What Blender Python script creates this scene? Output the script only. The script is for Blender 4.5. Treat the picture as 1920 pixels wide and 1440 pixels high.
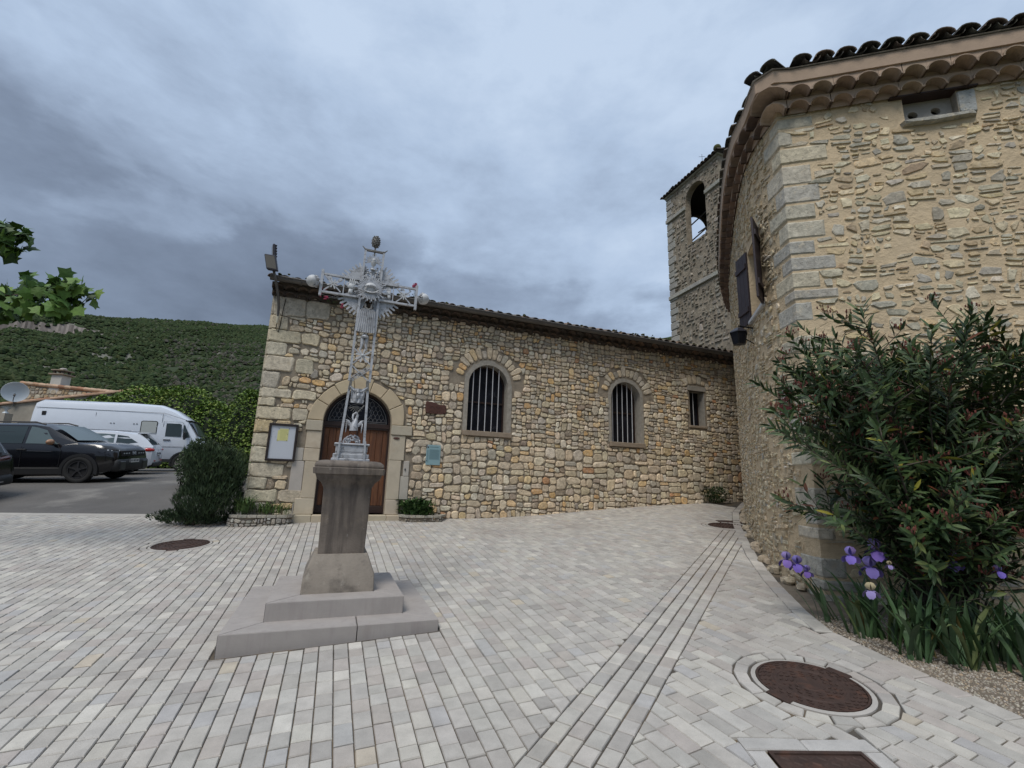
import bpy, math, random
import numpy as np
from math import sin, cos, tan, atan2, hypot, pi, radians, sqrt, exp, floor
from mathutils import Vector, Matrix, noise
from mathutils.geometry import tessellate_polygon

random.seed(11)
R = random.random
U = random.uniform
for o in list(bpy.data.objects): bpy.data.objects.remove(o)
S = bpy.context.scene
C = S.collection

# ------------------------------------------------------------------ camera
EYE = 1.58
FPX = 870.0
TH = math.atan(183 / 870 * cos(radians(1.8))); RH = radians(1.8)
cF = Vector((0, cos(TH), sin(TH))); cU0 = Vector((0, -sin(TH), cos(TH))); cR0 = Vector((1, 0, 0))
cR = cos(RH) * cR0 + sin(RH) * cU0; cU = -sin(RH) * cR0 + cos(RH) * cU0
cam_d = bpy.data.cameras.new('camera'); cam = bpy.data.objects.new('camera', cam_d); C.objects.link(cam)
M = Matrix((cR, cU, -cF)).transposed().to_4x4(); M.translation = Vector((0, 0, EYE))
cam.matrix_world = M
cam_d.sensor_width = 36; cam_d.sensor_fit = 'HORIZONTAL'; cam_d.lens = FPX / 1920 * 36
cam_d.clip_start = 0.05; cam_d.clip_end = 6000
S.camera = cam
S.render.resolution_x = 1024; S.render.resolution_y = 768

def ray(x, y):
    return cF * FPX + cR * (x - 960) - cU * (y - 720)
def atY(x, y, Y):
    d = ray(x, y); p = d * (Y / d.y); return Vector((p.x, Y, EYE + p.z))
def azel(az, el, r):
    a = radians(az); return Vector((r * sin(a), r * cos(a), EYE + r * tan(radians(el))))

# ------------------------------------------------------------------ world, sun
SUN_EL, SUN_AZ = 58, 205          # azimuth clockwise from +Y
w = bpy.data.worlds.new('World'); S.world = w; w.use_nodes = True
nt = w.node_tree; nt.nodes.clear(); L = nt.links.new
def N(t, **k):
    n = nt.nodes.new(t)
    for a, b in k.items():
        if a.startswith('_'): setattr(n, a[1:], b)
        else: n.inputs[a.replace('__', ' ')].default_value = b
    return n
def Mth(op, a, b=None, c=None, clamp=False):
    n = nt.nodes.new('ShaderNodeMath'); n.operation = op; n.use_clamp = clamp
    for i, v in enumerate((a, b, c)):
        if v is None: continue
        if isinstance(v, (int, float)): n.inputs[i].default_value = v
        else: L(v, n.inputs[i])
    return n.outputs[0]
out = N('ShaderNodeOutputWorld')
bg = N('ShaderNodeBackground', Strength=0.1); bg2 = N('ShaderNodeBackground', Strength=1.0)
sky = N('ShaderNodeTexSky'); sky.sky_type = 'NISHITA'; sky.sun_disc = False
sky.sun_elevation = radians(SUN_EL); sky.sun_rotation = radians(SUN_AZ)
L(sky.outputs[0], bg.inputs[0])
geo = N('ShaderNodeTexCoord'); sep = N('ShaderNodeSeparateXYZ'); L(geo.outputs['Generated'], sep.inputs[0])
X, Y, Z = sep.outputs
den = Mth('ADD', Mth('MAXIMUM', Z, 0.0), 0.22)
cu = Mth('DIVIDE', X, den); cv = Mth('DIVIDE', Y, den)
cmb = N('ShaderNodeCombineXYZ'); L(cu, cmb.inputs[0]); L(cv, cmb.inputs[1])
def NZ(scale, det, rough, off, dist=0.0, vec=None):
    m = N('ShaderNodeMapping'); m.inputs['Location'].default_value = off
    L(vec or cmb.outputs[0], m.inputs[0])
    n = N('ShaderNodeTexNoise', Scale=scale, Detail=det, Roughness=rough, Distortion=dist); L(m.outputs[0], n.inputs[0])
    return n.outputs[0]
mp0 = N('ShaderNodeMapping'); mp0.inputs['Scale'].default_value = (1, 1, 2.1); L(geo.outputs['Generated'], mp0.inputs[0])
n1 = NZ(1.9, 9, 0.56, (1.9, 9.4, 3.3), 0.15, mp0.outputs[0])
n2 = NZ(5.0, 8, 0.60, (7.3, 4.2, 2), 0.12, mp0.outputs[0])
# low clouds thicken towards the horizon; a brighter thin patch lies to the right and overhead
def dirv(az, el): a, e = radians(az), radians(el); return (sin(a) * cos(e), cos(a) * cos(e), sin(e))
def lobe(az, el, lo, hi):
    v = N('ShaderNodeVectorMath'); v.operation = 'DOT_PRODUCT'; L(geo.outputs['Generated'], v.inputs[0]); v.inputs[1].default_value = dirv(az, el)
    m = N('ShaderNodeMapRange'); m.interpolation_type = 'SMOOTHSTEP'; L(v.outputs['Value'], m.inputs[0])
    m.inputs[1].default_value = lo; m.inputs[2].default_value = hi
    return m.outputs[0]
bright = Mth('ADD', Mth('MULTIPLY', lobe(42, 52, 0.35, 1.0), 0.19), Mth('MULTIPLY', lobe(-60, 60, 0.55, 1.0), 0.05))
dark = Mth('ADD', Mth('MULTIPLY', lobe(-33, 17, 0.90, 0.99), 0.13), Mth('MULTIPLY', lobe(0, 24, 0.86, 1.0), 0.08))
dark = Mth('ADD', dark, Mth('MULTIPLY', lobe(-33, 14, 0.93, 1.0), 0.10))
n3 = NZ(3.2, 9, 0.55, (4.4, 2.2, 8.1), 0.2, mp0.outputs[0])
dk = N('ShaderNodeMapRange'); dk.interpolation_type = 'SMOOTHSTEP'
L(Mth('ADD', Z, Mth('ADD', Mth('MULTIPLY', Mth('SUBTRACT', n3, 0.5), 0.75), Mth('MULTIPLY', X, 0.20))), dk.inputs[0])
dk.inputs[1].default_value = 0.27; dk.inputs[2].default_value = 0.40; dk.inputs[3].default_value = 0.21; dk.inputs[4].default_value = 0.0
v = Mth('ADD', 0.66, Mth('MULTIPLY', Mth('SUBTRACT', n1, 0.5), 0.50))
v = Mth('SUBTRACT', v, dk.outputs[0])
v = Mth('ADD', v, Mth('MULTIPLY', Mth('SUBTRACT', n2, 0.5), 0.62))
v = Mth('ADD', v, Mth('SUBTRACT', bright, dark))
v = Mth('ADD', v, Mth('MULTIPLY', Mth('SUBTRACT', Z, 0.45), 0.22))
ramp = N('ShaderNodeValToRGB'); L(v, ramp.inputs[0])
el = ramp.color_ramp.elements
el[0].position = 0.10; el[0].color = (0.091, 0.113, 0.155, 1)
el[1].position = 0.98; el[1].color = (0.375, 0.453, 0.566, 1)
e = el.new(0.36); e.color = (0.143, 0.179, 0.243, 1)
e = el.new(0.60); e.color = (0.217, 0.272, 0.363, 1)
e = el.new(0.80); e.color = (0.301, 0.376, 0.491, 1)
L(ramp.outputs[0], bg2.inputs[0])
mix = N('ShaderNodeMixShader'); mix.inputs[0].default_value = 0.94
L(bg.outputs[0], mix.inputs[1]); L(bg2.outputs[0], mix.inputs[2]); L(mix.outputs[0], out.inputs[0])

sd = bpy.data.lights.new('sun', 'SUN'); sd.energy = 1.5; sd.angle = radians(24); sd.color = (1, 0.95, 0.875)
so = bpy.data.objects.new('sun', sd); C.objects.link(so)
so.rotation_euler = Vector(dirv(SUN_AZ, SUN_EL)).to_track_quat('Z', 'Y').to_euler()
S.view_settings.view_transform = 'Standard'; S.view_settings.look = 'None'
S.view_settings.exposure = 0.62; S.view_settings.gamma = 1; S.view_settings.use_curve_mapping = False
S.render.engine = 'CYCLES'

# ------------------------------------------------------------------ helpers
def mat(name, col=(0.5, 0.5, 0.5), rough=0.8, metal=0.0, attr=False, var=0.0, vscale=8.0, bump=0.0, bscale=30.0,
        spots=None, streak=None, spec=0.5, coat=0.0, trans=0.0, rnd=0.0, stretch=(1, 1, 1), space='Object', detail=6, spots2=None):
    m = bpy.data.materials.new(name); m.use_nodes = True
    t = m.node_tree; ns = t.nodes; lk = t.links.new
    b = ns['Principled BSDF']; b.inputs['Roughness'].default_value = rough; b.inputs['Metallic'].default_value = metal
    b.inputs['Specular IOR Level'].default_value = spec; b.inputs['Coat Weight'].default_value = coat
    if trans: b.inputs['Transmission Weight'].default_value = trans
    def nn(ty, **k):
        n = ns.new(ty)
        for a, v_ in k.items(): n.inputs[a].default_value = v_
        return n
    if attr:
        a = ns.new('ShaderNodeAttribute'); a.attribute_name = 'Col'; cur = a.outputs['Color']
    else:
        a = ns.new('ShaderNodeRGB'); a.outputs[0].default_value = (*col, 1); cur = a.outputs[0]
    tc = ns.new('ShaderNodeTexCoord'); mp = ns.new('ShaderNodeMapping'); lk(tc.outputs[space], mp.inputs[0]); mp.inputs['Scale'].default_value = stretch
    def noise_(sc, det=6, ro=0.6, vec=None):
        n = nn('ShaderNodeTexNoise', Scale=sc, Detail=det, Roughness=ro); lk(vec or mp.outputs[0], n.inputs[0]); return n.outputs[0]
    def mixc(f, a_, b_, bl='MIX'):
        n = ns.new('ShaderNodeMix'); n.data_type = 'RGBA'; n.blend_type = bl
        if isinstance(f, float): n.inputs[0].default_value = f
        else: lk(f, n.inputs[0])
        for i, q in ((6, a_), (7, b_)):
            if isinstance(q, tuple): n.inputs[i].default_value = (*q, 1)
            else: lk(q, n.inputs[i])
        return n.outputs[2]
    def rng(x, a0, a1, b0, b1):
        n = nn('ShaderNodeMapRange'); lk(x, n.inputs[0])
        for i, q in enumerate((a0, a1, b0, b1)): n.inputs[i + 1].default_value = q
        return n.outputs[0]
    if var:
        f = rng(noise_(vscale, detail), 0.25, 0.75, 1 - var, 1 + var)
        g = ns.new('ShaderNodeCombineColor')
        for i in range(3): lk(f, g.inputs[i])
        cur = mixc(1.0, cur, g.outputs[0], 'MULTIPLY')
    if rnd:
        oi = ns.new('ShaderNodeObjectInfo'); f = rng(oi.outputs['Random'], 0, 1, 1 - rnd, 1 + rnd)
        g = ns.new('ShaderNodeCombineColor')
        for i in range(3): lk(f, g.inputs[i])
        cur = mixc(1.0, cur, g.outputs[0], 'MULTIPLY')
    for sp in (spots, spots2):
        if sp:   # (colour, scale, threshold, softness, strength)
            f = rng(noise_(sp[1], 5, 0.65), sp[2], sp[2] + sp[3], 0, sp[4]); cur = mixc(f, cur, sp[0])
    if streak:  # (colour, hscale, vscale, threshold, strength)
        m2 = ns.new('ShaderNodeMapping'); lk(tc.outputs[space], m2.inputs[0]); m2.inputs['Scale'].default_value = (streak[1], streak[1], streak[2])
        f = rng(noise_(1.0, 5, 0.6, m2.outputs[0]), streak[3], streak[3] + 0.2, 0, streak[4]); cur = mixc(f, cur, streak[0])
    lk(cur, b.inputs['Base Color'])
    if bump:
        bn = nn('ShaderNodeBump', Strength=1.0, Distance=bump)
        lk(noise_(bscale, 8, 0.65), bn.inputs['Height']); lk(bn.outputs[0], b.inputs['Normal'])
    return m

def tag(o, label=None, cat=None, group=None, kind=None):
    if label: o['label'] = label
    if cat: o['category'] = cat
    if group: o['group'] = group
    if kind: o['kind'] = kind
    return o
def empty(name, loc=(0, 0, 0), rz=0.0, label=None, cat=None, group=None, parent=None):
    o = bpy.data.objects.new(name, None); C.objects.link(o); o.location = loc; o.rotation_euler = (0, 0, rz)
    o.empty_display_size = 0.1
    if parent: o.parent = parent
    return tag(o, label, cat, group)

class MB:
    def __init__(s): s.v = []; s.f = []; s.c = []; s.col = (0.5, 0.5, 0.5); s.mi = []; s.m = 0
    def add(s, vs, fs, col=None):
        b = len(s.v); s.v.extend(tuple(p) for p in vs)
        for f in fs: s.f.append(tuple(b + i for i in f)); s.c.append(col or s.col); s.mi.append(s.m)
        return s
    def box(s, x0, x1, y0, y1, z0, z1, T=None, col=None, bev=0.0):
        if bev:
            vs = []; 
            b = min(bev, (x1 - x0) / 2.01, (y1 - y0) / 2.01, (z1 - z0) / 2.01)
            ring = lambda z, i: [(x0 + i, y0 + b), (x0 + b, y0 + i), (x1 - b, y0 + i), (x1 - i, y0 + b), (x1 - i, y1 - b), (x1 - b, y1 - i), (x0 + b, y1 - i), (x0 + i, y1 - b)]
            rs = [(z0, b), (z0 + b, 0), (z1 - b, 0), (z1, b)]
            for z, i in rs: vs += [(p[0], p[1], z) for p in ring(z, i)]
            fs = [tuple(reversed(range(8)))] + [(k * 8 + j, k * 8 + (j + 1) % 8, k * 8 + 8 + (j + 1) % 8, k * 8 + 8 + j) for k in range(3) for j in range(8)] + [tuple(range(24, 32))]
        else:
            vs = [(x, y, z) for z in (z0, z1) for x, y in ((x0, y0), (x1, y0), (x1, y1), (x0, y1))]
            fs = [(3, 2, 1, 0), (4, 5, 6, 7), (0, 1, 5, 4), (1, 2, 6, 5), (2, 3, 7, 6), (3, 0, 4, 7)]
        if T: vs = [T(Vector(p)) for p in vs]
        return s.add(vs, fs, col)
    def tube(s, pts, r, n=8, T=None, caps=True, col=None, flat=1.0):
        pts = [Vector(p) for p in pts]; rs = r if isinstance(r, (list, tuple)) else [r] * len(pts)
        vs = []; fs = []; up = None
        for i, p in enumerate(pts):
            t = (pts[min(i + 1, len(pts) - 1)] - pts[max(i - 1, 0)]).normalized()
            if up is None: up = Vector((0, 0, 1)) if abs(t.z) < 0.9 else Vector((0, 1, 0))
            a = t.cross(up).normalized(); b = a.cross(t).normalized(); up = b
            for k in range(n):
                q = 2 * pi * k / n; vs.append(p + (a * cos(q) + b * sin(q) * flat) * rs[i])
        for i in range(len(pts) - 1):
            for k in range(n): fs.append((i * n + k, i * n + (k + 1) % n, (i + 1) * n + (k + 1) % n, (i + 1) * n + k))
        if caps: fs.append(tuple(reversed(range(n)))); fs.append(tuple(range((len(pts) - 1) * n, len(pts) * n)))
        if T: vs = [T(p) for p in vs]
        return s.add(vs, fs, col)
    def lathe(s, prof, n=16, T=None, col=None, a0=0, a1=2 * pi):
        full = abs(a1 - a0 - 2 * pi) < 1e-4; m = n if full else n + 1; vs = []; fs = []
        for r, z in prof:
            for k in range(m): q = a0 + (a1 - a0) * k / n; vs.append(Vector((r * cos(q), r * sin(q), z)))
        for i in range(len(prof) - 1):
            for k in range(n): k2 = (k + 1) % m; fs.append((i * m + k, i * m + k2, (i + 1) * m + k2, (i + 1) * m + k))
        if T: vs = [T(p) for p in vs]
        return s.add(vs, fs, col)
    def prism(s, poly, d0, d1, T, col=None):      # poly 2D extruded along third coordinate; T maps (a,b,d)->world
        n = len(poly); vs = [T(Vector((a, b, d))) for d in (d0, d1) for a, b in poly]
        fs = [tuple(reversed(range(n))), tuple(range(n, 2 * n))] + [(i, (i + 1) % n, n + (i + 1) % n, n + i) for i in range(n)]
        return s.add(vs, fs, col)
    def ball(s, c, r, n=10, m=6, sc=(1, 1, 1), T=None, col=None, jit=0):
        vs = []; fs = []; c = Vector(c)
        for i in range(m + 1):
            a = pi * i / m
            for k in range(n):
                q = 2 * pi * k / n; j = 1 + U(-jit, jit)
                vs.append(c + Vector((sin(a) * cos(q) * sc[0], sin(a) * sin(q) * sc[1], cos(a) * sc[2])) * r * j)
        for i in range(m):
            for k in range(n): fs.append((i * n + k, i * n + (k + 1) % n, (i + 1) * n + (k + 1) % n, (i + 1) * n + k))
        if T: vs = [T(p) for p in vs]
        return s.add(vs, fs, col)
    def build(s, name, m, parent=None, smooth=None, kind=None, loc=None):
        me = bpy.data.meshes.new(name); me.from_pydata([tuple(p) for p in s.v], [], s.f)
        ms = m if isinstance(m, (list, tuple)) else [m]
        for q in ms: me.materials.append(q)
        if len(ms) > 1: me.polygons.foreach_set('material_index', s.mi)
        ca = me.color_attributes.new('Col', 'FLOAT_COLOR', 'CORNER')
        arr = np.repeat(np.array([(*c[:3], 1.0) for c in s.c], dtype=np.float32), [len(f) for f in s.f], axis=0)
        ca.data.foreach_set('color', arr.ravel())
        if smooth is not None:
            me.polygons.foreach_set('use_smooth', [True] * len(s.f))
            if smooth < 180: me.set_sharp_from_angle(angle=radians(smooth))
        me.update()
        o = bpy.data.objects.new(name, me); C.objects.link(o)
        if parent: o.parent = parent
        if loc: o.location = loc
        if kind: o['kind'] = kind
        return o

def clip(poly, nx, ny, d):      # keep points with nx*x+ny*y <= d
    o = []; n = len(poly)
    for i in range(n):
        a, b = poly[i], poly[(i + 1) % n]; fa = nx * a[0] + ny * a[1] - d; fb = nx * b[0] + ny * b[1] - d
        if fa <= 0: o.append(a)
        if (fa < 0 < fb) or (fb < 0 < fa):
            t = fa / (fa - fb); o.append((a[0] + (b[0] - a[0]) * t, a[1] + (b[1] - a[1]) * t))
    return o
def area(p): return abs(sum(p[i][0] * p[(i + 1) % len(p)][1] - p[(i + 1) % len(p)][0] * p[i][1] for i in range(len(p)))) / 2
def cen(p): return (sum(q[0] for q in p) / len(p), sum(q[1] for q in p) / len(p))
def clippoly(poly, conv):       # conv: CCW convex
    for i in range(len(conv)):
        a, b = conv[i], conv[(i + 1) % len(conv)]; ex, ey = b[0] - a[0], b[1] - a[1]
        poly = clip(poly, ey, -ex, ey * a[0] - ex * a[1])
        if len(poly) < 3: return []
    return poly
def cutout(poly, conv):         # convex approximation of poly minus conv
    best = []; ba = 0
    if not clippoly(poly, conv): return poly
    for i in range(len(conv)):
        a, b = conv[i], conv[(i + 1) % len(conv)]; ex, ey = b[0] - a[0], b[1] - a[1]
        q = clip(poly, -ey, ex, -(ey * a[0] - ex * a[1]))
        if len(q) > 2 and area(q) > ba: best = q; ba = area(q)
    return best
def voronoi(seeds, ax=0.7):
    P = [(x * ax, y) for x, y in seeds]; cell = 0.25; grid = {}
    for i, p in enumerate(P): grid.setdefault((int(p[0] // cell), int(p[1] // cell)), []).append(i)
    res = []
    for i, p in enumerate(P):
        gx, gy = int(p[0] // cell), int(p[1] // cell)
        nb = [j for a in range(-2, 3) for b in range(-2, 3) for j in grid.get((gx + a, gy + b), ()) if j != i]
        nb.sort(key=lambda j: (P[j][0] - p[0]) ** 2 + (P[j][1] - p[1]) ** 2)
        q = [(p[0] - .4, p[1] - .4), (p[0] + .4, p[1] - .4), (p[0] + .4, p[1] + .4), (p[0] - .4, p[1] + .4)]
        for j in nb[:22]:
            dx, dy = P[j][0] - p[0], P[j][1] - p[1]; dd = sqrt(dx * dx + dy * dy) + 1e-9
            if dd / 2 > max(hypot(a - p[0], b - p[1]) for a, b in q): break
            q = clip(q, dx, dy, dx * (P[j][0] + p[0]) / 2 + dy * (P[j][1] + p[1]) / 2)
            if len(q) < 3: break
        if len(q) > 2: res.append([(a / ax, b) for a, b in q])
    return res
def inset(p, g):
    c = cen(p); o = []
    for x, y in p:
        d = hypot(x - c[0], y - c[1]); k = max(0.3, 1 - g * 1.25 / max(d, 1e-3)); o.append((c[0] + (x - c[0]) * k, c[1] + (y - c[1]) * k))
    return o
def chaikin(p, t=0.25):
    o = []
    for i in range(len(p)):
        a, b = p[i], p[(i + 1) % len(p)]
        if hypot(a[0] - b[0], a[1] - b[1]) < 0.02: o.append(((a[0] + b[0]) / 2, (a[1] + b[1]) / 2)); continue
        o.append((a[0] + (b[0] - a[0]) * t, a[1] + (b[1] - a[1]) * t)); o.append((a[0] + (b[0] - a[0]) * (1 - t), a[1] + (b[1] - a[1]) * (1 - t)))
    return o
def ccw(p):
    a = sum(p[i][0] * p[(i + 1) % len(p)][1] - p[(i + 1) % len(p)][0] * p[i][1] for i in range(len(p)))
    return p if a > 0 else p[::-1]
def stone(mb, poly, T, h, col, d0=0.0, top=0.80, dome=0.15, jit=0.006):
    poly = ccw(poly); n = len(poly); c = cen(poly)
    vs = [T(Vector((x, y, d0))) for x, y in poly]
    vs += [T(Vector((c[0] + (x - c[0]) * 0.95 + U(-jit, jit), c[1] + (y - c[1]) * 0.95 + U(-jit, jit), d0 + h * U(0.62, 0.9)))) for x, y in poly]
    vs += [T(Vector((c[0] + (x - c[0]) * top * U(0.9, 1.05), c[1] + (y - c[1]) * top * U(0.9, 1.05), d0 + h * U(0.92, 1.12)))) for x, y in poly]
    fs = [(i, (i + 1) % n, n + (i + 1) % n, n + i) for i in range(n)]
    fs += [(n + i, n + (i + 1) % n, 2 * n + (i + 1) % n, 2 * n + i) for i in range(n)]
    fs.append(tuple(range(2 * n, 3 * n)))
    mb.add(vs, fs, col)
def pieces(items, name, m, parent, limit=300, smooth=None, key=None):
    """items: list of MB, ordered by size in view; the first ones become objects, the rest one joined part"""
    if key: items = [q for _, _, q in sorted((key(q), i, q) for i, q in enumerate(items))]
    for q in items[:limit]: q.build(name, m, parent, smooth=smooth)
    if len(items) > limit:
        r = MB()
        for q in items[limit:]:
            b = len(r.v); r.v += q.v; r.f += [tuple(b + i for i in f) for f in q.f]; r.c += q.c; r.mi += q.mi
        r.build(name, m, parent, smooth=smooth, kind='stuff')
def camkey(q):       # negative apparent size, 0-ish when outside the picture
    a = np.array(q.v, dtype=float); c = a.mean(0) - np.array((0, 0, EYE)); z = c @ np.array(cF)
    if z < 0.3: return 0
    x = FPX * (c @ np.array(cR)) / z; y = FPX * (c @ np.array(cU)) / z
    if abs(x) > 970 or abs(y) > 730: return 0
    return -np.linalg.norm(a.max(0) - a.min(0)) / z
def vary(c, k=0.06, hue=0.02):
    f = 1 + U(-k, k); return (c[0] * f * (1 + U(-hue, hue)), c[1] * f, c[2] * f * (1 + U(-hue, hue)))
def wchoice(l):
    t = sum(a for a, _ in l); r = R() * t
    for a, b in l:
        r -= a
        if r <= 0: return b
    return l[-1][1]
def poly_fill(outer, holes):
    tris = tessellate_polygon([[Vector((x, y, 0)) for x, y in p] for p in [outer] + holes])
    return [q for p in [outer] + holes for q in p], tris
def smooth01(t): t = min(1, max(0, t)); return t * t * (3 - 2 * t)

# ground height near the church: it climbs away from the camera
def G(x, y):
    yc = y if y < 22 else 22 + 8 * (1 - exp(-(y - 22) / 8))
    yc = yc if yc > -6 else -6 - 6 * (1 - exp((yc + 6) / 6))
    xc = max(-30, min(30, x))
    g = 0.018 * xc + 0.081 * yc
    g -= 0.12 * exp(-((x - 0.0) ** 2 + (y - 10.9) ** 2) / 7.0)
    g -= 0.06 * exp(-((x + 1.2) ** 2 + (y - 6.0) ** 2) / 1.6)
    if y > 10.2 and x < -4: g += 0.30 * smooth01((y - 10.2) / 2.6) * smooth01((27 - y) / 11) * smooth01((-4 - x) / 4)
    return g
def gpix(x, y):
    d = ray(x, y); t = 1.0 / d.y
    for _ in range(60):
        p = d * t; g = G(p.x, p.y); t = t + (EYE + p.z - g) * 1.0 / max(1e-4, (-d.z + 0.081 * d.y)) * 0.7
    p = d * t; return Vector((p.x, p.y, G(p.x, p.y)))
# ------------------------------------------------------------------ materials of the setting
m_paver = mat('granite_paver', attr=True, rough=0.78, var=0.16, vscale=9, bump=0.0022, bscale=140, spots=((0.16, 0.155, 0.15), 260, 0.56, 0.1, 0.55), spots2=((0.66, 0.64, 0.61), 220, 0.60, 0.08, 0.40), streak=((0.25, 0.205, 0.18), 0.55, 0.55, 0.50, 0.38))
m_joint = mat('joint_sand', (0.080, 0.069, 0.056), rough=0.95, var=0.45, vscale=3, bump=0.004, bscale=120, spots=((0.20, 0.15, 0.095), 1.1, 0.50, 0.12, 0.8))
m_soil = mat('soil', (0.17, 0.14, 0.105), rough=1, var=0.3, vscale=5, bump=0.02, bscale=20)
m_asph = mat('asphalt', (0.108, 0.101, 0.094), rough=0.85, var=0.22, vscale=0.9, bump=0.006, bscale=160, spots=((0.30, 0.29, 0.27), 55, 0.60, 0.08, 0.5), spots2=((0.26, 0.245, 0.22), 0.55, 0.56, 0.12, 0.55))
m_strip = mat('concrete_strip', (0.40, 0.375, 0.34), rough=0.9, var=0.15, vscale=4, bump=0.003, bscale=90, spots=((0.26, 0.23, 0.2), 6, 0.55, 0.2, 0.5))
m_gravel = mat('gravel', attr=True, rough=0.9, var=0.2, vscale=30)
m_hill = mat('hillside', attr=True, rough=1, var=0.35, vscale=0.05, spec=0.1)
m_scrub = mat('scrub', attr=True, rough=1, spec=0.1)
m_iron = mat('cast_iron', (0.058, 0.034, 0.026), rough=0.7, metal=0.25, var=0.35, vscale=14, bump=0.003, bscale=130, spots=((0.12, 0.052, 0.03), 9, 0.52, 0.15, 0.6))
m_stepst = mat('step_stone', (0.345, 0.315, 0.292), rough=0.8, var=0.09, vscale=5, bump=0.0015, bscale=120, streak=((0.27, 0.235, 0.225), 16, 2.2, 0.5, 0.45), spots=((0.30, 0.26, 0.22), 3.5, 0.58, 0.2, 0.4))

# ------------------------------------------------------------------ ground and hills
RID = [(-180, 2), (-95, 5), (-60, 11), (-49, 12.35), (-48, 12.84), (-44.2, 13.62), (-42.5, 13.75), (-38.9, 14.53), (-35.4, 15.06), (-32.5, 15.3), (-29.3, 15.85), (-10, 16.6), (18.7, 17.25), (24, 17.7), (45, 15), (100, 5), (180, 2)]
def ridge(a):
    for (a0, e0), (a1, e1) in zip(RID, RID[1:]):
        if a0 <= a <= a1: return e0 + (e1 - e0) * (a - a0) / (a1 - a0)
    return 2
RR = 760.0
def cliff_w(a):        # limestone cliff on the far left
    return smooth01((a + 58) / 3) * smooth01((-41.5 - a) / 4.5)
def hz(x, y):
    r = hypot(x, y); base = G(x, y)
    if r < 45: return base
    a = math.degrees(atan2(x, y)); E = tan(radians(ridge(a)))
    top = EYE + RR * E
    t = (r - 45) / (RR - 45)
    if t <= 1: z = base + (top - base) * (t ** 1.22)
    else: z = top - (r - RR) * 0.12
    k = smooth01((r - 70) / 200)
    if t < 1: z += k * (noise.fractal(Vector((x * 0.011, y * 0.011, 3)), 0.8, 2.1, 5) * 9) * smooth01((1 - t) / 0.2 + 0.12)
    z += k * noise.fractal(Vector((x * 0.06, y * 0.06, 7)), 0.8, 2.0, 3) * 0.9
    cw = cliff_w(a) * (0.75 + 0.5 * noise.noise(Vector((a * 0.9, 1, 0))))
    if cw > 0: z -= 8 * cw * smooth01((r - 430) / 90) * smooth01((552 + 6 * noise.noise(Vector((a * 3, 0, 0))) - r) / 7)
    return z
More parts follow.
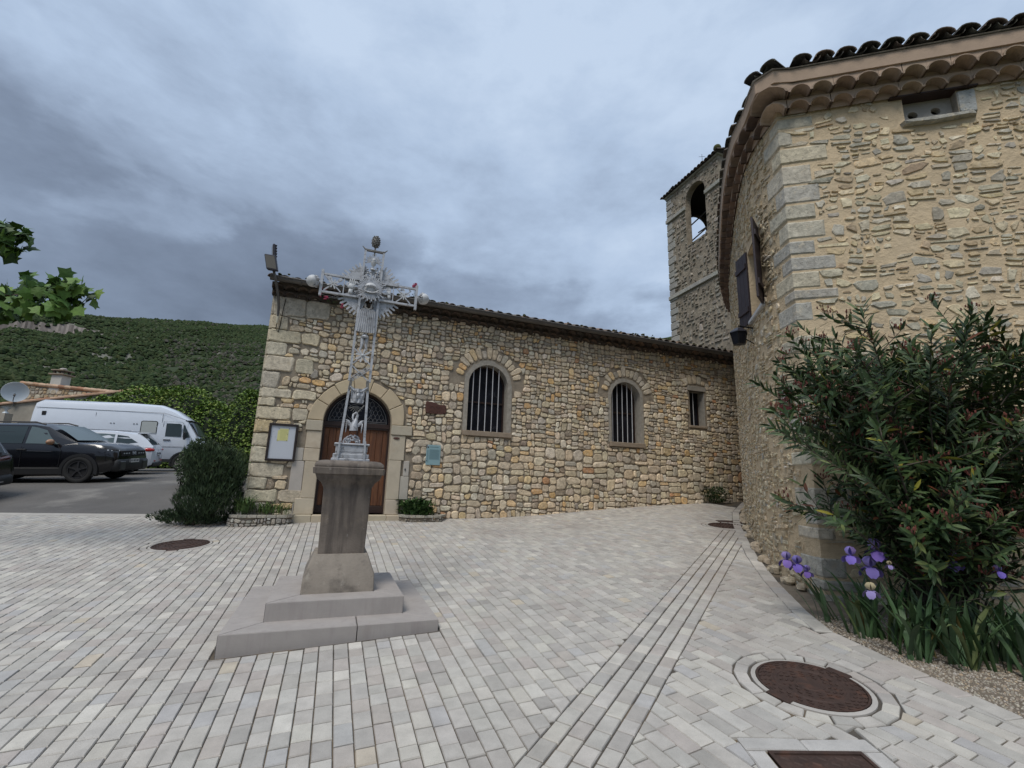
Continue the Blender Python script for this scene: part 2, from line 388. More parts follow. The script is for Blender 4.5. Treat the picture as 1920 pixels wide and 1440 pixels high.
def ground():
    mb = MB()
    azs = list(np.arange(-180, -60, 5.0)) + list(np.arange(-60, -24, 0.16)) + list(np.arange(-24, 14, 1.5)) + list(np.arange(14, 26, 0.5)) + list(np.arange(26, 180, 5.0))
    rs = [0, 2, 4, 6, 8, 10, 12, 15, 18, 22, 26, 30, 36, 45, 55, 66, 78, 92] + [92 + (760 - 92) * ((i + 1) / 105) ** 1.25 for i in range(105)] + [775, 800, 850, 950, 1200, 1700, 2600]
    n = len(azs); cols = []
    for r in rs:
        for a in azs:
            x, y = r * sin(radians(a)), r * cos(radians(a)); z = hz(x, y) - (0.30 if r < 30 else 0.10 if r < 46 else 0.0)
            mb.v.append((x, y, z))
            g = noise.fractal(Vector((x * 0.02, y * 0.02, 1)), 0.7, 2.1, 4); g2 = noise.noise(Vector((x * 0.12, y * 0.12, 5)))
            c = np.array((0.040, 0.054, 0.028)) * (1 + 0.15 * g + 0.2 * g2)
            if r < 46: c = np.array((0.07, 0.075, 0.035))
            rock = noise.noise(Vector((x * 0.16, y * 0.16, 9))) + 0.55 * noise.noise(Vector((x * 0.025, y * 0.025, 2)))
            thr = 0.60 - 0.34 * smooth01((-38 - a) / 5) * smooth01((r - 150) / 100) * smooth01((600 - r) / 70) - 0.28 * smooth01(1 - abs(a + 33) / 3.4) * smooth01((r - 130) / 60) * smooth01((470 - r) / 120)
            if r > 95 and rock > thr: c = c * 0.3 + np.array((0.20, 0.19, 0.165)) * 0.7 * min(1, (rock - thr) * 5 + 0.3)
            if cliff_w(a) > 0.12 and 542 < r < 558: 
                q = 0.5 + 0.9 * noise.noise(Vector((x * 0.55, y * 0.55, 4))); c = np.array((0.17, 0.15, 0.135)) * (0.45 + 0.9 * q)
            cols.append(tuple(np.clip(c, 0.005, 0.6)))
    for i in range(len(rs) - 1):
        for k in range(n):
            k2 = (k + 1) % n
            if i == 0: mb.f.append((k, n + k2, n + k) if False else (i * n + k, (i + 1) * n + k, (i + 1) * n + k2))
            else: mb.f.append((i * n + k, (i + 1) * n + k, (i + 1) * n + k2, i * n + k2))
            mb.c.append(cols[(i + 1) * n + k]); mb.mi.append(0)
    mb.f = [tuple(reversed(f)) for f in mb.f]
    o = mb.build('ground', m_hill, smooth=180); o['kind'] = 'structure'
    # woody scrub on the slopes
    sb = MB()
    for _ in range(42000):
        a = U(-59, -25) if R() < 0.95 else U(14, 23); r = 78 + 672 * R() ** (0.55 if R() < .6 else 1.0); x, y = r * sin(radians(a)), r * cos(radians(a))
        if r > 200 and noise.noise(Vector((x * 0.03, y * 0.03, 6))) < -0.62: continue
        if cliff_w(a) > 0.2 and 538 < r < 558 and R() < .8: continue
        s = U(0.45, 1.1) * (0.6 + r / 400); z = hz(x, y)
        c = vary((0.040, 0.058, 0.025), 0.28, 0.10)
        if R() < 0.12: c = vary((0.062, 0.080, 0.036), 0.2, 0.1)
        if R() < (0.30 if abs(a + 33) < 4.5 and r < 470 else 0.03) : c = vary((0.085, 0.082, 0.065), 0.3, 0.05)
        vs = [(x + s * U(-.2, .2), y + s * U(-.2, .2), z + s * U(1.0, 1.5))]
        for ring, zz in ((0.75, 0.8), (1.0, 0.1)):
            for q in range(5): vs.append((x + s * ring * cos(q * 1.257 + ring) * U(.7, 1.2), y + s * ring * sin(q * 1.257 + ring) * U(.7, 1.2), z + s * zz * U(.7, 1.2)))
        fs = [(0, 1 + q, 1 + (q + 1) % 5) for q in range(5)] + [(1 + q, 6 + q, 6 + (q + 1) % 5, 1 + (q + 1) % 5) for q in range(5)]
        sb.add(vs, fs, c)
    o = sb.build('scrub', m_scrub, kind='stuff'); tag(o, 'dark green garrigue scrub dotted over the hillside behind the village', 'scrub')
ground()

# ------------------------------------------------------------------ church front wall frame (used by paving too)
AZW = radians(69); Wu = Vector((sin(AZW), cos(AZW))); Wn = Vector((cos(AZW), -sin(AZW)))   # along, outward
W0 = Vector((-3.1427, 9.9))
def CW(p):     # (s, z, d outward)
    q = W0 + Wu * p[0] + Wn * p[2]; return Vector((q.x, q.y, p[1]))

# ------------------------------------------------------------------ plaza
plaza = MB(); NX = 46
xs = np.linspace(-19, 8.5, 140); ys = np.linspace(-2, 17.4, 98)
def in_plaza(x, y):
    if y > 10.05 + 0.02 * (x + 8) and x < -5.6 - 0.38 * (y - 9.5): return False
    return True
idx = {}
for i in range(len(xs) - 1):
    for j in range(len(ys) - 1):
        q = [(xs[i], ys[j]), (xs[i + 1], ys[j]), (xs[i + 1], ys[j + 1]), (xs[i], ys[j + 1])]
        if xs[i] < -5.5 and ys[j] > 9.3:
            q = clip(q, 0, 1, 10.05)
        if len(q) > 2: plaza.add([(a, b, G(a, b) - 0.0135) for a, b in q], [tuple(range(len(q)))])
plaza_o = plaza.build('plaza', m_joint, kind='structure', smooth=60)

def onscreen(x, y, z, m=130):
    d = Vector((x, y, z - EYE)); k = d.dot(cF)
    if k < 0.2: return False
    a = FPX * d.dot(cR) / k; b = -FPX * d.dot(cU) / k
    return abs(a) < 960 + m * (6 if k < 4 else 3) and b < 720 + m * 4 and b > -760
PCOL = [(5, (0.424, 0.399, 0.359)), (4, (0.461, 0.435, 0.392)), (3, (0.387, 0.364, 0.329)), (2.5, (0.408, 0.369, 0.331)), (2, (0.482, 0.454, 0.399)), (0.9, (0.345, 0.322, 0.293)), (1.0, (0.403, 0.388, 0.369)), (0.4, (0.530, 0.501, 0.444)), (0.12, (0.456, 0.401, 0.318))]
pav_items = []
def paver(poly, gap=0.0031, col=None, th=0.0):
    if len(poly) < 3 or area(poly) < 0.0012: return
    poly = ccw(poly); n = len(poly); c = cen(poly)
    # inset by real distance using half planes
    q = list(poly)
    for i in range(n):
        a, b = poly[i], poly[(i + 1) % n]; ex, ey = b[0] - a[0], b[1] - a[1]; l = hypot(ex, ey)
        if l < 1e-4: continue
        nx, ny = ey / l, -ex / l; q = clip(q, nx, ny, nx * a[0] + ny * a[1] - gap)
        if len(q) < 3: return
    poly = q; n = len(poly)
    if area(poly) < 0.0008: return
    tx, ty, dz = U(-.012, .012), U(-.012, .012), U(-0.0022, 0.0022) + th
    z = lambda x, y, o: G(x, y) + dz + tx * (x - c[0]) + ty * (y - c[1]) + o
    s = lambda p, k: (c[0] + (p[0] - c[0]) * k, c[1] + (p[1] - c[1]) * k)
    vs = [(x, y, z(x, y, -0.03)) for x, y in poly]
    vs += [(x + U(-.001, .001), y + U(-.001, .001), z(x, y, -0.0065)) for x, y in poly]
    vs += [(*s(p, 0.925), z(*p, 0.0)) for p in poly]
    fs = [(i, (i + 1) % n, n + (i + 1) % n, n + i) for i in range(n)] + [(n + i, n + (i + 1) % n, 2 * n + (i + 1) % n, 2 * n + i) for i in range(n)] + [tuple(range(2 * n, 3 * n))]
    mb = MB(); mb.add(vs, fs, vary(col or wchoice(PCOL), 0.05, 0.012)); pav_items.append(mb)
# fixed objects the pavers are cut round
CT = Vector((-1.62, 4.76)); su = Vector((sin(radians(69.5)), cos(radians(69.5)))); sv = Vector((-su.y, su.x))
def SQ(h, off=(0, 0)): return [tuple(CT + su * (a * h + off[0]) + sv * (b * h + off[1])) for a, b in ((-1, -1), (1, -1), (1, 1), (-1, 1))]
def NG(c, r, n=20): return [(c[0] + r * cos(2 * pi * i / n), c[1] + r * sin(2 * pi * i / n)) for i in range(n)]
M1, M2, M3 = (-4.88, 7.33), (2.06, 3.44), (4.36, 9.62)
D2 = [(1.39, 2.32), (1.88, 2.30), (1.88, 2.75), (1.39, 2.75)]; D2o = [(1.28, 2.2), (1.99, 2.2), (1.99, 2.86), (1.28, 2.86)]
D3 = [(4.42, 10.0), (4.94, 9.96), (4.96, 10.22), (4.44, 10.26)]
EXC = [SQ(0.845), NG(M1, 0.50), NG(M2, 0.475), NG(M3, 0.46), ccw(D2o), ccw(D3)]
BD = [(3.5, 0.6), (3.10, 3.08), (2.83, 4.32), (2.93, 4.85), (3.20, 5.8), (3.60, 6.98), (4.04, 8.1), (4.68, 9.66), (5.5, 11.4), (6.6, 13.2), (7.6, 14.6)]
B0 = Vector((0.06, 2.6)); Bd = Vector((0.5234, 0.852)).normalized(); Bn = Vector((Bd.y, -Bd.x)); BW = 0.435; BT0, BT1 = -1.1, 7.75
def bseg(c):
    best = None
    for a, b in zip(BD, BD[1:]):
        ax, ay = b[0] - a[0], b[1] - a[1]; t = max(0, min(1, ((c[0] - a[0]) * ax + (c[1] - a[1]) * ay) / (ax * ax + ay * ay)))
        d = hypot(c[0] - a[0] - ax * t, c[1] - a[1] - ay * t)
        if best is None or d < best[0]: best = (d, a, b)
    return best[1], best[2]
def cut_border(poly, off):
    a, b = bseg(cen(poly)); ex, ey = b[0] - a[0], b[1] - a[1]; l = hypot(ex, ey); nx, ny = ey / l, -ex / l
    return clip(poly, nx, ny, nx * a[0] + ny * a[1] - off)
def lay(az, rows, cols, region, w=0.105, org=(-1.6, 4.7), lens=(0.115, 0.205), gx0=0.0034):
    a = Vector((sin(radians(az)), cos(radians(az)))); b = Vector((a.y, -a.x)); o = Vector(org)
    for r in range(*rows):
        v0 = r * w; t = cols[0] + R() * 0.15
        while t < cols[1]:
            l = U(*lens); gx_ = gx0; p = o + a * (t + l / 2) + b * (v0 + w / 2)
            if onscreen(p.x, p.y, G(p.x, p.y)):
                q = [tuple(o + a * tt + b * vv) for tt, vv in ((t + gx_, v0), (t + gx_, v0 + w), (t + l - gx_, v0 + w), (t + l - gx_, v0))]
                q = region(q, p)
                if q and len(q) > 2:
                    for e in EXC:
                        if len(q) > 2: q = cutout(q, e)
                    if len(q) > 2: paver(q)
            t += l
def regA(q, p):
    if p.y > 10.2 or p.x < -14:
        if p.x < -5.6 - 0.38 * (p.y - 9.2): return None
    if p.x < -5.3 - 0.38 * (p.y - 9.2): q = clip(q, 0, 1, 9.80 + 0.02 * (p.x + 8))
    else:
        k = W0 + Wn * 0.02; q = clip(q, -Wn.x, -Wn.y, -(Wn.x * k.x + Wn.y * k.y))
    if len(q) < 3: return None
    t = (p - B0).dot(Bd); s = (p - B0).dot(Bn)
    if t < BT1:
        if s > 0.12: return None
        q = clip(q, Bn.x, Bn.y, Bn.dot(B0))
    else: q = cut_border(q, 0.15) if len(q) > 2 else q
    return q
lay(-20.5, (-145, 92), (-4.5, 9.5), regA)
def regC(q, p):
    t = (p - B0).dot(Bd); s = (p - B0).dot(Bn)
    if s < BW - 0.15 or t > BT1 + 0.2: return None
    a, b = bseg(p)
    if (b[0] - a[0]) * (p.y - a[1]) - (b[1] - a[1]) * (p.x - a[0]) < -0.1: return None
    q = clip(q, -Bn.x, -Bn.y, -(Bn.dot(B0) + BW))
    return cut_border(q, 0.15) if len(q) > 2 else None
lay(-27, (-45, 60), (-7, 7), regC, org=(2.5, 5.5), lens=(0.14, 0.27), gx0=0.0008)
for r in range(4):
    t = BT0 + R() * 0.1
    while t < BT1:
        l = U(0.13, 0.2); q = [tuple(B0 + Bd * tt + Bn * vv) for tt, vv in ((t, r * BW / 4), (t, (r + 1) * BW / 4), (min(t + l, BT1), (r + 1) * BW / 4), (min(t + l, BT1), r * BW / 4))]
        for e in EXC:
            if len(q) > 2: q = cutout(q, e)
        c = cen(q) if len(q) > 2 else (0, 0)
        if len(q) > 2 and onscreen(c[0], c[1], G(*c)): paver(q, gap=0.006)
        t += l
# border course along the wall and the bed
acc = 0
for a, b in zip(BD, BD[1:]):
    l = hypot(b[0] - a[0], b[1] - a[1]); k = max(1, round(l / 0.27)); ex, ey = (b[0] - a[0]) / l, (b[1] - a[1]) / l
    for i in range(k):
        p0 = (a[0] + ex * l * i / k, a[1] + ey * l * i / k); p1 = (a[0] + ex * l * (i + 1) / k, a[1] + ey * l * (i + 1) / k)
        q = [p0, p1, (p1[0] - ey * 0.15, p1[1] + ex * 0.15), (p0[0] - ey * 0.15, p0[1] + ex * 0.15)]
        if onscreen(*p0, G(*p0)): paver(q)
# rings round the manholes and frame of the drain
for c, r0, r1, n, ph in ((M2, 0.375, 0.475, 19, 0.1), (M1, 0.41, 0.50, 20, 0.2), (M3, 0.38, 0.46, 18, 0.0)):
    for i in range(n):
        a0, a1 = 2 * pi * i / n + ph, 2 * pi * (i + 1) / n + ph
        q = [(c[0] + r * cos(a), c[1] + r * sin(a)) for r, a in ((r0, a0), (r1 - .004, a0), (r1 - .004, a1), (r0, a1))]
        paver(q, gap=0.005)
for q in (([1.28, 2.76], [1.62, 2.76], [1.62, 2.86], [1.28, 2.86]), ([1.62, 2.76], [1.99, 2.76], [1.99, 2.86], [1.62, 2.86]), ([1.28, 2.45], [1.38, 2.45], [1.38, 2.76], [1.28, 2.76]), ([1.28, 2.2], [1.38, 2.2], [1.38, 2.45], [1.28, 2.45]), ([1.89, 2.45], [1.99, 2.45], [1.99, 2.76], [1.89, 2.76])):
    paver([tuple(a) for a in q], col=(0.44, 0.42, 0.395))
# long flat slips round the pedestal steps
for h0, h1 in ((0.845, 0.845),):
    pass
pieces(pav_items, 'paver', m_paver, plaza_o, key=camkey)

# ------------------------------------------------------------------ parking lot, edge strip, bed
lot = MB()
for x in np.arange(-62, 0, 1.0):
    for y in np.arange(10, 42, 1.0):
        if x > -5.9 - 0.38 * (y - 9.5) + 1: continue
        q = [(x, y), (x + 1, y), (x + 1, y + 1), (x, y + 1)]
        q = clip(q, 0, -1, -10.05)
        if len(q) > 2: lot.add([(a, b, G(a, b) - 0.004) for a, b in q], [tuple(range(len(q)))])
lot.build('parking_lot', m_asph, kind='structure', smooth=60)
st = MB()
for x in np.arange(-20, -5.2, 0.6):
    yy = lambda q: 9.80 + 0.02 * (q + 8)
    x1 = min(x + 0.6, -5.2)
    vs = [(x, yy(x), G(x, yy(x)) - 0.02), (x1, yy(x1), G(x1, yy(x1)) - 0.02), (x1, yy(x1), G(x1, yy(x1)) + 0.003), (x, yy(x), G(x, yy(x)) + 0.003), (x1, yy(x1) + .27, G(x1, yy(x1) + .27) + 0.003), (x, yy(x) + .27, G(x, yy(x) + .27) + 0.003)]
    st.add(vs, [(0, 1, 2, 3), (3, 2, 4, 5)])
st.build('kerb_strip', m_strip, kind='structure')
bed = MB()
bp = [(3.52, 0.6), (3.12, 3.08), (2.85, 4.32), (2.95, 4.85), (3.22, 5.8), (8, 6), (9, 1)]
for x in np.arange(2.6, 9, 0.4):
    for y in np.arange(0.8, 6.4, 0.4):
        q = clippoly([(x, y), (x + .4, y), (x + .4, y + .4), (x, y + .4)], [(3.44, 0.7), (9, 0.7), (9, 6), (3.16, 5.8), (2.80, 4.6), (2.79, 4.32), (3.06, 3.08)])
        if len(q) > 2: bed.add([(a, b, G(a, b) - 0.007) for a, b in q], [tuple(range(len(q)))])
bed_o = bed.build('planting_bed', m_soil, kind='structure', smooth=60)
gr = MB()
for _ in range(42000):
    y = U(1.6, 4.7); x = U(2.8, 6.4)
    a, b = bseg((x, y))
    if (b[0] - a[0]) * (y - a[1]) - (b[1] - a[1]) * (x - a[0]) > 0.0: continue
    if not onscreen(x, y, G(x, y), 90): continue
    s = U(0.004, 0.010) if R() < 0.94 else U(0.010, 0.016); z = G(x, y) - 0.008; c = vary(wchoice([(3, (0.36, 0.32, 0.26)), (2, (0.45, 0.41, 0.35)), (1, (0.24, 0.2, 0.16)), (1, (0.42, 0.33, 0.23))]), 0.2, 0.04)
    an = R() * 6
    vs = [(x + s * cos(an + q * 1.57) * U(.7, 1.1), y + s * sin(an + q * 1.57) * U(.7, 1.1), z) for q in range(4)] + [(x + s * .5 * cos(an + q * 1.57), y + s * .5 * sin(an + q * 1.57), z + s * U(.5, .9)) for q in range(4)]
    gr.add(vs, [(0, 1, 5, 4), (1, 2, 6, 5), (2, 3, 7, 6), (3, 0, 4, 7), (4, 5, 6, 7)], c)
o = gr.build('gravel', m_gravel, kind='stuff'); tag(o, 'beige gravel between the paving and the iris bed', 'gravel')

# ------------------------------------------------------------------ manholes and drain covers
def manhole(c, r, rot, label, lugs=True):
    e = empty('manhole_cover', (c[0], c[1], G(*c)), rot, label, 'manhole cover', 'round manhole covers in the paving')
    gx = 0.018; gy = 0.081
    ca, sa = cos(rot), sin(rot)
    def T(p): wx, wy = p.x * ca - p.y * sa, p.x * sa + p.y * ca; return Vector((p.x, p.y, p.z + gx * wx + gy * wy))
    b = MB(); b.lathe([(r + 0.032, -0.03), (r + 0.032, -0.003), (r + 0.004, 0.000), (r + 0.004, -0.02)], 40, T); b.build('collar', m_strip, e, smooth=40)
    b = MB(); b.lathe([(r, -0.02), (r, 0.004), (r - 0.012, 0.004), (r - 0.014, -0.004)], 40, T); b.build('frame', m_iron, e, smooth=40)
    b = MB(); b.lathe([(0.0001, 0.001), (r * 0.25, 0.001), (r * .26, -.002), (r * 0.60, -0.002), (r * .61, .001), (r * .67, .001), (r * .68, -.002), (r - 0.018, -0.002), (r - 0.018, -0.02)], 40, T)
    for k, (rr, n) in enumerate(((0.33, 10), (0.43, 14), (0.53, 18), (0.75, 26), (0.84, 30), (0.92, 32))):
        for i in range(n):
            a = 2 * pi * (i + 0.5 * (k % 2)) / n; x, y = r * rr * cos(a), r * rr * sin(a)
            b.box(-0.013, 0.013, -0.006, 0.006, -0.002, 0.003, lambda p, x=x, y=y, a=a: T(Vector((x + p.x * cos(a + 1.2) - p.y * sin(a + 1.2), y + p.x * sin(a + 1.2) + p.y * cos(a + 1.2), p.z))))
    b.build('cover', m_iron, e)
    if lugs:
        for s in (1, -1):
            b = MB(); b.box(-0.075, 0.075, s * (r + 0.012) - 0.028, s * (r + 0.012) + 0.028, -0.02, 0.0065, T, bev=0.004); b.build('lug', m_iron, e)
    return e
manhole(M2, 0.325, radians(-62), 'large round rusty manhole cover in the paving at bottom right')
manhole(M1, 0.365, radians(20), 'dark round manhole cover in the open paving left of the stone pedestal', lugs=True)
manhole(M3, 0.335, radians(5), 'distant round manhole cover at the end of the drain band by the house wall', lugs=False)
def grate(poly, label, n):
    c = cen(poly); e = empty('drain_cover', (c[0], c[1], 0), 0, label, 'drain cover', 'rectangular drain covers in the paving'); poly = [Vector(p) for p in poly]
    P = lambda u, v: poly[0] * (1 - u) * (1 - v) + poly[1] * u * (1 - v) + poly[2] * u * v + poly[3] * (1 - u) * v
    def T(p): q = P(p.x, p.y); return Vector((q.x - c[0], q.y - c[1], G(q.x, q.y) + p.z))
    b = MB(); b.box(0.0, 1.0, 0.0, 1.0, -0.03, -0.004, T); b.build('plate', m_iron, e)
    b = MB()
    for q in ((0, 1, 0, .05), (0, 1, .95, 1), (0, .04, .05, .95), (.96, 1, .05, .95)): b.box(*q, -0.02, 0.004, T)
    b.build('frame', m_iron, e)
    b = MB()
    for i in range(n):
        for j in range(n): 
            u, v = 0.07 + 0.86 * (i + .5) / n, 0.07 + 0.86 * (j + .5) / n; d = 0.3 / n
            s = 1 if (i + j) % 2 else -1
            b.add([T(Vector((u - d, v - s * d * .5, -.004))), T(Vector((u + d, v + s * d * .5 - d * .4, -.004))), T(Vector((u + d, v + s * d * .5, 0.001))), T(Vector((u - d, v - s * d * .5 + d * .4, 0.001)))], [(0, 1, 2, 3)])
    b.build('tread', m_iron, e, kind='stuff')
grate(D2, 'square rusty drain cover cut by the bottom edge of the photo', 9)
grate(D3, 'narrow dark drain cover behind the distant manhole near the house wall', 4)
# ------------------------------------------------------------------ masonry materials
m_stone = mat('rubble_stone', attr=True, rough=0.9, var=0.36, vscale=13, bump=0.014, bscale=24, spots=((0.64, 0.56, 0.42), 15, 0.55, 0.10, 0.5), spots2=((0.15, 0.13, 0.105), 27, 0.585, 0.07, 0.6), streak=((0.50, 0.36, 0.20), 5.5, 5.5, 0.60, 0.45))
m_mortar = mat('church_mortar', (0.255, 0.215, 0.165), rough=1, var=0.35, vscale=6, bump=0.012, bscale=40, spots=((0.33, 0.28, 0.21), 4, 0.55, 0.15, 0.5), spots2=((0.1, 0.085, 0.07), 2.2, 0.56, 0.2, 0.5))
m_render = mat('ochre_mortar', (0.60, 0.475, 0.315), rough=1, var=0.16, vscale=5, bump=0.016, bscale=22, spots=((0.62, 0.50, 0.35), 3, 0.55, 0.2, 0.5), spots2=((0.27, 0.20, 0.13), 14, 0.63, 0.1, 0.45))
m_render2 = mat('rough_ochre_mortar', (0.58, 0.46, 0.305), rough=1, var=0.2, vscale=6, bump=0.05, bscale=11, spots=((0.50, 0.42, 0.30), 5, 0.55, 0.2, 0.5), spots2=((0.24, 0.18, 0.12), 12, 0.62, 0.1, 0.5))
m_cement = mat('cement_surround', (0.31, 0.285, 0.245), rough=1, var=0.25, vscale=12, bump=0.008, bscale=50)
m_ashlar = mat('dressed_stone', attr=True, rough=0.85, var=0.10, vscale=5, bump=0.002, bscale=60, spots=((0.36, 0.27, 0.18), 3, 0.55, 0.2, 0.5), spots2=((0.38, 0.36, 0.32), 8, 0.6, 0.15, 0.5))
m_sill = mat('sill_concrete', (0.27, 0.215, 0.16), rough=0.95, var=0.2, vscale=9, bump=0.004, bscale=60)
m_tiledk = mat('weathered_tile', attr=True, rough=0.9, var=0.4, vscale=9, bump=0.004, bscale=50, spots=((0.16, 0.15, 0.11), 14, 0.56, 0.12, 0.6), spots2=((0.02, 0.02, 0.018), 6, 0.55, 0.2, 0.6))
m_tilebg = mat('clay_tile', attr=True, rough=0.9, var=0.22, vscale=12, bump=0.003, bscale=60)
m_gutter = mat('zinc_gutter', (0.12, 0.112, 0.105), rough=0.55, metal=0.3, var=0.25, vscale=3)
m_wood = mat('door_wood', (0.105, 0.038, 0.014), rough=0.62, var=0.5, vscale=3, stretch=(9, 9, 0.8), bump=0.003, bscale=14, spots=((0.24, 0.105, 0.04), 2.5, 0.50, 0.18, 0.6), spots2=((0.035, 0.014, 0.008), 5, 0.58, 0.15, 0.7))
m_dkwood = mat('dark_wood', (0.028, 0.013, 0.009), rough=0.5, var=0.3, vscale=6)
m_glassdk = mat('dark_window_glass', (0.010, 0.011, 0.016), rough=0.4, spec=0.18, var=0.6, vscale=5, spots=((0.075, 0.08, 0.095), 7, 0.60, 0.12, 0.7))
m_bar = mat('grey_painted_iron', (0.50, 0.50, 0.52), rough=0.5, metal=0.1)
m_lead = mat('pale_lead', (0.30, 0.30, 0.31), rough=0.6)
m_black = mat('black_and_hole_shade', (0.006, 0.006, 0.006), rough=1)  # black for cable and lantern, also the painted shade in the niche holes
SCOL = [(5, (0.574, 0.473, 0.334)), (5, (0.643, 0.539, 0.392)), (3.5, (0.529, 0.457, 0.349)), (2.2, (0.471, 0.418, 0.338)), (1.0, (0.390, 0.347, 0.284)), (1.6, (0.632, 0.473, 0.269)), (0.7, (0.597, 0.385, 0.183)), (0.25, (0.517, 0.286, 0.156)), (2.5, (0.673, 0.600, 0.478)), (0.7, (0.333, 0.270, 0.204))]

def inside(p, e):
    x, y = p
    if e[0] == 'rect': return e[1] < x < e[2] and e[3] < y < e[4]
    if e[0] == 'arch':
        if e[1] < x < e[2] and e[3] < y <= e[4]: return True
        cx, a = (e[1] + e[2]) / 2, (e[2] - e[1]) / 2
        return y > e[4] and ((x - cx) / a) ** 2 + ((y - e[4]) / e[5]) ** 2 < 1
def push(p, e):
    if not inside(p, e): return p
    x, y = p
    if e[0] == 'rect' or (e[0] == 'arch' and y <= e[4]):
        ds = [(x - e[1], (e[1], y)), (e[2] - x, (e[2], y)), (y - e[3], (x, e[3]))]
        if e[0] == 'rect': ds.append((e[4] - y, (x, e[4])))
        return min(ds)[1]
    cx, a = (e[1] + e[2]) / 2, (e[2] - e[1]) / 2; k = 1 / sqrt(((x - cx) / a) ** 2 + ((y - e[4]) / e[5]) ** 2 + 1e-9)
    return (cx + (x - cx) * k, e[4] + (y - e[4]) * k)
def rubble(s0, s1, z0, z1, T, excl, hfun, gap, proud, cols, ax=0.72, skip=0.0, wr=(0.85, 2.3), jit=0.24, split=0.14, rough=0.0, cfun=None, top=0.8, warp=0.06, asp=1.25, cut=(.12, .42)):
    """random rubble: recursive splitting, then warped and with knocked-off corners"""
    leafs = []
    def rec(x0, x1, y0, y1, d):
        w_, h = x1 - x0, y1 - y0; hh = hfun((y0 + y1) / 2); tgt = hh * hh * asp * 1.05
        if w_ * h < tgt * U(0.55, 1.75) * (0.35 if R() < split else 1) and w_ < hh * 3.0 and h < hh * 1.7 or d > 14: leafs.append((x0, x1, y0, y1)); return
        f = U(.33, .67)
        if w_ > h * asp * U(.8, 1.25): m_ = x0 + w_ * f; rec(x0, m_, y0, y1, d + 1); rec(m_, x1, y0, y1, d + 1)
        else: m_ = y0 + h * f; rec(x0, x1, y0, m_, d + 1); rec(x0, x1, m_, y1, d + 1)
    zz = z0
    while zz < z1:
        hh = min(U(.35, .75), z1 - zz); hh = z1 - zz if z1 - zz - hh < .2 else hh; ss = s0
        while ss < s1:
            ww = U(.6, 1.3); rec(ss, min(ss + ww, s1), zz, zz + hh, 0); ss += ww
        zz += hh
    def W_(x, y):
        a = noise.noise(Vector((x * 2.3, y * 2.3, 11))); b_ = noise.noise(Vector((x * 1.9, y * 3.1, 23))); c_ = noise.noise(Vector((x * 7, y * 7, 5)))
        return (x + warp * a + warp * .35 * c_, y + warp * b_ + .03 * noise.noise(Vector((x * .5, y * .4, 31))) - warp * .35 * c_)
    res = []
    for x0, x1, y0, y1 in leafs:
        if x1 - x0 < .025 or y1 - y0 < .02 or R() < skip: continue
        w_, h = x1 - x0, y1 - y0; m_ = min(w_, h); p = []
        for (cx, cy), (dx, dy) in zip(((x0, y0), (x1, y0), (x1, y1), (x0, y1)), ((1, 1), (-1, 1), (-1, -1), (1, -1))):
            ca, cb = U(*cut) * m_ * (1.6 if R() < .15 else 1), U(*cut) * m_; A, B_ = (cx + dx * ca, cy), (cx, cy + dy * cb)
            p += [B_, A] if (dx, dy) in ((1, 1), (-1, -1)) else [A, B_]
        p = [W_(*q) for q in p]; p = [(a + U(-rough, rough) * 1.4, b_ + U(-rough, rough)) for a, b_ in p]; c = cen(p)
        if not (s0 <= c[0] <= s1) or any(inside(c, e) for e in excl): continue
        p = [(min(s1, max(s0, a)), min(z1, max(z0 - .2, b_))) for a, b_ in p]
        for e in excl: p = [push(q, e) for q in p]
        q = []
        for a in p:
            if not q or hypot(a[0] - q[-1][0], a[1] - q[-1][1]) > 0.008: q.append(a)
        if len(q) < 3 or area(q) < 0.0008: continue
        q = ccw(q); g = gap * U(.7, 1.4); c = cen(q); k = []
        for a, b_ in q: sx, sy = max(.3, 1 - g / max(w_ / 2, .01)), max(.3, 1 - g / max(h / 2, .01)); k.append((c[0] + (a - c[0]) * sx, c[1] + (b_ - c[1]) * sy))
        mb = MB(); stone(mb, k, T, proud * U(0.5, 1.35), vary(cfun(c) if cfun else wchoice(cols), 0.19, 0.045), top=top * U(.93, 1.03), jit=.004); res.append(mb)
    return res
def block(T, s0, s1, z0, z1, d, col, g=0.006, j=0.008, mb=None, chk=0.1):
    p = [(s0 + g + U(-j, j), z0 + g + U(-j, j)), ((s0 + s1) / 2, z0 + g + U(-j, j)), (s1 - g + U(-j, j), z0 + g + U(-j, j)), (s1 - g + U(-j, j), z1 - g + U(-j, j)), ((s0 + s1) / 2 + .01, z1 - g + U(-j, j)), (s0 + g + U(-j, j), z1 - g + U(-j, j))]
    mb = mb or MB(); stone(mb, chaikin(p, chk), T, d, vary(col, 0.06, 0.02), top=0.90, jit=j * 0.4); return mb
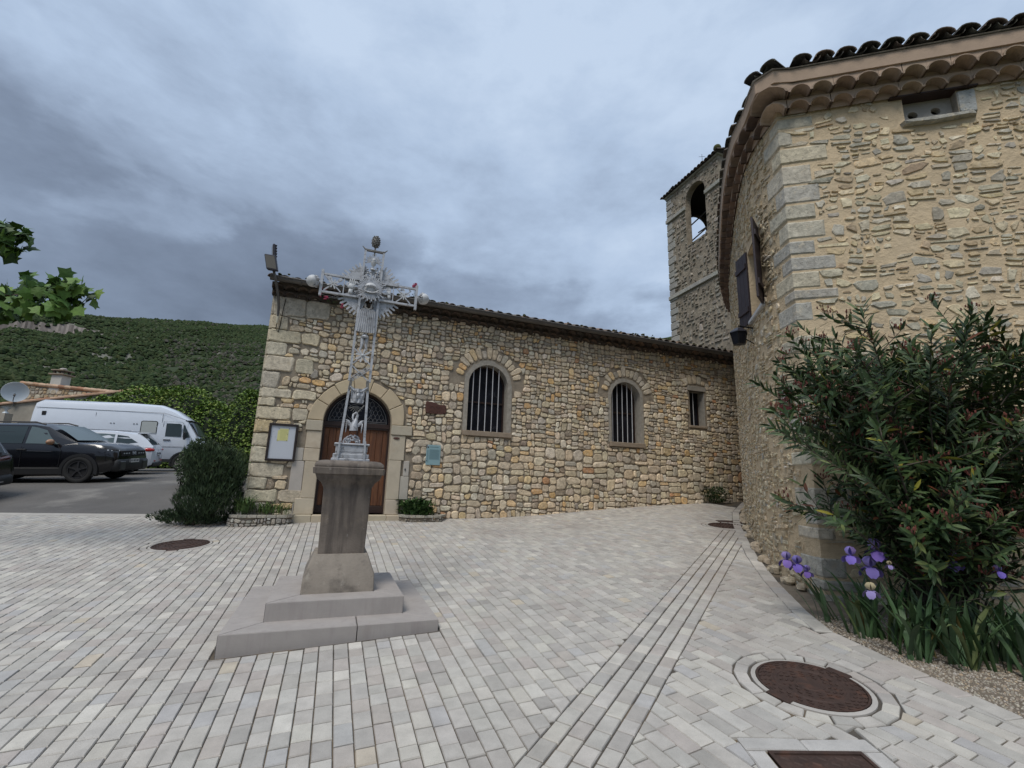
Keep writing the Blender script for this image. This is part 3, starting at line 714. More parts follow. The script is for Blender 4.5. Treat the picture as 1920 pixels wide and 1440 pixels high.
def genoise(T, s0, s1, pitch, z0, h, d0, d1, parent, mt, mm, cols, th=0.013, topz=None):
    """one course of projecting canal tiles, arches downward, packed in mortar"""
    tiles = []; n = round((s1 - s0) / pitch); p = (s1 - s0) / n; band = MB(); K = 8; r = p / 2
    topz = topz or z0 + h + 0.025
    for i in range(n):
        c = s0 + (i + 0.5) * p; mb = MB(); j = U(-.006, .006); dj = U(-.012, .012)
        arc = lambda rr, hh: [(c + j + rr * cos(pi - pi * k / K), z0 + hh * sin(pi * k / K)) for k in range(K + 1)]
        o, q = arc(r * 0.99, h), arc(r * 0.99 - th, h - th)
        vs = [T(Vector((a, b, d))) for d in (d0 - 0.04, d1 + dj) for a, b in o + q]; m = K + 1
        fs = []
        for k in range(K):
            fs += [(k, k + 1, 2 * m + k + 1, 2 * m + k), (m + k + 1, m + k, 3 * m + k, 3 * m + k + 1), (2 * m + k, 2 * m + k + 1, 3 * m + k + 1, 3 * m + k)]
        mb.add(vs, fs, vary(wchoice(cols), 0.15, 0.04)); tiles.append(mb)
        o2 = arc(r, h * 1.0)
        vs = [T(Vector((a, b, d1 - 0.012))) for a, b in o2] + [T(Vector((a, topz, d1 - 0.012))) for a, b in o2] + [T(Vector((a, b, d0 - .02))) for a, b in q]
        fs = [(k, k + 1, m + k + 1, m + k) for k in range(K)]
        band.add(vs, fs); band.add([T(Vector((c - r, z0, d0 + 0.03))), T(Vector((c + r, z0, d0 + .03))), T(Vector((c + r, topz, d0 + .03))), T(Vector((c - r, topz, d0 + .03)))], [(0, 1, 2, 3)])
        band.add([T(Vector((c - r, topz, d1 - .012))), T(Vector((c + r, topz, d1 - .012))), T(Vector((c + r, topz, d0 - .02))), T(Vector((c - r, topz, d0 - .02)))], [(0, 1, 2, 3)])
    band.build('mortar_band', mm, parent)
    return tiles
def roof_tiles(T, s0, s1, pitch, z0, d0, slope, rows, length, r, h, cols, mossy=0.0, lift=0.0):
    """cover and pan tiles; d decreases going up the roof"""
    items = []; n = round((s1 - s0) / pitch); p = (s1 - s0) / n
    for row in range(rows):
        for i in range(n + 1):
            for kind in (0, 1):
                if kind and i == n: continue
                c = s0 + i * p + (0.5 * p if kind else 0) + U(-.006, .006); mb = MB(); K = 5 if row else 7; th = 0.012
                da = d0 - row * length * 0.86 + (U(-.012, .012) if not kind else -0.03); db = da - length
                za = z0 + (d0 - da) * slope + row * 0.004 + U(-.004, .004); zb = z0 + (d0 - db) * slope + 0.004
                if not kind: za += lift + 0.012; zb += lift
                sg = -1 if kind else 1; ra, rb = (r, r * .85) if not kind else (r * .85, r)
                def arc(rr, hh, z, d): return [(c + rr * cos(pi - pi * k / K), z + (hh * sin(pi * k / K) if sg > 0 else hh * 0.9 * (1 - sin(pi * k / K)) - 0.02), d) for k in range(K + 1)]
                pts = arc(ra, h, za, da) + arc(ra - th, h - th, za, da) + arc(rb, h, zb, db)
                m = K + 1; vs = [T(Vector(q)) for q in pts]; fs = []
                for k in range(K): fs += [(k, k + 1, m + k + 1, m + k), (k, k + 1, 2 * m + k + 1, 2 * m + k)]
                if row == 0:
                    b = len(vs); vs += [T(Vector(q)) for q in arc(rb - th, h - th, zb, db)]
                    for k in range(K): fs.append((m + k, m + k + 1, b + k + 1, b + k))
                mb.add(vs, fs, vary(wchoice(cols), 0.25, 0.06)); items.append(mb)
    return items

# ------------------------------------------------------------------ the church
church = empty('church', (0, 0, 0), 0, 'long low rubble stone church with arched wooden door and barred windows', 'church')
SL, SR = -2.02, 11.6; ZT = 5.30
DOOR = ('arch', -0.80, 0.58, 0.82, 2.70, 0.70); WN1 = ('arch', 2.27, 3.25, 2.70, 3.82, 0.49); WN2 = ('arch', 6.19, 7.12, 2.67, 3.85, 0.46); WN3 = ('rect', 8.82, 9.36, 3.29, 4.30)
def outline(e, n=18, g=0.0):
    if e[0] == 'rect': return [(e[1] - g, e[3]), (e[2] + g, e[3]), (e[2] + g, e[4] + g), (e[1] - g, e[4] + g)]
    cx, a = (e[1] + e[2]) / 2, (e[2] - e[1]) / 2 + g
    return [(cx - a, e[3]), (cx + a, e[3])] + [(cx + a * cos(pi * k / n), e[4] + (e[5] + g) * sin(pi * k / n)) for k in range(n + 1)]
b = MB(); vs, tr = poly_fill([(SL, 0.1), (SR, 0.1), (SR, ZT), (SL, ZT)], [outline(e) for e in (DOOR, WN1, WN2, WN3)])
b.add([CW((s, z, 0)) for s, z in vs], tr)
b.add([CW(p) for p in ((SL, .1, 0), (SL, ZT, 0), (SL, ZT, -3.0), (SL, ZT + 1.1, -3.0), (SL, ZT, -6), (SL, .1, -6), (SR, .1, 0), (SR, ZT, 0), (SR, ZT + 1.1, -3), (SR, ZT, -6), (SR, .1, -6))], [(0, 1, 3, 4, 5), (6, 10, 9, 8, 7), (5, 4, 9, 10)])
wall_o = b.build('wall', m_mortar, church)
for e, dep, m_ in ((DOOR, 0.28, m_ashlar), (WN1, 0.26, m_cement), (WN2, 0.30, m_cement), (WN3, 0.30, m_cement)):
    o = outline(e); b = MB(); n = len(o); b.col = (0.42, 0.36, 0.27)
    b.add([CW((s, z, 0.0)) for s, z in o] + [CW((s, z, -dep)) for s, z in o], [(i, (i + 1) % n, n + (i + 1) % n, n + i) for i in range(n)]); b.build('reveal', m_, church)
# rubble
RING = ('arch', -1.05, 0.90, 2.5, 2.70, 0.99)
ex = [RING, ('rect', -1.13, 1.05, 2.47, 2.72), ('rect', -1.14, 0.92, 2.08, 2.5), ('rect', -1.28, 1.04, 1.12, 2.1), ('rect', -1.18, 0.90, 0.3, 1.13),
      ('arch', WN1[1] - .10, WN1[2] + .12, 2.60, WN1[4], 0.60), ('rect', 2.17, 3.38, 2.58, 2.72), ('arch', WN2[1] - .08, WN2[2] + .10, 2.58, WN2[4], 0.56), ('rect', 6.12, 7.22, 2.55, 2.69), ('rect', 8.76, 9.42, 3.22, 4.47)]
items = []
# voussoirs over the windows
def vouss(cx, zs, r0, r1, a0, a1, n):
    for i in range(n):
        q0, q1 = radians(a0 + (a1 - a0) * i / n), radians(a0 + (a1 - a0) * (i + 1) / n); rr = r1 * U(0.92, 1.1)
        p = [(cx + r0 * cos(q0), zs + r0 * sin(q0)), (cx + rr * cos(q0), zs + rr * sin(q0)), (cx + rr * cos(q1), zs + rr * sin(q1)), (cx + r0 * cos(q1), zs + r0 * sin(q1))]
        mb = MB(); stone(mb, chaikin(inset(p, 0.012), .2), CW, 0.03, vary(wchoice(SCOL), .08), top=.75); items.append(mb)
vouss(2.76, 3.82, 0.64, 0.90, 15, 165, 15); vouss(6.66, 3.85, 0.60, 0.85, 15, 165, 14); vouss(9.09, 3.6, 0.90, 1.12, 62, 118, 6)
ex2 = [('arch', 1.84, 3.68, 3.82, 3.9, 0.82), ('arch', 5.78, 7.54, 3.85, 3.93, 0.78), ('rect', 8.7, 9.48, 4.47, 4.75)]
# quoins
z = 0.45; k = 0
QW = []
while z < 5.25:
    h = min(U(0.17, 0.36), 5.3 - z); h = 5.27 - z if 5.27 - z - h < 0.12 else h; w1 = (0.34 if k % 2 else 0.58) + U(-.05, .08); e2 = w1 + U(0.28, 0.5)
    qc = wchoice([(4, (0.53, 0.475, 0.36)), (3, (0.57, 0.50, 0.365)), (1.0, (0.56, 0.44, 0.26)), (2, (0.47, 0.43, 0.345))])
    mb = MB(); p = [(SL - .01, z), (SL + w1, z), (SL + w1, z + h), (SL - .01, z + h)]
    p = [p[0], (p[0][0] * .5 + p[1][0] * .5, p[0][1] + U(-.012, .02)), (p[1][0] + U(-.03, .02), p[1][1] + U(-.01, .02)), (p[2][0] + U(-.03, .02), p[2][1] + U(-.02, .01)), (p[2][0] * .5 + p[3][0] * .5, p[2][1] + U(-.02, .012)), p[3]]; stone(mb, chaikin(inset(p, .008), .12), CW, U(.025, .05), vary(qc, .08), top=.88, jit=.018); 
    mb.box(SL - 0.03, SL + 0.004, z + .012, z + h - .012, -U(0.3, 0.5), 0.012, CW, vary(qc, .06)); items.append(mb)
    QW.append(('rect', SL - 1, SL + w1, z, z + h))
    if not (1.75 < z + h and z < 2.6 and e2 > 0.9) and z < 4.9 and (k % 2 == 0 or R() < .35):
        items.append(block(CW, SL + w1, SL + e2, z, z + h, 0.035, vary(qc, .14, .03), g=.012, j=.022, chk=.17)); QW.append(('rect', SL - 1, SL + e2, z, z + h))
    z += h; k += 1
hf = lambda z: (0.165 if z < 1.3 else 0.21 if z < 2.45 else 0.145 if z < 4.6 else 0.125)
items += rubble(SL, SR, 0.35, ZT, CW, ex + ex2 + QW, hf, 0.0080, 0.034, SCOL, split=.2, rough=.006)
pieces(items, 'stone', m_stone, church, key=camkey)
# door surround
b_items = []
n = 7; ac = [pi * t for t in (0, .155, .30, .42, .56, .70, .85, 1)]
for i in range(n):
    a0, a1 = ac[i], ac[i + 1]; mb = MB(); K = 5; ro = [U(0.93, 1.03) for _ in range(2)]
    vs = []; col = vary((0.50, 0.41, 0.28), .05)
    for d, g in ((0, 0), (0.03, 0.0), (0.042, 0.012)):
        for rr in (0.695 + g, None):
            for k_ in range(K + 1):
                a = a0 + 0.006 + (a1 - a0 - 0.012) * k_ / K; r_ = rr or (ro[0] + (ro[1] - ro[0]) * k_ / K) - g
                if g: a = a0 + .02 + (a1 - a0 - .04) * k_ / K
                vs.append(CW((-0.11 + r_ * cos(a), 2.70 + r_ * 1.0 * sin(a), d)))
    m_ = K + 1; fs = []
    for l in range(2):
        o = l * 2 * m_
        for k_ in range(K): fs += [(o + k_, o + k_ + 1, o + 2 * m_ + k_ + 1, o + 2 * m_ + k_), (o + m_ + k_, o + m_ + k_ + 1, o + 3 * m_ + k_ + 1, o + 3 * m_ + k_)]
        fs += [(o, o + m_, o + 3 * m_, o + 2 * m_), (o + K, o + m_ + K, o + 3 * m_ + K, o + 2 * m_ + K)]
    o = 4 * m_
    for k_ in range(K): fs.append((o + k_, o + k_ + 1, o + m_ + k_ + 1, o + m_ + k_))
    mb.add(vs, fs, col); mb.build('voussoir', m_ashlar, church)
def jamb(s0, s1, z0, z1, d, c=(0.46, 0.41, 0.32)):
    mb = MB(); mb.box(s0 + .003, s1 - .003, z0 + .003, z1 - .003, -0.0, d, CW, vary(c, .05), bev=0.009); mb.build('jamb_block', m_ashlar, church)
jamb(-1.12, -0.80, 2.48, 2.695, 0.07); jamb(0.58, 1.03, 2.49, 2.70, 0.07)
for z0, z1, w_ in ((2.12, 2.48, .29), (1.86, 2.12, .30), (1.13, 1.86, .26), (0.82, 1.13, .36)):
    c = (0.49, 0.42, 0.32); jamb(-0.80 - w_, -0.80, z0, z1, 0.045 if w_ < .35 else .06, c)
for s0, s1, z0, z1 in ((-1.27, -1.10, 1.86, 2.12), (-1.30, -1.06, 1.13, 1.86), (-1.19, -1.16, .82, 1.13)): jamb(s0, s1, z0, z1, 0.03, (0.42, 0.39, 0.35))
for z0, z1, w_ in ((1.95, 2.49, .32), (1.13, 1.95, .27), (0.82, 1.13, .29)): jamb(0.58, 0.58 + w_, z0, z1, 0.045 if z0 > 1 else .06, (0.48, 0.42, 0.33))
for s0, s1, z0, z1 in ((0.90, 1.03, 1.62, 1.95), (0.85, 1.04, 1.13, 1.62)): jamb(s0, s1, z0, z1, 0.03, (0.43, 0.40, 0.35))
sp = -1.18
for w_ in (0.36, 0.52, 0.47, 0.44, 0.27):
    mb = MB(); mb.box(sp + .002, sp + w_ - .002, 0.45, 0.82, -0.28, 0.22, CW, vary((0.44, 0.38, 0.28), .06), bev=0.012); mb.build('step_block', m_ashlar, church); sp += w_
# door
dr = empty('door', parent=church)
for lf, (a, b_) in enumerate(((-0.80, -0.11), (-0.11, 0.58))):
    n = 5; w_ = (b_ - a) / n
    for i in range(n):
        mb = MB(); mb.box(a + i * w_ + .003, a + (i + 1) * w_ - .003, 0.99, 2.585, -0.235, -0.205 + U(-.003, .003), CW, bev=0.004); mb.build('plank', m_wood, dr)
    mb = MB(); mb.box(a + .004, b_ - .004, 0.83, 0.985, -0.23, -0.185, CW, bev=.006); mb.build('kick_board', m_dkwood, dr)
mb = MB(); mb.box(-0.80, 0.58, 2.585, 2.72, -0.24, -0.17, CW, bev=.008); mb.box(-0.80, 0.58, 2.63, 2.66, -0.17, -0.15, CW); mb.build('transom', m_dkwood, dr)
mb = MB(); mb.box(-0.80, -0.755, 0.83, 2.585, -0.2, -0.17, CW); mb.build('door_frame', m_dkwood, dr)
mb = MB(); mb.box(0.535, 0.58, 0.83, 2.585, -0.2, -0.17, CW); mb.build('door_frame', m_dkwood, dr)
mb = MB(); mb.box(-0.125, -0.095, 0.83, 2.585, -0.2, -0.165, CW, bev=.006); mb.build('closing_strip', m_dkwood, dr)
mb = MB(); mb.lathe([(0.0001, 0.03), (0.02, 0.028), (0.022, 0.01), (0.01, 0.0)], 10, lambda p: CW((-0.02 + p.x, 1.85 + p.y, -0.2 + p.z))); mb.build('handle', m_iron, dr)
fl = empty('fanlight', parent=church)
mb = MB(); mb.prism([(-0.11 + 0.69 * cos(pi * k / 24), 2.70 + 0.69 * sin(pi * k / 24)) for k in range(25)], -0.235, -0.225, CW); mb.build('pane', m_glassdk, fl)
mb = MB()
for k in range(24):
    a0, a1 = pi * k / 24, pi * (k + 1) / 24
    mb.prism([(-0.11 + r * cos(a), 2.71 + r * sin(a)) for r, a in ((.695, a0), (.695, a1), (.645, a1), (.645, a0))], -0.225, -0.18, CW)
mb.build('frame', m_dkwood, fl)
lead = MB()
def lt(pts, r=0.0035): lead.tube([(p[0], p[1], -0.216) for p in pts], r, 4, CW, caps=False)
for rr in (0.60,): lt([(-0.11 + rr * cos(pi * k / 28), 2.73 + rr * 0.98 * sin(pi * k / 28)) for k in range(29)], .0045)
lt([(-0.11 + 0.26 * cos(2 * pi * k / 24), 2.95 + 0.19 * sin(2 * pi * k / 24)) for k in range(25)], .004)
lt([(-0.72, 2.765), (0.5, 2.765)], .004); lt([(-0.72, 2.735), (0.5, 2.735)], .003)
# fish-scale leading
for row in range(6):
    for i in range(-7, 8):
        cx = -0.11 + (i + 0.5 * (row % 2)) * 0.088; cz = 2.78 + row * 0.092
        if (cx + 0.11) ** 2 + (cz + .05 - 2.73) ** 2 < 0.55 ** 2 and ((cx + .11) / .25) ** 2 + ((cz + .04 - 2.95) / .19) ** 2 > 1:
            lt([(cx - 0.044, cz), (cx - .030, cz + .046), (cx, cz + 0.066), (cx + .030, cz + .046), (cx + 0.044, cz)], 0.0028)
            lt([(cx, cz + .066), (cx, cz + .092)], .0028)
lead.build('leading', m_lead, fl)
# windows
def cwindow(e, bars, dep, bd, cross=None):
    wn = empty('window', parent=church)
    mb = MB(); o = outline(e, 18); mb.prism(o, -dep + 0.01, -dep + 0.02, CW); mb.build('pane', m_glassdk, wn)
    mb = MB(); o1, o2 = outline(e, 18), None
    cx = (e[1] + e[2]) / 2
    for (a, z0), (b_, z1) in zip(o1, o1[1:] + o1[:1]):
        sh = lambda s, z: (cx + (s - cx) * 0.92, z + (0.03 if z < e[3] + .01 else -0.035 if z > e[4] else 0))
        mb.add([CW((*q, d)) for d in (-dep + .02, -dep + .045) for q in ((a, z0), (b_, z1), sh(b_, z1), sh(a, z0))], [(4, 5, 6, 7), (3, 2, 6, 7), (0, 1, 5, 4)])
    if cross: mb.box(e[1], e[2], cross - .02, cross + .02, -dep + .02, -dep + .05, CW)
    mb.build('frame', m_dkwood, wn)
    for s in bars:
        t = e[4] + (e[5] * sqrt(max(0, 1 - ((s - cx) / ((e[2] - e[1]) / 2)) ** 2)) if e[0] == 'arch' else 0)
        mb = MB(); mb.tube([(s, e[3] - .01, bd), (s + U(-.004, .004), (e[3] + t) / 2, bd), (s, t + 0.01, bd)], 0.0115, 8, CW); mb.build('bar', m_bar, wn, smooth=60)
    return wn
cwindow(WN1, (2.40, 2.56, 2.725, 2.885, 3.04), 0.26, -0.05, 3.42); cwindow(WN2, (6.30, 6.45, 6.61, 6.765, 6.92), 0.30, -0.10, 3.5); cwindow(WN3, (8.93, 9.07), 0.30, -0.14)
for e, g in ((WN1, 0.10), (WN2, 0.085)):
    o1 = outline(e, 18); o2 = outline(e, 18, g); mb = MB(); n = len(o1)
    jt = [U(-.012, .02) for _ in o2]; o2 = [(a + (jt[i] if a > (e[1] + e[2]) / 2 else -jt[i]), b_ + (jt[i] if b_ > e[4] + .1 else 0)) for i, (a, b_) in enumerate(o2)]
    for i in range(1, n):
        a, b_ = i, (i + 1) % n
        mb.add([CW((*o1[a], 0.0)), CW((*o1[b_], 0.0)), CW((*o1[b_], .022)), CW((*o1[a], .022)), CW((*o2[b_], .018)), CW((*o2[a], .018)), CW((*o2[b_], 0)), CW((*o2[a], 0))], [(0, 1, 2, 3), (3, 2, 4, 5), (5, 4, 6, 7)])
    mb.build('surround', m_cement, church)
for s0, s1, z0, z1 in ((2.17, 3.38, 2.59, 2.705), (6.12, 7.22, 2.56, 2.675), (8.76, 9.42, 3.23, 3.295)):
    mb = MB(); mb.box(s0, s1, z0, z1, -0.28, 0.075 if z0 < 3 else .03, CW, bev=.008); mb.build('sill', m_sill, church)
mb = MB(); mb.box(8.76, 9.42, 4.30, 4.44, -.1, 0.025, CW, bev=.01); mb.build('lintel', m_cement, church)
# eaves
DKC = [(3, (0.10, 0.07, 0.052)), (2, (0.075, 0.058, 0.048)), (1, (0.14, 0.09, 0.06))]
m_dkmortar = mat('dark_mortar', (0.085, 0.068, 0.055), rough=1, var=0.4, vscale=7, bump=0.006, bscale=50, spots=((0.17, 0.14, 0.11), 6, .56, .12, .5))  # dark brown mortar for eaves courses, roof deck and chimney piers
ti = genoise(CW, SL - 0.05, SR, 0.235, 5.235, 0.10, 0.0, 0.125, church, None, m_dkmortar, DKC, topz=5.345)
ti += genoise(CW, SL - 0.05, SR, 0.235, 5.345, 0.10, 0.05, 0.25, church, None, m_dkmortar, DKC, topz=5.465)
pieces(ti, 'genoise_tile', m_tiledk, church, key=camkey)
RC = [(3, (0.13, 0.105, 0.08)), (2, (0.10, 0.085, 0.068)), (1, (0.19, 0.125, 0.085)), (1, (0.15, 0.145, 0.11))]
ti = roof_tiles(CW, SL - 0.05, SR, 0.235, 5.485, 0.33, 0.33, 11, 0.42, 0.095, 0.080, RC, lift=0.025)
pieces(ti, 'roof_tile', m_tiledk, church, key=camkey)
b = MB(); b.add([CW((SL, 5.46, .26)), CW((SR, 5.46, .26)), CW((SR, 5.46 + 3.3 * .33, -3.04)), CW((SL, 5.46 + 3.3 * .33, -3.04)), CW((SR, 5.3, -6.1)), CW((SL, 5.3, -6.1)), CW((SL, 5.46, 0)), CW((SR, 5.46, 0))], [(0, 1, 2, 3), (3, 2, 4, 5), (0, 6, 7, 1)]); b.build('roof_deck', m_dkmortar, church)
g = MB(); K = 8
prof = [(0.37 + 0.078 * sin(a), 5.515 - 0.078 * cos(a)) for a in [(-95 + 190 * k / K) * pi / 180 for k in range(K + 1)]]
ss = [SL - 0.08] + [SL + (SR - SL) * k / 12 for k in range(1, 13)]
vs = []
for s in ss:
    for d, z in prof: vs.append(CW((s, z - 0.004 * (s + 2), d)))
    for d, z in prof: vs.append(CW((s, z - 0.004 * (s + 2) + (0.004 if z < 5.45 else 0), 0.37 + (d - .37) * .93)))
m_ = 2 * (K + 1); fs = []
for i in range(len(ss) - 1):
    for k in range(K): fs += [(i * m_ + k, i * m_ + k + 1, (i + 1) * m_ + k + 1, (i + 1) * m_ + k), (i * m_ + K + 1 + k + 1, i * m_ + K + 1 + k, (i + 1) * m_ + K + 1 + k, (i + 1) * m_ + K + 2 + k)]
fs += [tuple(range(K + 1))]
g.add(vs, fs); g.tube([(SL - .08, 5.515, .45), (SR, 5.46, .45)], 0.012, 6, CW); g.build('gutter', m_gutter, church, smooth=60)
for i in range(15):
    s = SL + 0.5 + i * 0.9; mb = MB(); mb.tube([(s, 5.5, .22), (s, 5.42, .36), (s, 5.43, .42), (s, 5.51, .455)], 0.009, 5, CW); mb.build('gutter_bracket', m_gutter, church)
# moss tufts and lichen lumps on the eaves tiles
m_moss = mat('moss', (0.07, 0.075, 0.025), rough=1, var=0.5, vscale=20, bump=.01, bscale=60)
mb = MB()
for _ in range(70):
    s = U(SL, SR); mb.ball(CW((s, 5.60 + U(0, .05), U(.15, .33))), U(.02, .05), 6, 4, (1, 1, .6), jit=.3)
mb.build('moss', m_moss, church, kind='stuff')

# ------------------------------------------------------------------ the house on the right
house = empty('stone_house', (0, 0, 0), 0, 'tall stone house in ochre mortar with curved side wall and scalloped tile eaves at right', 'house')
CP = [(3.33, 5.16), (3.36, 5.85), (3.62, 6.75), (4.05, 7.85), (4.62, 9.2), (5.25, 10.6), (6.1, 12.1), (7.2, 13.4), (8.6, 14.6)]
def crom(P, n=12):
    Q = [(P[0][0] * 2 - P[1][0], P[0][1] * 2 - P[1][1])] + P + [(2 * P[-1][0] - P[-2][0], 2 * P[-1][1] - P[-2][1])]; o = []
    for i in range(1, len(Q) - 2):
        for k in range(n):
            t = k / n; o.append(tuple(0.5 * ((2 * Q[i][j]) + (-Q[i - 1][j] + Q[i + 1][j]) * t + (2 * Q[i - 1][j] - 5 * Q[i][j] + 4 * Q[i + 1][j] - Q[i + 2][j]) * t * t + (-Q[i - 1][j] + 3 * Q[i][j] - 3 * Q[i + 1][j] + Q[i + 2][j]) * t ** 3) for j in (0, 1)))
    o.append(P[-1]); return o
CC = crom(CP); CL = [0]
for a, b_ in zip(CC, CC[1:]): CL.append(CL[-1] + hypot(b_[0] - a[0], b_[1] - a[1]))
AZF = radians(105.5); Fu = Vector((sin(AZF), cos(AZF))); Fn = Vector((Fu.y, -Fu.x)); FC = Vector((3.33, 5.16))
import bisect
def HW(p):     # s<0 along the curved side, s>0 along the front, z, d outward
    s, z, d = p[0], p[1], p[2]
    if s >= 0: nrm = Fn; q = FC + Fu * s
    else:
        t = -s; i = min(max(bisect.bisect(CL, t) - 1, 0), len(CC) - 2); f = (t - CL[i]) / (CL[i + 1] - CL[i]); q = Vector(CC[i]).lerp(Vector(CC[i + 1]), f)
        def tn(i): i = min(max(i, 0), len(CC) - 2); v_ = Vector(CC[i + 1]) - Vector(CC[i]); return v_.normalized()
        td = (tn(i).lerp(tn(i + 1), max(0, f - .5)) if f > .5 else tn(i - 1).lerp(tn(i), f + .5)).normalized(); nrm = Vector((-td.y, td.x))
    if -0.12 < s < 0.12 and d > 0.0:      # rounded mitre at the corner
        k = (s + 0.12) / 0.24; a = Vector((-1, 0.0)); nrm = a.lerp(Fn, k).normalized() * (1 + 0.35 * (1 - abs(k - .5) * 2))
        if s < 0: q = Vector((3.33, 5.16)) + Vector((0.0, 1)) * (-s)
    return Vector((q.x + nrm.x * d, q.y + nrm.y * d, z))
ZW = 6.42
NI = ('rect', 1.36, 1.90, 5.95, 6.30); SW = ('rect', -1.42, -0.74, 4.05, 5.10)
def gridwall(T, s0, s1, z0, z1, holes, ds=0.2, dz=0.3, nz=0.0):
    ss = sorted(set([s0, s1] + [h[i] for h in holes for i in (1, 2)] + list(np.arange(s0, s1, ds)))); zz = sorted(set([z0, z1] + [h[i] for h in holes for i in (3, 4)] + list(np.arange(z0, z1, dz))))
    mb = MB(); vs = [T(Vector((s, z, nz * noise.noise(Vector((s * 1.3, z * 1.3, 0)))))) for z in zz for s in ss]; n = len(ss); fs = []
    for j in range(len(zz) - 1):
        for i in range(n - 1):
            cs, cz = (ss[i] + ss[i + 1]) / 2, (zz[j] + zz[j + 1]) / 2
            if any(h[1] < cs < h[2] and h[3] < cz < h[4] for h in holes): continue
            fs.append((j * n + i, j * n + i + 1, (j + 1) * n + i + 1, (j + 1) * n + i))
    mb.add(vs, fs); return mb
gridwall(HW, 0, 4.6, 0.1, ZW, [NI], nz=0.0).build('front_wall', m_render, house, smooth=40)
gridwall(HW, -CL[-1], 0, 0.1, ZW, [SW], nz=0.0).build('side_wall', m_render2, house, smooth=60)
b = MB(); e1 = HW((4.6, 0, 0)); e2 = HW((-CL[-1], 0, 0))
b.add([(e1.x, e1.y, .1), (e1.x, e1.y, ZW + .3), (e1.x + 3, e1.y + 9, ZW + .3), (e1.x + 3, e1.y + 9, .1), (e2.x, e2.y, .1), (e2.x, e2.y, ZW + .3)], [(0, 1, 2, 3), (4, 5, 2, 3)]); b.build('back_wall', m_render, house)
for e, dep in ((NI, 0.13), (SW, 0.28)):
    o = outline(e); b = MB(); b.add([HW((s, z, 0.0)) for s, z in o] + [HW((s, z, -dep)) for s, z in o], [(i, (i + 1) % 4, 4 + (i + 1) % 4, 4 + i) for i in range(4)]); b.build('reveal', m_cement if dep < .2 else m_render, house)
HCOL = [(4, (0.492, 0.454, 0.365)), (4, (0.574, 0.508, 0.371)), (4, (0.651, 0.551, 0.371)), (2, (0.396, 0.370, 0.307)), (2.5, (0.613, 0.484, 0.296)), (1.5, (0.472, 0.363, 0.236)), (1.2, (0.702, 0.636, 0.495))]
items = []; QR = []
z = 0.4; k = 0
while z < 6.3:
    h = min(U(0.13, 0.29), 6.31 - z); w_ = (0.38 if k % 2 else 0.22) + U(-.08, .14); w2 = (0.2 if k % 2 else 0.36)
    qc = vary(wchoice([(3, (0.42, 0.40, 0.35)), (3, (0.49, 0.45, 0.36)), (2, (0.54, 0.48, 0.36))]), .08)
    if R() < 0.85:
        g = U(.012, .035); z0, z1 = z + g, z + h - g * .6; S_ = [-w2, -w2 + .02, -0.12, -.06, 0.0, .06, 0.12, w_ - .02 + U(-.01, .01), w_]; Z_ = [z0, z0 + .015, z1 - .015, z1]
        dd = U(.006, .018); vs = [HW((s, zz + U(-.004, .004), (0 if i in (0, 8) or j in (0, 3) else dd * U(.85, 1.1)))) for j, zz in enumerate(Z_) for i, s in enumerate(S_)]
        mb = MB(); mb.add(vs, [(j * 9 + i, j * 9 + i + 1, (j + 1) * 9 + i + 1, (j + 1) * 9 + i) for j in range(3) for i in range(8)], qc); items.append(mb)
    QR.append(('rect', -w2 - .015, w_ + .02, z, z + h)); z += h; k += 1
items += rubble(0.02, 4.5, 0.35, 6.30, HW, QR + [('rect', 1.2, 2.1, 5.86, 6.35)], lambda z: 0.115, 0.016, 0.014, HCOL, skip=0.10, split=0.34, rough=0.017, top=.91, warp=.075, asp=1.75, cut=(.03, .55))
it2 = rubble(-9.5, -0.02, 0.35, 6.30, HW, QR + [('rect', SW[1] - .08, SW[2] + .08, SW[3] - .08, SW[4] + .12)], lambda z: 0.085, 0.012, 0.017, [(3, (0.46, 0.39, 0.275)), (3, (0.44, 0.36, 0.24)), (1, (0.40, 0.37, 0.31)), (1.5, (0.50, 0.44, 0.33))], skip=0.30, split=0.25, rough=0.012, top=.75, warp=.06, asp=1.5, cut=(.1, .45))
pieces(items + it2, 'stone', m_stone, house, key=camkey)
# bulging foot stones at the corner and scruffy footing along the side wall
mb = MB()
for i in range(46):
    s = -0.1 - i * 0.2 * U(.8, 1.2); q = HW((s, 0, U(.0, .07))); mb.ball((q.x, q.y, G(q.x, q.y) + U(0, .04)), U(.04, .08), 8, 6, (1, 1, .8), col=vary((0.40, .33, .24), .15), jit=.15)
mb.build('footing', m_stone, house, kind='stuff')
# niche
nb = MB(); h1, h2 = (1.50, 6.115, .052), (1.735, 6.13, .050)
circ = lambda h: [(h[0] + h[2] * cos(2 * pi * k / 14), h[1] + h[2] * sin(2 * pi * k / 14)) for k in range(14)]
vs, tr = poly_fill([(NI[1], NI[3]), (NI[2], NI[3]), (NI[2], NI[4]), (NI[1], NI[4])], [circ(h1), circ(h2)]); nb.add([HW((s, z, -.10)) for s, z in vs], tr)
for h in (h1, h2):
    c = circ(h); nb.add([HW((*q, d)) for d in (-.10, -.18) for q in c], [(k, (k + 1) % 14, 14 + (k + 1) % 14, 14 + k) for k in range(14)])
nb.build('niche_panel', m_strip, house)
nb = MB(); nb.add([HW((s, z, -.17)) for s, z in ((NI[1], NI[3]), (NI[2], NI[3]), (NI[2], NI[4]), (NI[1], NI[4]))], [(0, 1, 2, 3)]); nb.build('hole_shade_sheet', m_black, house)  # black sheet behind the niche panel paints the shade inside its holes
nb = MB(); nb.box(1.22, 2.10, 6.285, 6.31, -.1, .05, HW, bev=.005); nb.build('lintel_board', m_dkwood, house)
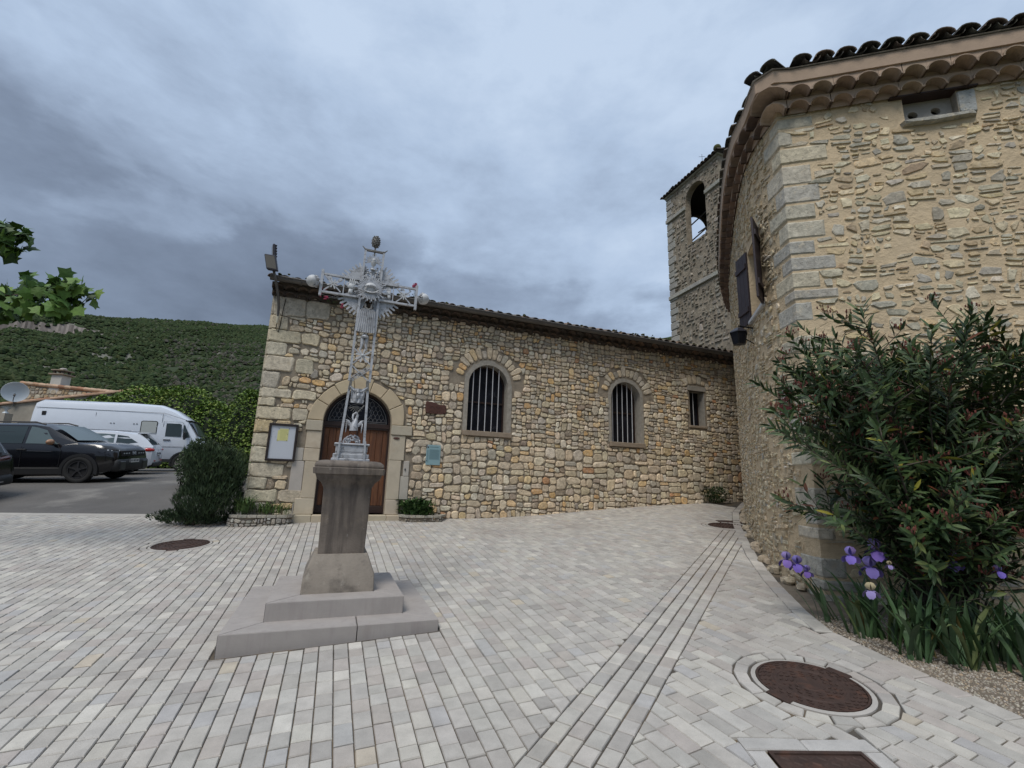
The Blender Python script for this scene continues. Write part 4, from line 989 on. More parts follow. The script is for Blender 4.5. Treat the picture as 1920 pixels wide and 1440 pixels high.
nb = MB(); stone(nb, [(1.32, 5.90), (1.6, 5.885), (2.05, 5.91), (2.03, 5.955), (1.6, 5.95), (1.30, 5.945)], HW, .07, (0.36, .35, .31)); nb.build('niche_sill', m_stone, house)
nb = block(HW, 1.90, 2.08, 5.96, 6.28, .02, (0.42, .43, .41)); nb.build('niche_jamb', m_stone, house)
# eaves: two courses of tiles, mortar band, roof edge tiles
m_band = mat('pink_beige_render', (0.44, 0.33, 0.245), rough=1, var=0.12, vscale=5, bump=.003, bscale=50)
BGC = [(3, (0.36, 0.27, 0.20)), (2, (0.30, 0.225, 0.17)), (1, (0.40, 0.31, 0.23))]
sL = -CL[-1]
tf = genoise(HW, -0.14, 4.6, 0.242, 6.30, 0.11, 0.0, 0.14, house, None, m_band, BGC, topz=6.435) + genoise(HW, -0.14, 4.6, 0.242, 6.435, 0.11, 0.06, 0.26, house, None, m_band, BGC, topz=6.57)
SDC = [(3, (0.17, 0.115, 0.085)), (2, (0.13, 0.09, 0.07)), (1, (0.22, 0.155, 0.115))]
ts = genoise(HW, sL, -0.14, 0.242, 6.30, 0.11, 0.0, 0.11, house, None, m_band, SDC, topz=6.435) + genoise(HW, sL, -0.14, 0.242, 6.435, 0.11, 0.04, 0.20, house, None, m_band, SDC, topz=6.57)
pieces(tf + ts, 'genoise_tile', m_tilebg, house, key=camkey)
b = MB()
SS = [4.6, 3, 2, 1, .5, .12, 0.04, -.04, -.12] + [-x for x in np.arange(.4, CL[-1], .4)]
b.add([HW((s, z, d)) for s in SS for z, d in ((6.57, .05), (6.57, .27 if s > -.13 else .205), (6.74, .275 if s > -.13 else .21), (6.74, 0.0))], [(i * 4 + k, i * 4 + k + 1, i * 4 + 5 + k, i * 4 + 4 + k) for i in range(len(SS) - 1) for k in range(3)]); b.build('eaves_band', m_band, house, smooth=40)
DT = [(3, (0.085, 0.078, 0.062)), (2, (0.06, 0.056, 0.046)), (1.5, (0.12, 0.09, 0.068))]
tf = roof_tiles(HW, 0.235, 4.6, 0.245, 6.775, 0.35, 0.30, 5, 0.42, 0.108, 0.082, DT, lift=0.012)
def HWs(p):    # keep the tiles on the curved side from folding at the corner
    return HW(p)
ts = roof_tiles(HWs, sL, -0.26, 0.245, 6.765, 0.25, 0.30, 4, 0.42, 0.105, 0.060, DT, lift=0.0)
o_ = (Vector((-1, 0.1)) + Fn).normalized(); pd_ = Vector((-o_.y, o_.x))
def HC_(p): q = FC + pd_ * p[0] + o_ * p[2]; return Vector((q.x, q.y, p[1]))
tf += roof_tiles(HC_, -.11, .11, .22, 6.765, .37, .25, 3, .42, .10, .075, DT, lift=.008)
pieces(tf + ts, 'roof_tile', m_tiledk, house, key=camkey)
b = MB(); rp = [HW((s, 6.75, .30 if s > -.13 else .22)) for s in SS]; ap = Vector((8.2, 9.0, 8.2)); b.add(rp + [ap], [(i, i + 1, len(rp)) for i in range(len(rp) - 1)]); b.build('roof_deck', m_tiledk, house)
# side window with open dark shutters
wn = empty('window', parent=house)
b = MB(); b.add([HW((s, z, -.24)) for s, z in outline(SW)], [(0, 1, 2, 3)]); b.build('pane', m_glassdk, wn)
b = MB(); b.box(SW[1], SW[2], SW[3], SW[3] + .05, -.24, -.18, HW); b.box(SW[1], SW[2], SW[4] - .05, SW[4], -.24, -.18, HW); b.box(SW[1], SW[1] + .05, SW[3] + .05, SW[4] - .05, -.24, -.18, HW); b.box(SW[2] - .05, SW[2], SW[3] + .05, SW[4] - .05, -.24, -.18, HW); b.box(-1.10, -1.06, SW[3] + .05, SW[4] - .05, -.235, -.19, HW); b.build('frame', m_dkwood, wn)
b = MB(); b.box(SW[1] - .06, SW[2] + .06, SW[3] - .06, SW[3] - .002, -.2, .05, HW, bev=.008); b.build('sill', m_tilebg, wn)
m_shut = mat('shutter_paint', (0.026, 0.017, 0.022), rough=0.6, var=.25, vscale=9, bump=.002, bscale=40)
for hx, sg, dep in ((SW[2] + .02, 1, 0.34), (SW[1] - .02, -1, 0.30)):
    q = HW((hx, 0, 0.01)); a = HW((hx + sg * 0.06, 0, 0.01)); t = (a - q).normalized(); nn_ = (HW((hx, 0, .2)) - HW((hx, 0, .01))).normalized(); dv = (t * 1.0 + nn_ * (0.55 if sg > 0 else .30)).normalized(); th = dv.cross(Vector((0, 0, 1)))
    sh = empty('shutter', parent=house)
    TS = lambda p, q=q, dv=dv, th=th: Vector((q.x, q.y, 0)) + dv * p.x + th * p.y + Vector((0, 0, p.z))
    for i in range(3):
        b = MB(); b.box(i * .115 + .002, (i + 1) * .115 - .002, -.014, .014, SW[3] - .03, SW[4] + .06, TS, bev=.003); b.build('board', m_shut, sh)
    for zz in (SW[3] + .15, SW[4] - .2):
        b = MB(); b.box(.01, .335, -.035, -.0145, zz, zz + .08, TS, bev=.003); b.build('batten', m_shut, sh)

# ------------------------------------------------------------------ bell tower
tower = empty('bell_tower', (0, 0, 0), 0, 'square stone bell tower with open arched belfry rising behind the church', 'bell tower')
TA = Vector((7.75, 21.65)); TBv = Vector((8.9, 18.25)); tu = (TBv - TA).normalized(); tn_ = Vector((tu.y, -tu.x)); 
if tn_.dot(-TA) < 0: tn_ = -tn_
TL = 3.62
def TW(p): q = TA + tu * p[0] + tn_ * p[2]; return Vector((q.x, q.y, p[1]))
m_tower = mat('tower_rubble', (0.29, 0.245, 0.185), rough=1, var=0.35, vscale=3, bump=0.05, bscale=6, spots=((0.40, 0.36, 0.30), 3.5, 0.57, 0.1, 0.7), spots2=((0.16, 0.13, 0.10), 1.2, 0.53, 0.2, 0.5))
m_towerq = mat('tower_quoin', attr=True, rough=1, var=0.2, vscale=4, bump=.02, bscale=14)
AR = ('arch', 1.40, 2.72, 12.9, 15.15, 0.66); ZE = 16.25
b = MB(); vs, tr = poly_fill([(0, .5), (TL, .5), (TL, ZE), (0, ZE)], [outline(AR, 14)])
b.add([TW((s, z, 0)) for s, z in vs], tr)
ARb = ('rect', 1.55, 2.35, 13.0, 14.25); vb, tb = poly_fill([(0, .5), (TL, .5), (TL, ZE), (0, ZE)], [outline(ARb)]); b.add([TW((s, z, -TL)) for s, z in vb], tb)
for d0_, d1_ in ((0, -.3),):
    o = outline(AR, 14); n = len(o); b.add([TW((s, z, d)) for d in (d0_, d1_) for s, z in o], [(i, (i + 1) % n, n + (i + 1) % n, n + i) for i in range(n)])
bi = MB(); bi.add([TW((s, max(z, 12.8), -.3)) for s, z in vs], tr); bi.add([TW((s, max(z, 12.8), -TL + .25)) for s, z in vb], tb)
AR2 = ('arch', 1.2, 2.45, 12.9, 15.0, .6)
vs2, tr2 = poly_fill([(0, .5), (TL, .5), (TL, ZE), (0, ZE)], [outline(AR2, 12)])
for s in (0, TL): b.add([TW((s, z, -q)) for q, z in vs2], tr2)
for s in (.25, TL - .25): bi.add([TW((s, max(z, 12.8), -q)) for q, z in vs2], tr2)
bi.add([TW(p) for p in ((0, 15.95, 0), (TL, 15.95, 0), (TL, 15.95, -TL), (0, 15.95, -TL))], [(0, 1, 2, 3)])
bi.build('inner_shade_lining', mat('painted_shade_lining', (0.02, 0.018, 0.018), rough=1), tower)  # near-black inner walls and ceiling: belfry shade painted into the colour
b.add([TW(p) for p in ((0, 12.85, 0), (TL, 12.85, 0), (TL, 12.85, -TL), (0, 12.85, -TL))], [(0, 1, 2, 3)])
b.build('wall', m_tower, tower)
# scattered proud stones, quoins, string courses
items = rubble(0.35, TL, 6.0, 16.2, TW, [AR, ('rect', 0, TL, 10.5, 10.85), ('rect', 0, 1.4, 14.7, 15), ('rect', 2.72, TL, 14.7, 15)], lambda z: U(.16, .26), 0.04, 0.045, [(3, (0.30, 0.265, 0.215)), (2, (0.36, 0.325, 0.27)), (1, (0.24, 0.20, 0.16))], ax=.7, skip=.35, jit=.4, rough=.02)
z = 6.0; k = 0
while z < 16.1:
    h = U(.28, .42); mb = MB(); wq = .55 if k % 2 else .36; c_ = vary((0.36, 0.345, 0.31), .1)
    mb.box(-0.035, wq, z + .02, min(z + h, 16.2) - .02, -wq * .8, 0.04 if k % 2 else .025, TW, c_, bev=.02); mb.build('quoin', m_towerq, tower); z += h; k += 1
pieces(items, 'stone', m_towerq, tower, key=camkey)
for s0, s1, z0 in ((-.06, TL + .06, 10.60), (-.06, AR[1], 14.78), (AR[2], TL + .06, 14.78)):
    n = max(1, int((s1 - s0) / .7)); w_ = (s1 - s0) / n
    for i in range(n):
        mb = MB(); mb.box(s0 + i * w_ + .004, s0 + (i + 1) * w_ - .004, z0, z0 + .2, -.05, .09, TW, vary((0.38, 0.37, 0.33), .08), bev=.02); mb.build('string_course', m_towerq, tower)
K = 9
for i in range(K):
    a0, a1 = pi * i / K, pi * (i + 1) / K; cx = (AR[1] + AR[2]) / 2; mb = MB()
    p = [(cx + r * cos(a), 15.15 + r * sin(a)) for r, a in ((.67, a0 + .02), (.86, a0 + .02), (.86, a1 - .02), (.67, a1 - .02))]
    stone(mb, p, TW, .02, vary((0.30, 0.255, 0.20), .1), top=.9); mb.build('voussoir', m_towerq, tower)
TTC = [(2, (0.07, 0.055, 0.045)), (2, (0.10, 0.075, 0.058)), (1, (0.05, 0.045, 0.04))]
b = MB(); c0 = [TW((-.12, ZE, .12)), TW((TL + .12, ZE, .12)), TW((TL + .12, ZE, -TL - .12)), TW((-.12, ZE, -TL - .12))]; ap = TW((TL / 2, ZE + .7, -TL / 2))
b.add(c0 + [ap], [(0, 1, 4), (1, 2, 4), (2, 3, 4), (3, 0, 4), (3, 2, 1, 0)]); b.build('roof', m_tiledk, tower)
tt = roof_tiles(TW, -.15, TL + .15, 0.235, ZE + .02, .22, .35, 2, .42, .10, .09, TTC, lift=.02)
def TW2(p): return TW((-p[2] , p[1], -p[0]))      # left-hand side eaves
tt += roof_tiles(TW2, 0, TL, 0.235, ZE + .02, .22, .35, 2, .42, .10, .09, TTC, lift=.02)
pieces(tt, 'roof_tile', m_tiledk, tower)
q = TW((TL, 0, 0)); mb = MB(); mb.ball((q.x, q.y, ZE + .32), .17, 12, 8); mb.build('finial', m_moss, tower, smooth=180)
mb = MB(); mb.tube([(q.x - .35, q.y + .8, ZE + .2), (q.x - .35, q.y + .8, ZE + .62)], .010, 5); mb.tube([(q.x - .50, q.y + .8, ZE + .48), (q.x - .20, q.y + .8, ZE + .50)], .008, 5); mb.build('aerial', m_gutter, tower)
# bell and frame
m_bell = mat('bronze', (0.045, 0.05, 0.045), rough=.5, metal=.6)
bl = empty('bell', parent=tower); T = lambda p: TW((2.05 + p.x, 13.75 + p.z, -1.5 + p.y))
b = MB(); b.lathe([(.02, .55), (.16, .53), (.20, .45), (.22, .25), (.30, .06), (.36, 0), (.34, -.02)], 20, T); b.build('bell_body', m_bell, bl, smooth=40)
b = MB(); b.box(1.2, 2.9, 14.32, 14.42, -1.58, -1.42, TW); b.build('headstock', m_gutter, bl)
fr = empty('bell_frame', parent=tower)
for p0, p1 in (((.6, 14.55, -.9), (3.1, 14.9, -.9)), ((.6, 13.5, -.7), (3.1, 13.85, -.7)), ((.6, 14.3, -1.4), (3.1, 14.3, -1.4)), ((1.35, 12.9, -1.4), (1.35, 15, -1.4)), ((2.75, 12.9, -1.4), (2.75, 15, -1.4)), ((1.35, 13.0, -1.4), (2.75, 14.3, -1.4))):
    b = MB(); b.tube([p0, p1], .035, 5, TW); b.build('beam', m_gutter, fr)
# ------------------------------------------------------------------ wayside cross on its pedestal
m_ped = mat('weathered_pedestal_stone', (0.165, 0.138, 0.115), rough=0.92, var=0.28, vscale=5, bump=0.004, bscale=60, streak=((0.060, 0.050, 0.045), 8, 0.8, 0.44, 0.9), spots=((0.27, 0.215, 0.155), 3.2, 0.56, 0.15, 0.6), spots2=((0.42, 0.40, 0.36), 13, 0.66, 0.06, 0.7))
m_ped2 = mat('pale_pedestal_foot', (0.27, 0.235, 0.195), rough=0.92, var=0.2, vscale=6, bump=0.004, bscale=60, spots=((0.085, 0.072, 0.062), 4.0, 0.50, 0.18, 0.85), spots2=((0.36, 0.33, 0.28), 9, 0.6, 0.1, 0.6))
CPD = Vector((-1.62, 4.78)); zg = G(-1.62, 4.78)
def PT(p): q = CPD + su * p[0] + sv * p[1]; return Vector((q.x, q.y, p[2]))
ped = empty('stone_pedestal', (0, 0, 0), 0, 'weathered dark stone pedestal on two pale steps in the middle of the paving', 'pedestal')
def sprism(poly, z0, z1, name='step_slab'):
    b = MB(); poly = ccw(poly); n = len(poly); c = cen(poly); bv = 0.006
    ins = inset(poly, 0.0035); vs = [PT((*p, z0)) for p in ins] + [PT((*p, z1 - bv)) for p in ins] + [PT((*p, z1)) for p in inset(ins, bv)]
    b.add(vs, [(i, (i + 1) % n, n + (i + 1) % n, n + i) for i in range(n)] + [(n + i, n + (i + 1) % n, 2 * n + (i + 1) % n, 2 * n + i) for i in range(n)] + [tuple(range(2 * n, 3 * n))]); b.build(name, m_stepst, ped)
def steps(H, h, z0, z1, split):
    F = lambda x0, x1: [(x0, -H), (x1, -H), (x1 if x1 < H else h, -h), (x0 if x0 > -H else -h, -h)]
    if split is None: sprism(F(-H, H), z0, z1)
    else: sprism(F(-H, split), z0, z1); sprism(F(split, H), z0, z1)
    sprism([(H, -H), (H, H), (h, h), (h, -h)], z0, z1); sprism([(-H, -H), (-H, H), (-h, h), (-h, -h)], z0, z1); sprism([(-H, H), (H, H), (h, h), (-h, h)], z0, z1)
steps(0.822, 0.50, zg - 0.25, 0.41, 0.16); steps(0.555, 0.27, 0.40, 0.552, None)
def ring4(prof, m_, name, smooth=30, jit=0.0):
    b = MB(); vs = []; N_ = 16
    for h, z, r in prof:      # rounded square rings
        for k in range(4):
            for q in range(4):
                a = pi / 4 + k * pi / 2 + (q - 1.5) * pi / 6; cx, cy = (h - r) * (1 if k in (0, 3) else -1), (h - r) * (1 if k in (0, 1) else -1)
                vs.append(PT((cx + r * cos(a) + U(-jit, jit), cy + r * sin(a) + U(-jit, jit), z + U(-jit, jit) * .4)))
    fs = [(i * N_ + k, i * N_ + (k + 1) % N_, (i + 1) * N_ + (k + 1) % N_, (i + 1) * N_ + k) for i in range(len(prof) - 1) for k in range(N_)]
    fs += [tuple(reversed(range(N_))), tuple(range((len(prof) - 1) * N_, len(prof) * N_))]
    b.add(vs, fs); b.build(name, m_, ped, smooth=smooth)
ring4([(0.315, 0.552, .015), (0.308, 0.70, .015), (0.238, 0.872, .012), (0.225, 0.872, .012)], m_ped2, 'foot', jit=.0025)
ring4([(0.205, 0.868, .010), (0.218, 1.45, .010), (0.222, 1.475, .010), (0.245, 1.52, .012), (0.285, 1.555, .014), (0.302, 1.60, .016)], m_ped, 'shaft', jit=.0015)
ring4([(0.322, 1.60, .03), (0.326, 1.655, .03), (0.312, 1.662, .03), (0.318, 1.675, .035), (0.310, 1.70, .04), (0.285, 1.722, .045), (0.24, 1.73, .05)], m_ped, 'cap', 50, jit=.002)

m_silver = mat('silver_paint', (0.44, 0.45, 0.47), rough=0.5, metal=0.25, var=0.22, vscale=18, bump=.0015, bscale=120, spots=((0.16, 0.155, 0.15), 22, .54, .1, .7), spots2=((0.62, .62, .62), 30, .62, .08, .5))
m_silverw = mat('pale_silver_paint', (0.52, 0.53, 0.54), rough=0.5, var=0.12, vscale=18, bump=.0015, bscale=120, spots=((0.3, 0.3, 0.31), 24, .62, .1, .5))
m_tarn = mat('tarnished_metal', (0.17, 0.165, 0.155), rough=0.6, metal=.3, var=.4, vscale=40, bump=.004, bscale=90)
cr = empty('wayside_cross', (0, 0, 0), 0, 'ornate silver painted iron cross standing on the stone pedestal', 'cross')
lean = radians(1.0)
def XT(p): s, z, d = p[0], p[1], p[2]; return PT((s + (z - 1.73) * sin(lean), -d, z - s * sin(lean) * 0.0))
def bar(p0, p1, w_=0.022, t=0.016, name='bar', d=0.0, m_=None, mb=None):
    a, b_ = Vector(p0), Vector(p1); u_ = (b_ - a).normalized(); v_ = Vector((-u_.y, u_.x)); o = mb or MB()
    P = [a + v_ * w_ / 2, a - v_ * w_ / 2, b_ - v_ * w_ / 2, b_ + v_ * w_ / 2]
    o.prism([tuple(q) for q in P], d - t / 2, d + t / 2, XT)
    return None if mb else o.build(name, m_ or m_silver, cr)
b = MB(); 
for h, z0, z1 in ((.182, 1.728, 1.755), (.170, 1.755, 1.80), (.150, 1.80, 1.815), (.152, 1.815, 1.885), (.168, 1.885, 1.905)): b.box(-h, h, z0, z1, -h * .8, h * .8, XT, bev=.006)
b.build('base_box', m_silver, cr)
# legs
for sg in (-1, 1):
    for dd in (-0.055, 0.155):
        if dd > 0: bar((sg * .128, 1.73), (sg * .118, 1.93), .020, .010, 'strap', .148)
    bar((sg * .118, 1.90), (sg * .092, 2.50), .024, .03, 'upright', 0.0)
    bar((sg * .090, 2.47), (sg * .082, 2.57), .028, .05, 'joint_clamp', 0.0, m_tarn)
    bar((sg * .102, 2.56), (sg * .098, 3.50), .024, .03, 'upright', 0.0)
    bar((sg * .098, 3.69), (sg * .098, 4.07), .022, .03, 'upright', 0.0)
    bar((sg * .098, 3.69), (sg * .500, 3.69), .020, .028, 'arm_rail', 0.0); bar((sg * .098, 3.49), (sg * .500, 3.49), .020, .028, 'arm_rail', 0.0)
    bar((sg * .500, 3.445), (sg * .500, 3.735), .026, .032, 'arm_end', 0.0)
    b = MB(); b.tube([(sg * .10, 4.06, 0), (sg * .135, 4.095, 0)], [.010, .004], 6, XT); b.build('spike', m_tarn, cr)
    # globes
    gl = empty('globe', parent=cr); b = MB(); b.ball((sg * .585, 3.59, 0), .064, 20, 14, T=XT); b.build('sphere', m_silverw, gl, smooth=180)
    b = MB(); b.tube([(sg * .51, 3.59, 0), (sg * .53, 3.59, 0)], .016, 8, XT)
    for k in range(26):
        a = U(0, 2 * pi); e_ = U(-1.2, 1.2); c = Vector((sg * .585 - sg * .045 * cos(e_) * U(.6, 1.3), 3.59 + .058 * sin(e_) , .058 * cos(e_) * (1 if R() < .7 else -1) * U(.5, 1)))
        b.ball(c, U(.010, .018), 6, 4, (1.2, 1, 1), T=XT, jit=.2)
    b.build('leaf_cap', m_silver, gl)
bar((-.11, 4.055), (.11, 4.055), .018, .03, 'top_rail', 0, m_tarn)
b = MB(); b.tube([(0, 4.0, 0), (0, 4.10, 0)], .008, 6, XT); b.build('finial_stem', m_tarn, cr)
b = MB(); b.lathe([(0.001, -.075), (.022, -.065), (.040, -.03), (.044, .0), (.038, .035), (.024, .06), (.008, .075), (.001, .08)], 12, lambda p: XT((p.x, 4.17 + p.z, p.y)))
for k in range(60):
    a = k * 2.4; t = -0.06 + .125 * k / 60; r = .043 * sqrt(max(.05, 1 - (t / .078) ** 2)); b.ball((r * cos(a), 4.17 + t, r * sin(a)), .009, 5, 4, T=XT, jit=.2)
b.build('pinecone_finial', m_tarn, cr)
# rays
def rays(cx, cz, r0, r1, a0, a1, n, w_, d, name, m_=m_silver, alt=.8, t=.006):
    b = MB()
    for k in range(n):
        a = radians(a0 + (a1 - a0) * (k + .5) / n); rr = r1 * (1 if k % 2 == 0 else alt) * U(.95, 1.04); c_, s_ = cos(a), sin(a)
        P = [(cx + r0 * c_ - w_ * .35 * s_, cz + r0 * s_ + w_ * .35 * c_), (cx + r0 * c_ + w_ * .35 * s_, cz + r0 * s_ - w_ * .35 * c_), (cx + rr * c_ + w_ * .5 * s_, cz + rr * s_ - w_ * .5 * c_), (cx + (rr + w_ * .6) * c_, cz + (rr + w_ * .6) * s_), (cx + rr * c_ - w_ * .5 * s_, cz + rr * s_ + w_ * .5 * c_)]
        b.prism(P, d - t / 2, d + t / 2, XT)
    b.build(name, m_, cr)
for a0 in (16, 106, 196, 286): rays(0, 3.59, .12, .33, a0, a0 + 58, 15, .021, -.02, 'ray_fan', alt=.84)
rays(0, 3.60, .05, .165, 0, 360, 40, .013, .035, 'sunburst', alt=.78)
b = MB(); b.lathe([(0.001, .03), (.035, .026), (.058, .012), (.066, 0)], 24, lambda p: XT((p.x, 3.60 + p.y, .035 + p.z))); b.build('medallion', m_silverw, cr, smooth=60)
b = MB(); 
for k in range(30):
    a = 2 * pi * k / 30; b.tube([(.074 * cos(a), 3.575 + .034 * sin(a), .07), (.088 * cos(a + .25), 3.575 + .044 * sin(a + .25), .078 + U(-.01, .01))], .006, 5, XT)
b.tube([(.078 * cos(2 * pi * k / 24), 3.575 + .036 * sin(2 * pi * k / 24), .07) for k in range(25)], .009, 6, XT); b.build('thorn_crown', m_silver, cr)
rays(0, 3.575, .02, .13, 215, 325, 11, .014, .06, 'drip_rays', alt=.85)
# chalice panel at the top
b = MB(); b.lathe([(.001, -.05), (.028, -.05), (.024, -.042), (.008, -.035), (.008, -.01), (.024, .01), (.03, .05), (.027, .052)], 14, lambda p: XT((p.x, 3.875 + p.z, p.y + .01))); b.ball((0, 3.945, .01), .020, 10, 8, (1, 1, .7), T=XT); b.build('chalice', m_silverw, cr, smooth=50)
rays(0, 3.93, .030, .088, -25, 205, 19, .009, .0, 'small_rays', alt=.8)
def scrolls(s0, s1, z0, z1, n, name, r=.005):
    b = MB()
    for _ in range(n):
        c = Vector((U(s0, s1), U(z0, z1))); a0 = R() * 6; sg = 1 if R() < .5 else -1; q = U(.012, .03); pts = [(c.x + q * (1 - .1 * k) * cos(a0 + sg * k * .7), c.y + q * (1 - .1 * k) * sin(a0 + sg * k * .7), U(-.004, .012)) for k in range(7)]
        pts = [(max(s0, min(s1, a)), max(z0, min(z1, b_)), c_) for a, b_, c_ in pts]; b.tube(pts, r, 5, XT)
    b.build(name, m_silver, cr, smooth=60)
scrolls(-.082, .082, 3.70, 3.86, 40, 'scrollwork', .006)
# arms: crossed tools, hand, heart, flower
def xcross(cx, cz, h, w_, name, flat=1.0, d=0.0):
    b = MB(); bar((cx - h, cz - h * flat), (cx + h, cz + h * flat), w_, .010, d=d, mb=b); bar((cx - h, cz + h * flat), (cx + h, cz - h * flat), w_, .010, d=d + .011, mb=b); b.build(name, m_silver, cr)
xcross(-.385, 3.59, .085, .014, 'crossed_tools', .95)
b = MB(); b.prism([(-.46, 3.66), (-.42, 3.69 - .01), (-.40, 3.655), (-.44, 3.63)], -.012, .012, XT); b.prism([(-.34, 3.65), (-.31, 3.675), (-.295, 3.65), (-.325, 3.625)], -.012, .012, XT); b.build('tool_heads', m_silver, cr)
rays(-.385, 3.59, .005, .055, 0, 360, 8, .013, .022, 'rosette', m_silverw)
def hand(cx, cz, sc, name, ang=0):
    b = MB(); ca, sa = cos(ang), sin(ang)
    H = lambda p: XT((cx + (p.x * ca - p.y * sa) * sc, cz + (p.x * sa + p.y * ca) * sc, .012 + p.z * sc))
    b.box(-.040, .038, -.02, .055, -.012, .014, H, bev=.01); b.box(-.028, .026, -.085, -.018, -.011, .012, H, bev=.009)
    for i, (x, l) in enumerate(((-.031, .060), (-.010, .074), (.011, .072), (.030, .054))): b.tube([(x, .05, 0), (x * 1.08, .05 + l * .5, .005), (x * 1.12, .05 + l, -.002)], [.0105, .0095, .006], 6, H)
    b.tube([(-.036, -.005, 0), (-.060, .022, .006), (-.066, .048, .004)], [.012, .010, .006], 6, H)
    b.build(name, m_silverw, cr, smooth=50)
bar((-.275, 3.50), (-.275, 3.68), .010, .014, 'divider'); bar((.245, 3.50), (.245, 3.68), .010, .014, 'divider')
hand(-.195, 3.58, .86, 'hand', -.1); hand(.20, 3.575, .62, 'small_hand', .15)
xcross(.36, 3.58, .08, .012, 'crossed_stems', 1.0)
rays(.36, 3.585, .005, .055, 0, 360, 10, .012, .02, 'flower', m_silverw)
b = MB()
for _ in range(9): c = (U(.29, .43), U(3.6, 3.67)); b.ball((*c, U(0, .02)), .010, 6, 4, T=XT, jit=.2)
b.build('berries', m_silver, cr)
scrolls(-.24, -.12, 3.51, 3.67, 6, 'scrollwork', .004); scrolls(.11, .17, 3.51, 3.67, 6, 'scrollwork', .004)
# tunic
b = MB(); K = 9; vs = []
for z_, hw in ((3.365, .050), (3.34, .085), (3.26, .086), (3.17, .094), (3.10, .102)):
    for k in range(2 * K + 1): t = -1 + k / K; vs.append(XT((hw * t, z_ - .012 * (1 - t * t), .025 + .022 * (1 - t * t) + (.008 if k % 2 else -.002))))
n_ = 2 * K + 1
b.add(vs, [(i * n_ + k, i * n_ + k + 1, (i + 1) * n_ + k + 1, (i + 1) * n_ + k) for i in range(4) for k in range(n_ - 1)]); b.prism([(-.05, 3.37), (.05, 3.37), (.10, 3.105), (-.10, 3.105)], .005, .018, XT); b.build('tunic', m_silver, cr)
b = MB(); b.tube([(-.035, 3.42, .02), (-.03, 3.37, .03), (0, 3.355, .035), (.03, 3.37, .03), (.035, 3.42, .02)], .012, 6, XT); b.build('collar', m_tarn, cr)
b = MB(); b.lathe([(.035, 0), (.045, .02), (.03, .04), (.022, .06)], 10, lambda p: XT((p.x, 3.03 + p.z * .8, p.y + .01)));
for x in (-.022, .022): b.tube([(x, 3.04, .01), (x * .9, 2.97, .012), (x * 1.4, 2.90, .012)], [.02, .017, .012], 7, XT)
b.build('column', m_silver, cr, smooth=50)
xcross(0, 2.83, .085, .012, 'crossed_spears', .9); rays(0, 2.84, .006, .075, 10, 370, 8, .018, .018, 'daisy', m_silverw, alt=.9)
b = MB(); b.ball((0, 2.84, .03), .016, 8, 6, T=XT); b.build('daisy_heart', m_silverw, cr)
xcross(0, 2.645, .088, .011, 'lattice_cross', .85); 
b = MB(); 
for o_ in (-.014, .014): bar((-.085 + o_, 2.57 - o_), (.088 + o_, 2.715 - o_), .006, .008, d=.024, mb=b)
for k in range(6): t = k / 5.5; c = Vector((-.075 + .15 * t, 2.58 + .125 * t)); bar((c.x - .013, c.y + .013), (c.x + .013, c.y - .013), .005, .006, d=.024, mb=b)
b.build('ladder', m_silver, cr)
# veil with face, small dice, pelican
b = MB(); K = 8; vs = []
for j, z_ in enumerate((2.475, 2.44, 2.40, 2.36, 2.325)):
    for k in range(K + 1): t = -1 + 2 * k / K; vs.append(XT((.078 * t * (1 - .05 * j), z_ + .03 * t * t * (1 - j * .2) , .02 + .016 * cos(t * 7 + j) + (.02 if abs(t) < .5 else 0))))
b.add(vs, [(i * (K + 1) + k, i * (K + 1) + k + 1, (i + 1) * (K + 1) + k + 1, (i + 1) * (K + 1) + k) for i in range(4) for k in range(K)])
b.ball((0, 2.405, .03), .030, 8, 6, (.85, 1.2, .8), T=XT); b.tube([(-.088, 2.50, .02), (-.04, 2.455, .03), (0, 2.445, .034), (.04, 2.455, .03), (.088, 2.50, .02)], .007, 6, XT); b.build('veil', m_silver, cr, smooth=50)
b = MB()
for k in range(7): a = radians(205 + k * 22); b.tube([(0, 2.30, .01), (.075 * cos(a), 2.30 + .075 * sin(a), .01)], .0035, 4, XT)
b.tube([(.01, 2.22, .01), (.075, 2.31, .012)], .007, 5, XT); b.build('nails', m_tarn, cr)
pe = empty('pelican', parent=cr)
b = MB(); b.tube([(.0, 2.04, .03), (-.004, 2.10, .035), (.012, 2.16, .03), (.02, 2.20, .03), (.004, 2.225, .03), (-.02, 2.205, .034), (-.024, 2.17, .04), (-.012, 2.135, .05)], [.042, .036, .017, .014, .015, .013, .010, .004], 8, XT); b.build('body', m_silver, pe, smooth=60)
for sg in (-1, 1):
    b = MB()
    for k in range(7):
        t = k / 6; b.tube([(sg * .03, 2.10 - .02 * t, .02), (sg * (.065 + .01 * t), 2.14 - .03 * t, .018), (sg * (.088 - .012 * t), 2.15 - .13 * t, .014)], [.009, .010, .003], 5, XT)
    b.build('wing', m_silver, pe, smooth=60)
b = MB()
for k in range(60): a = U(0, pi); r = U(.3, 1); b.tube([(.088 * cos(a) * r, 1.915 + .075 * sin(a) * r, U(0, .05)), (.088 * cos(a + .3) * r, 1.92 + .075 * sin(a + .3) * r, U(0, .05))], U(.005, .009), 5, XT)
b.build('nest', m_silver, pe)

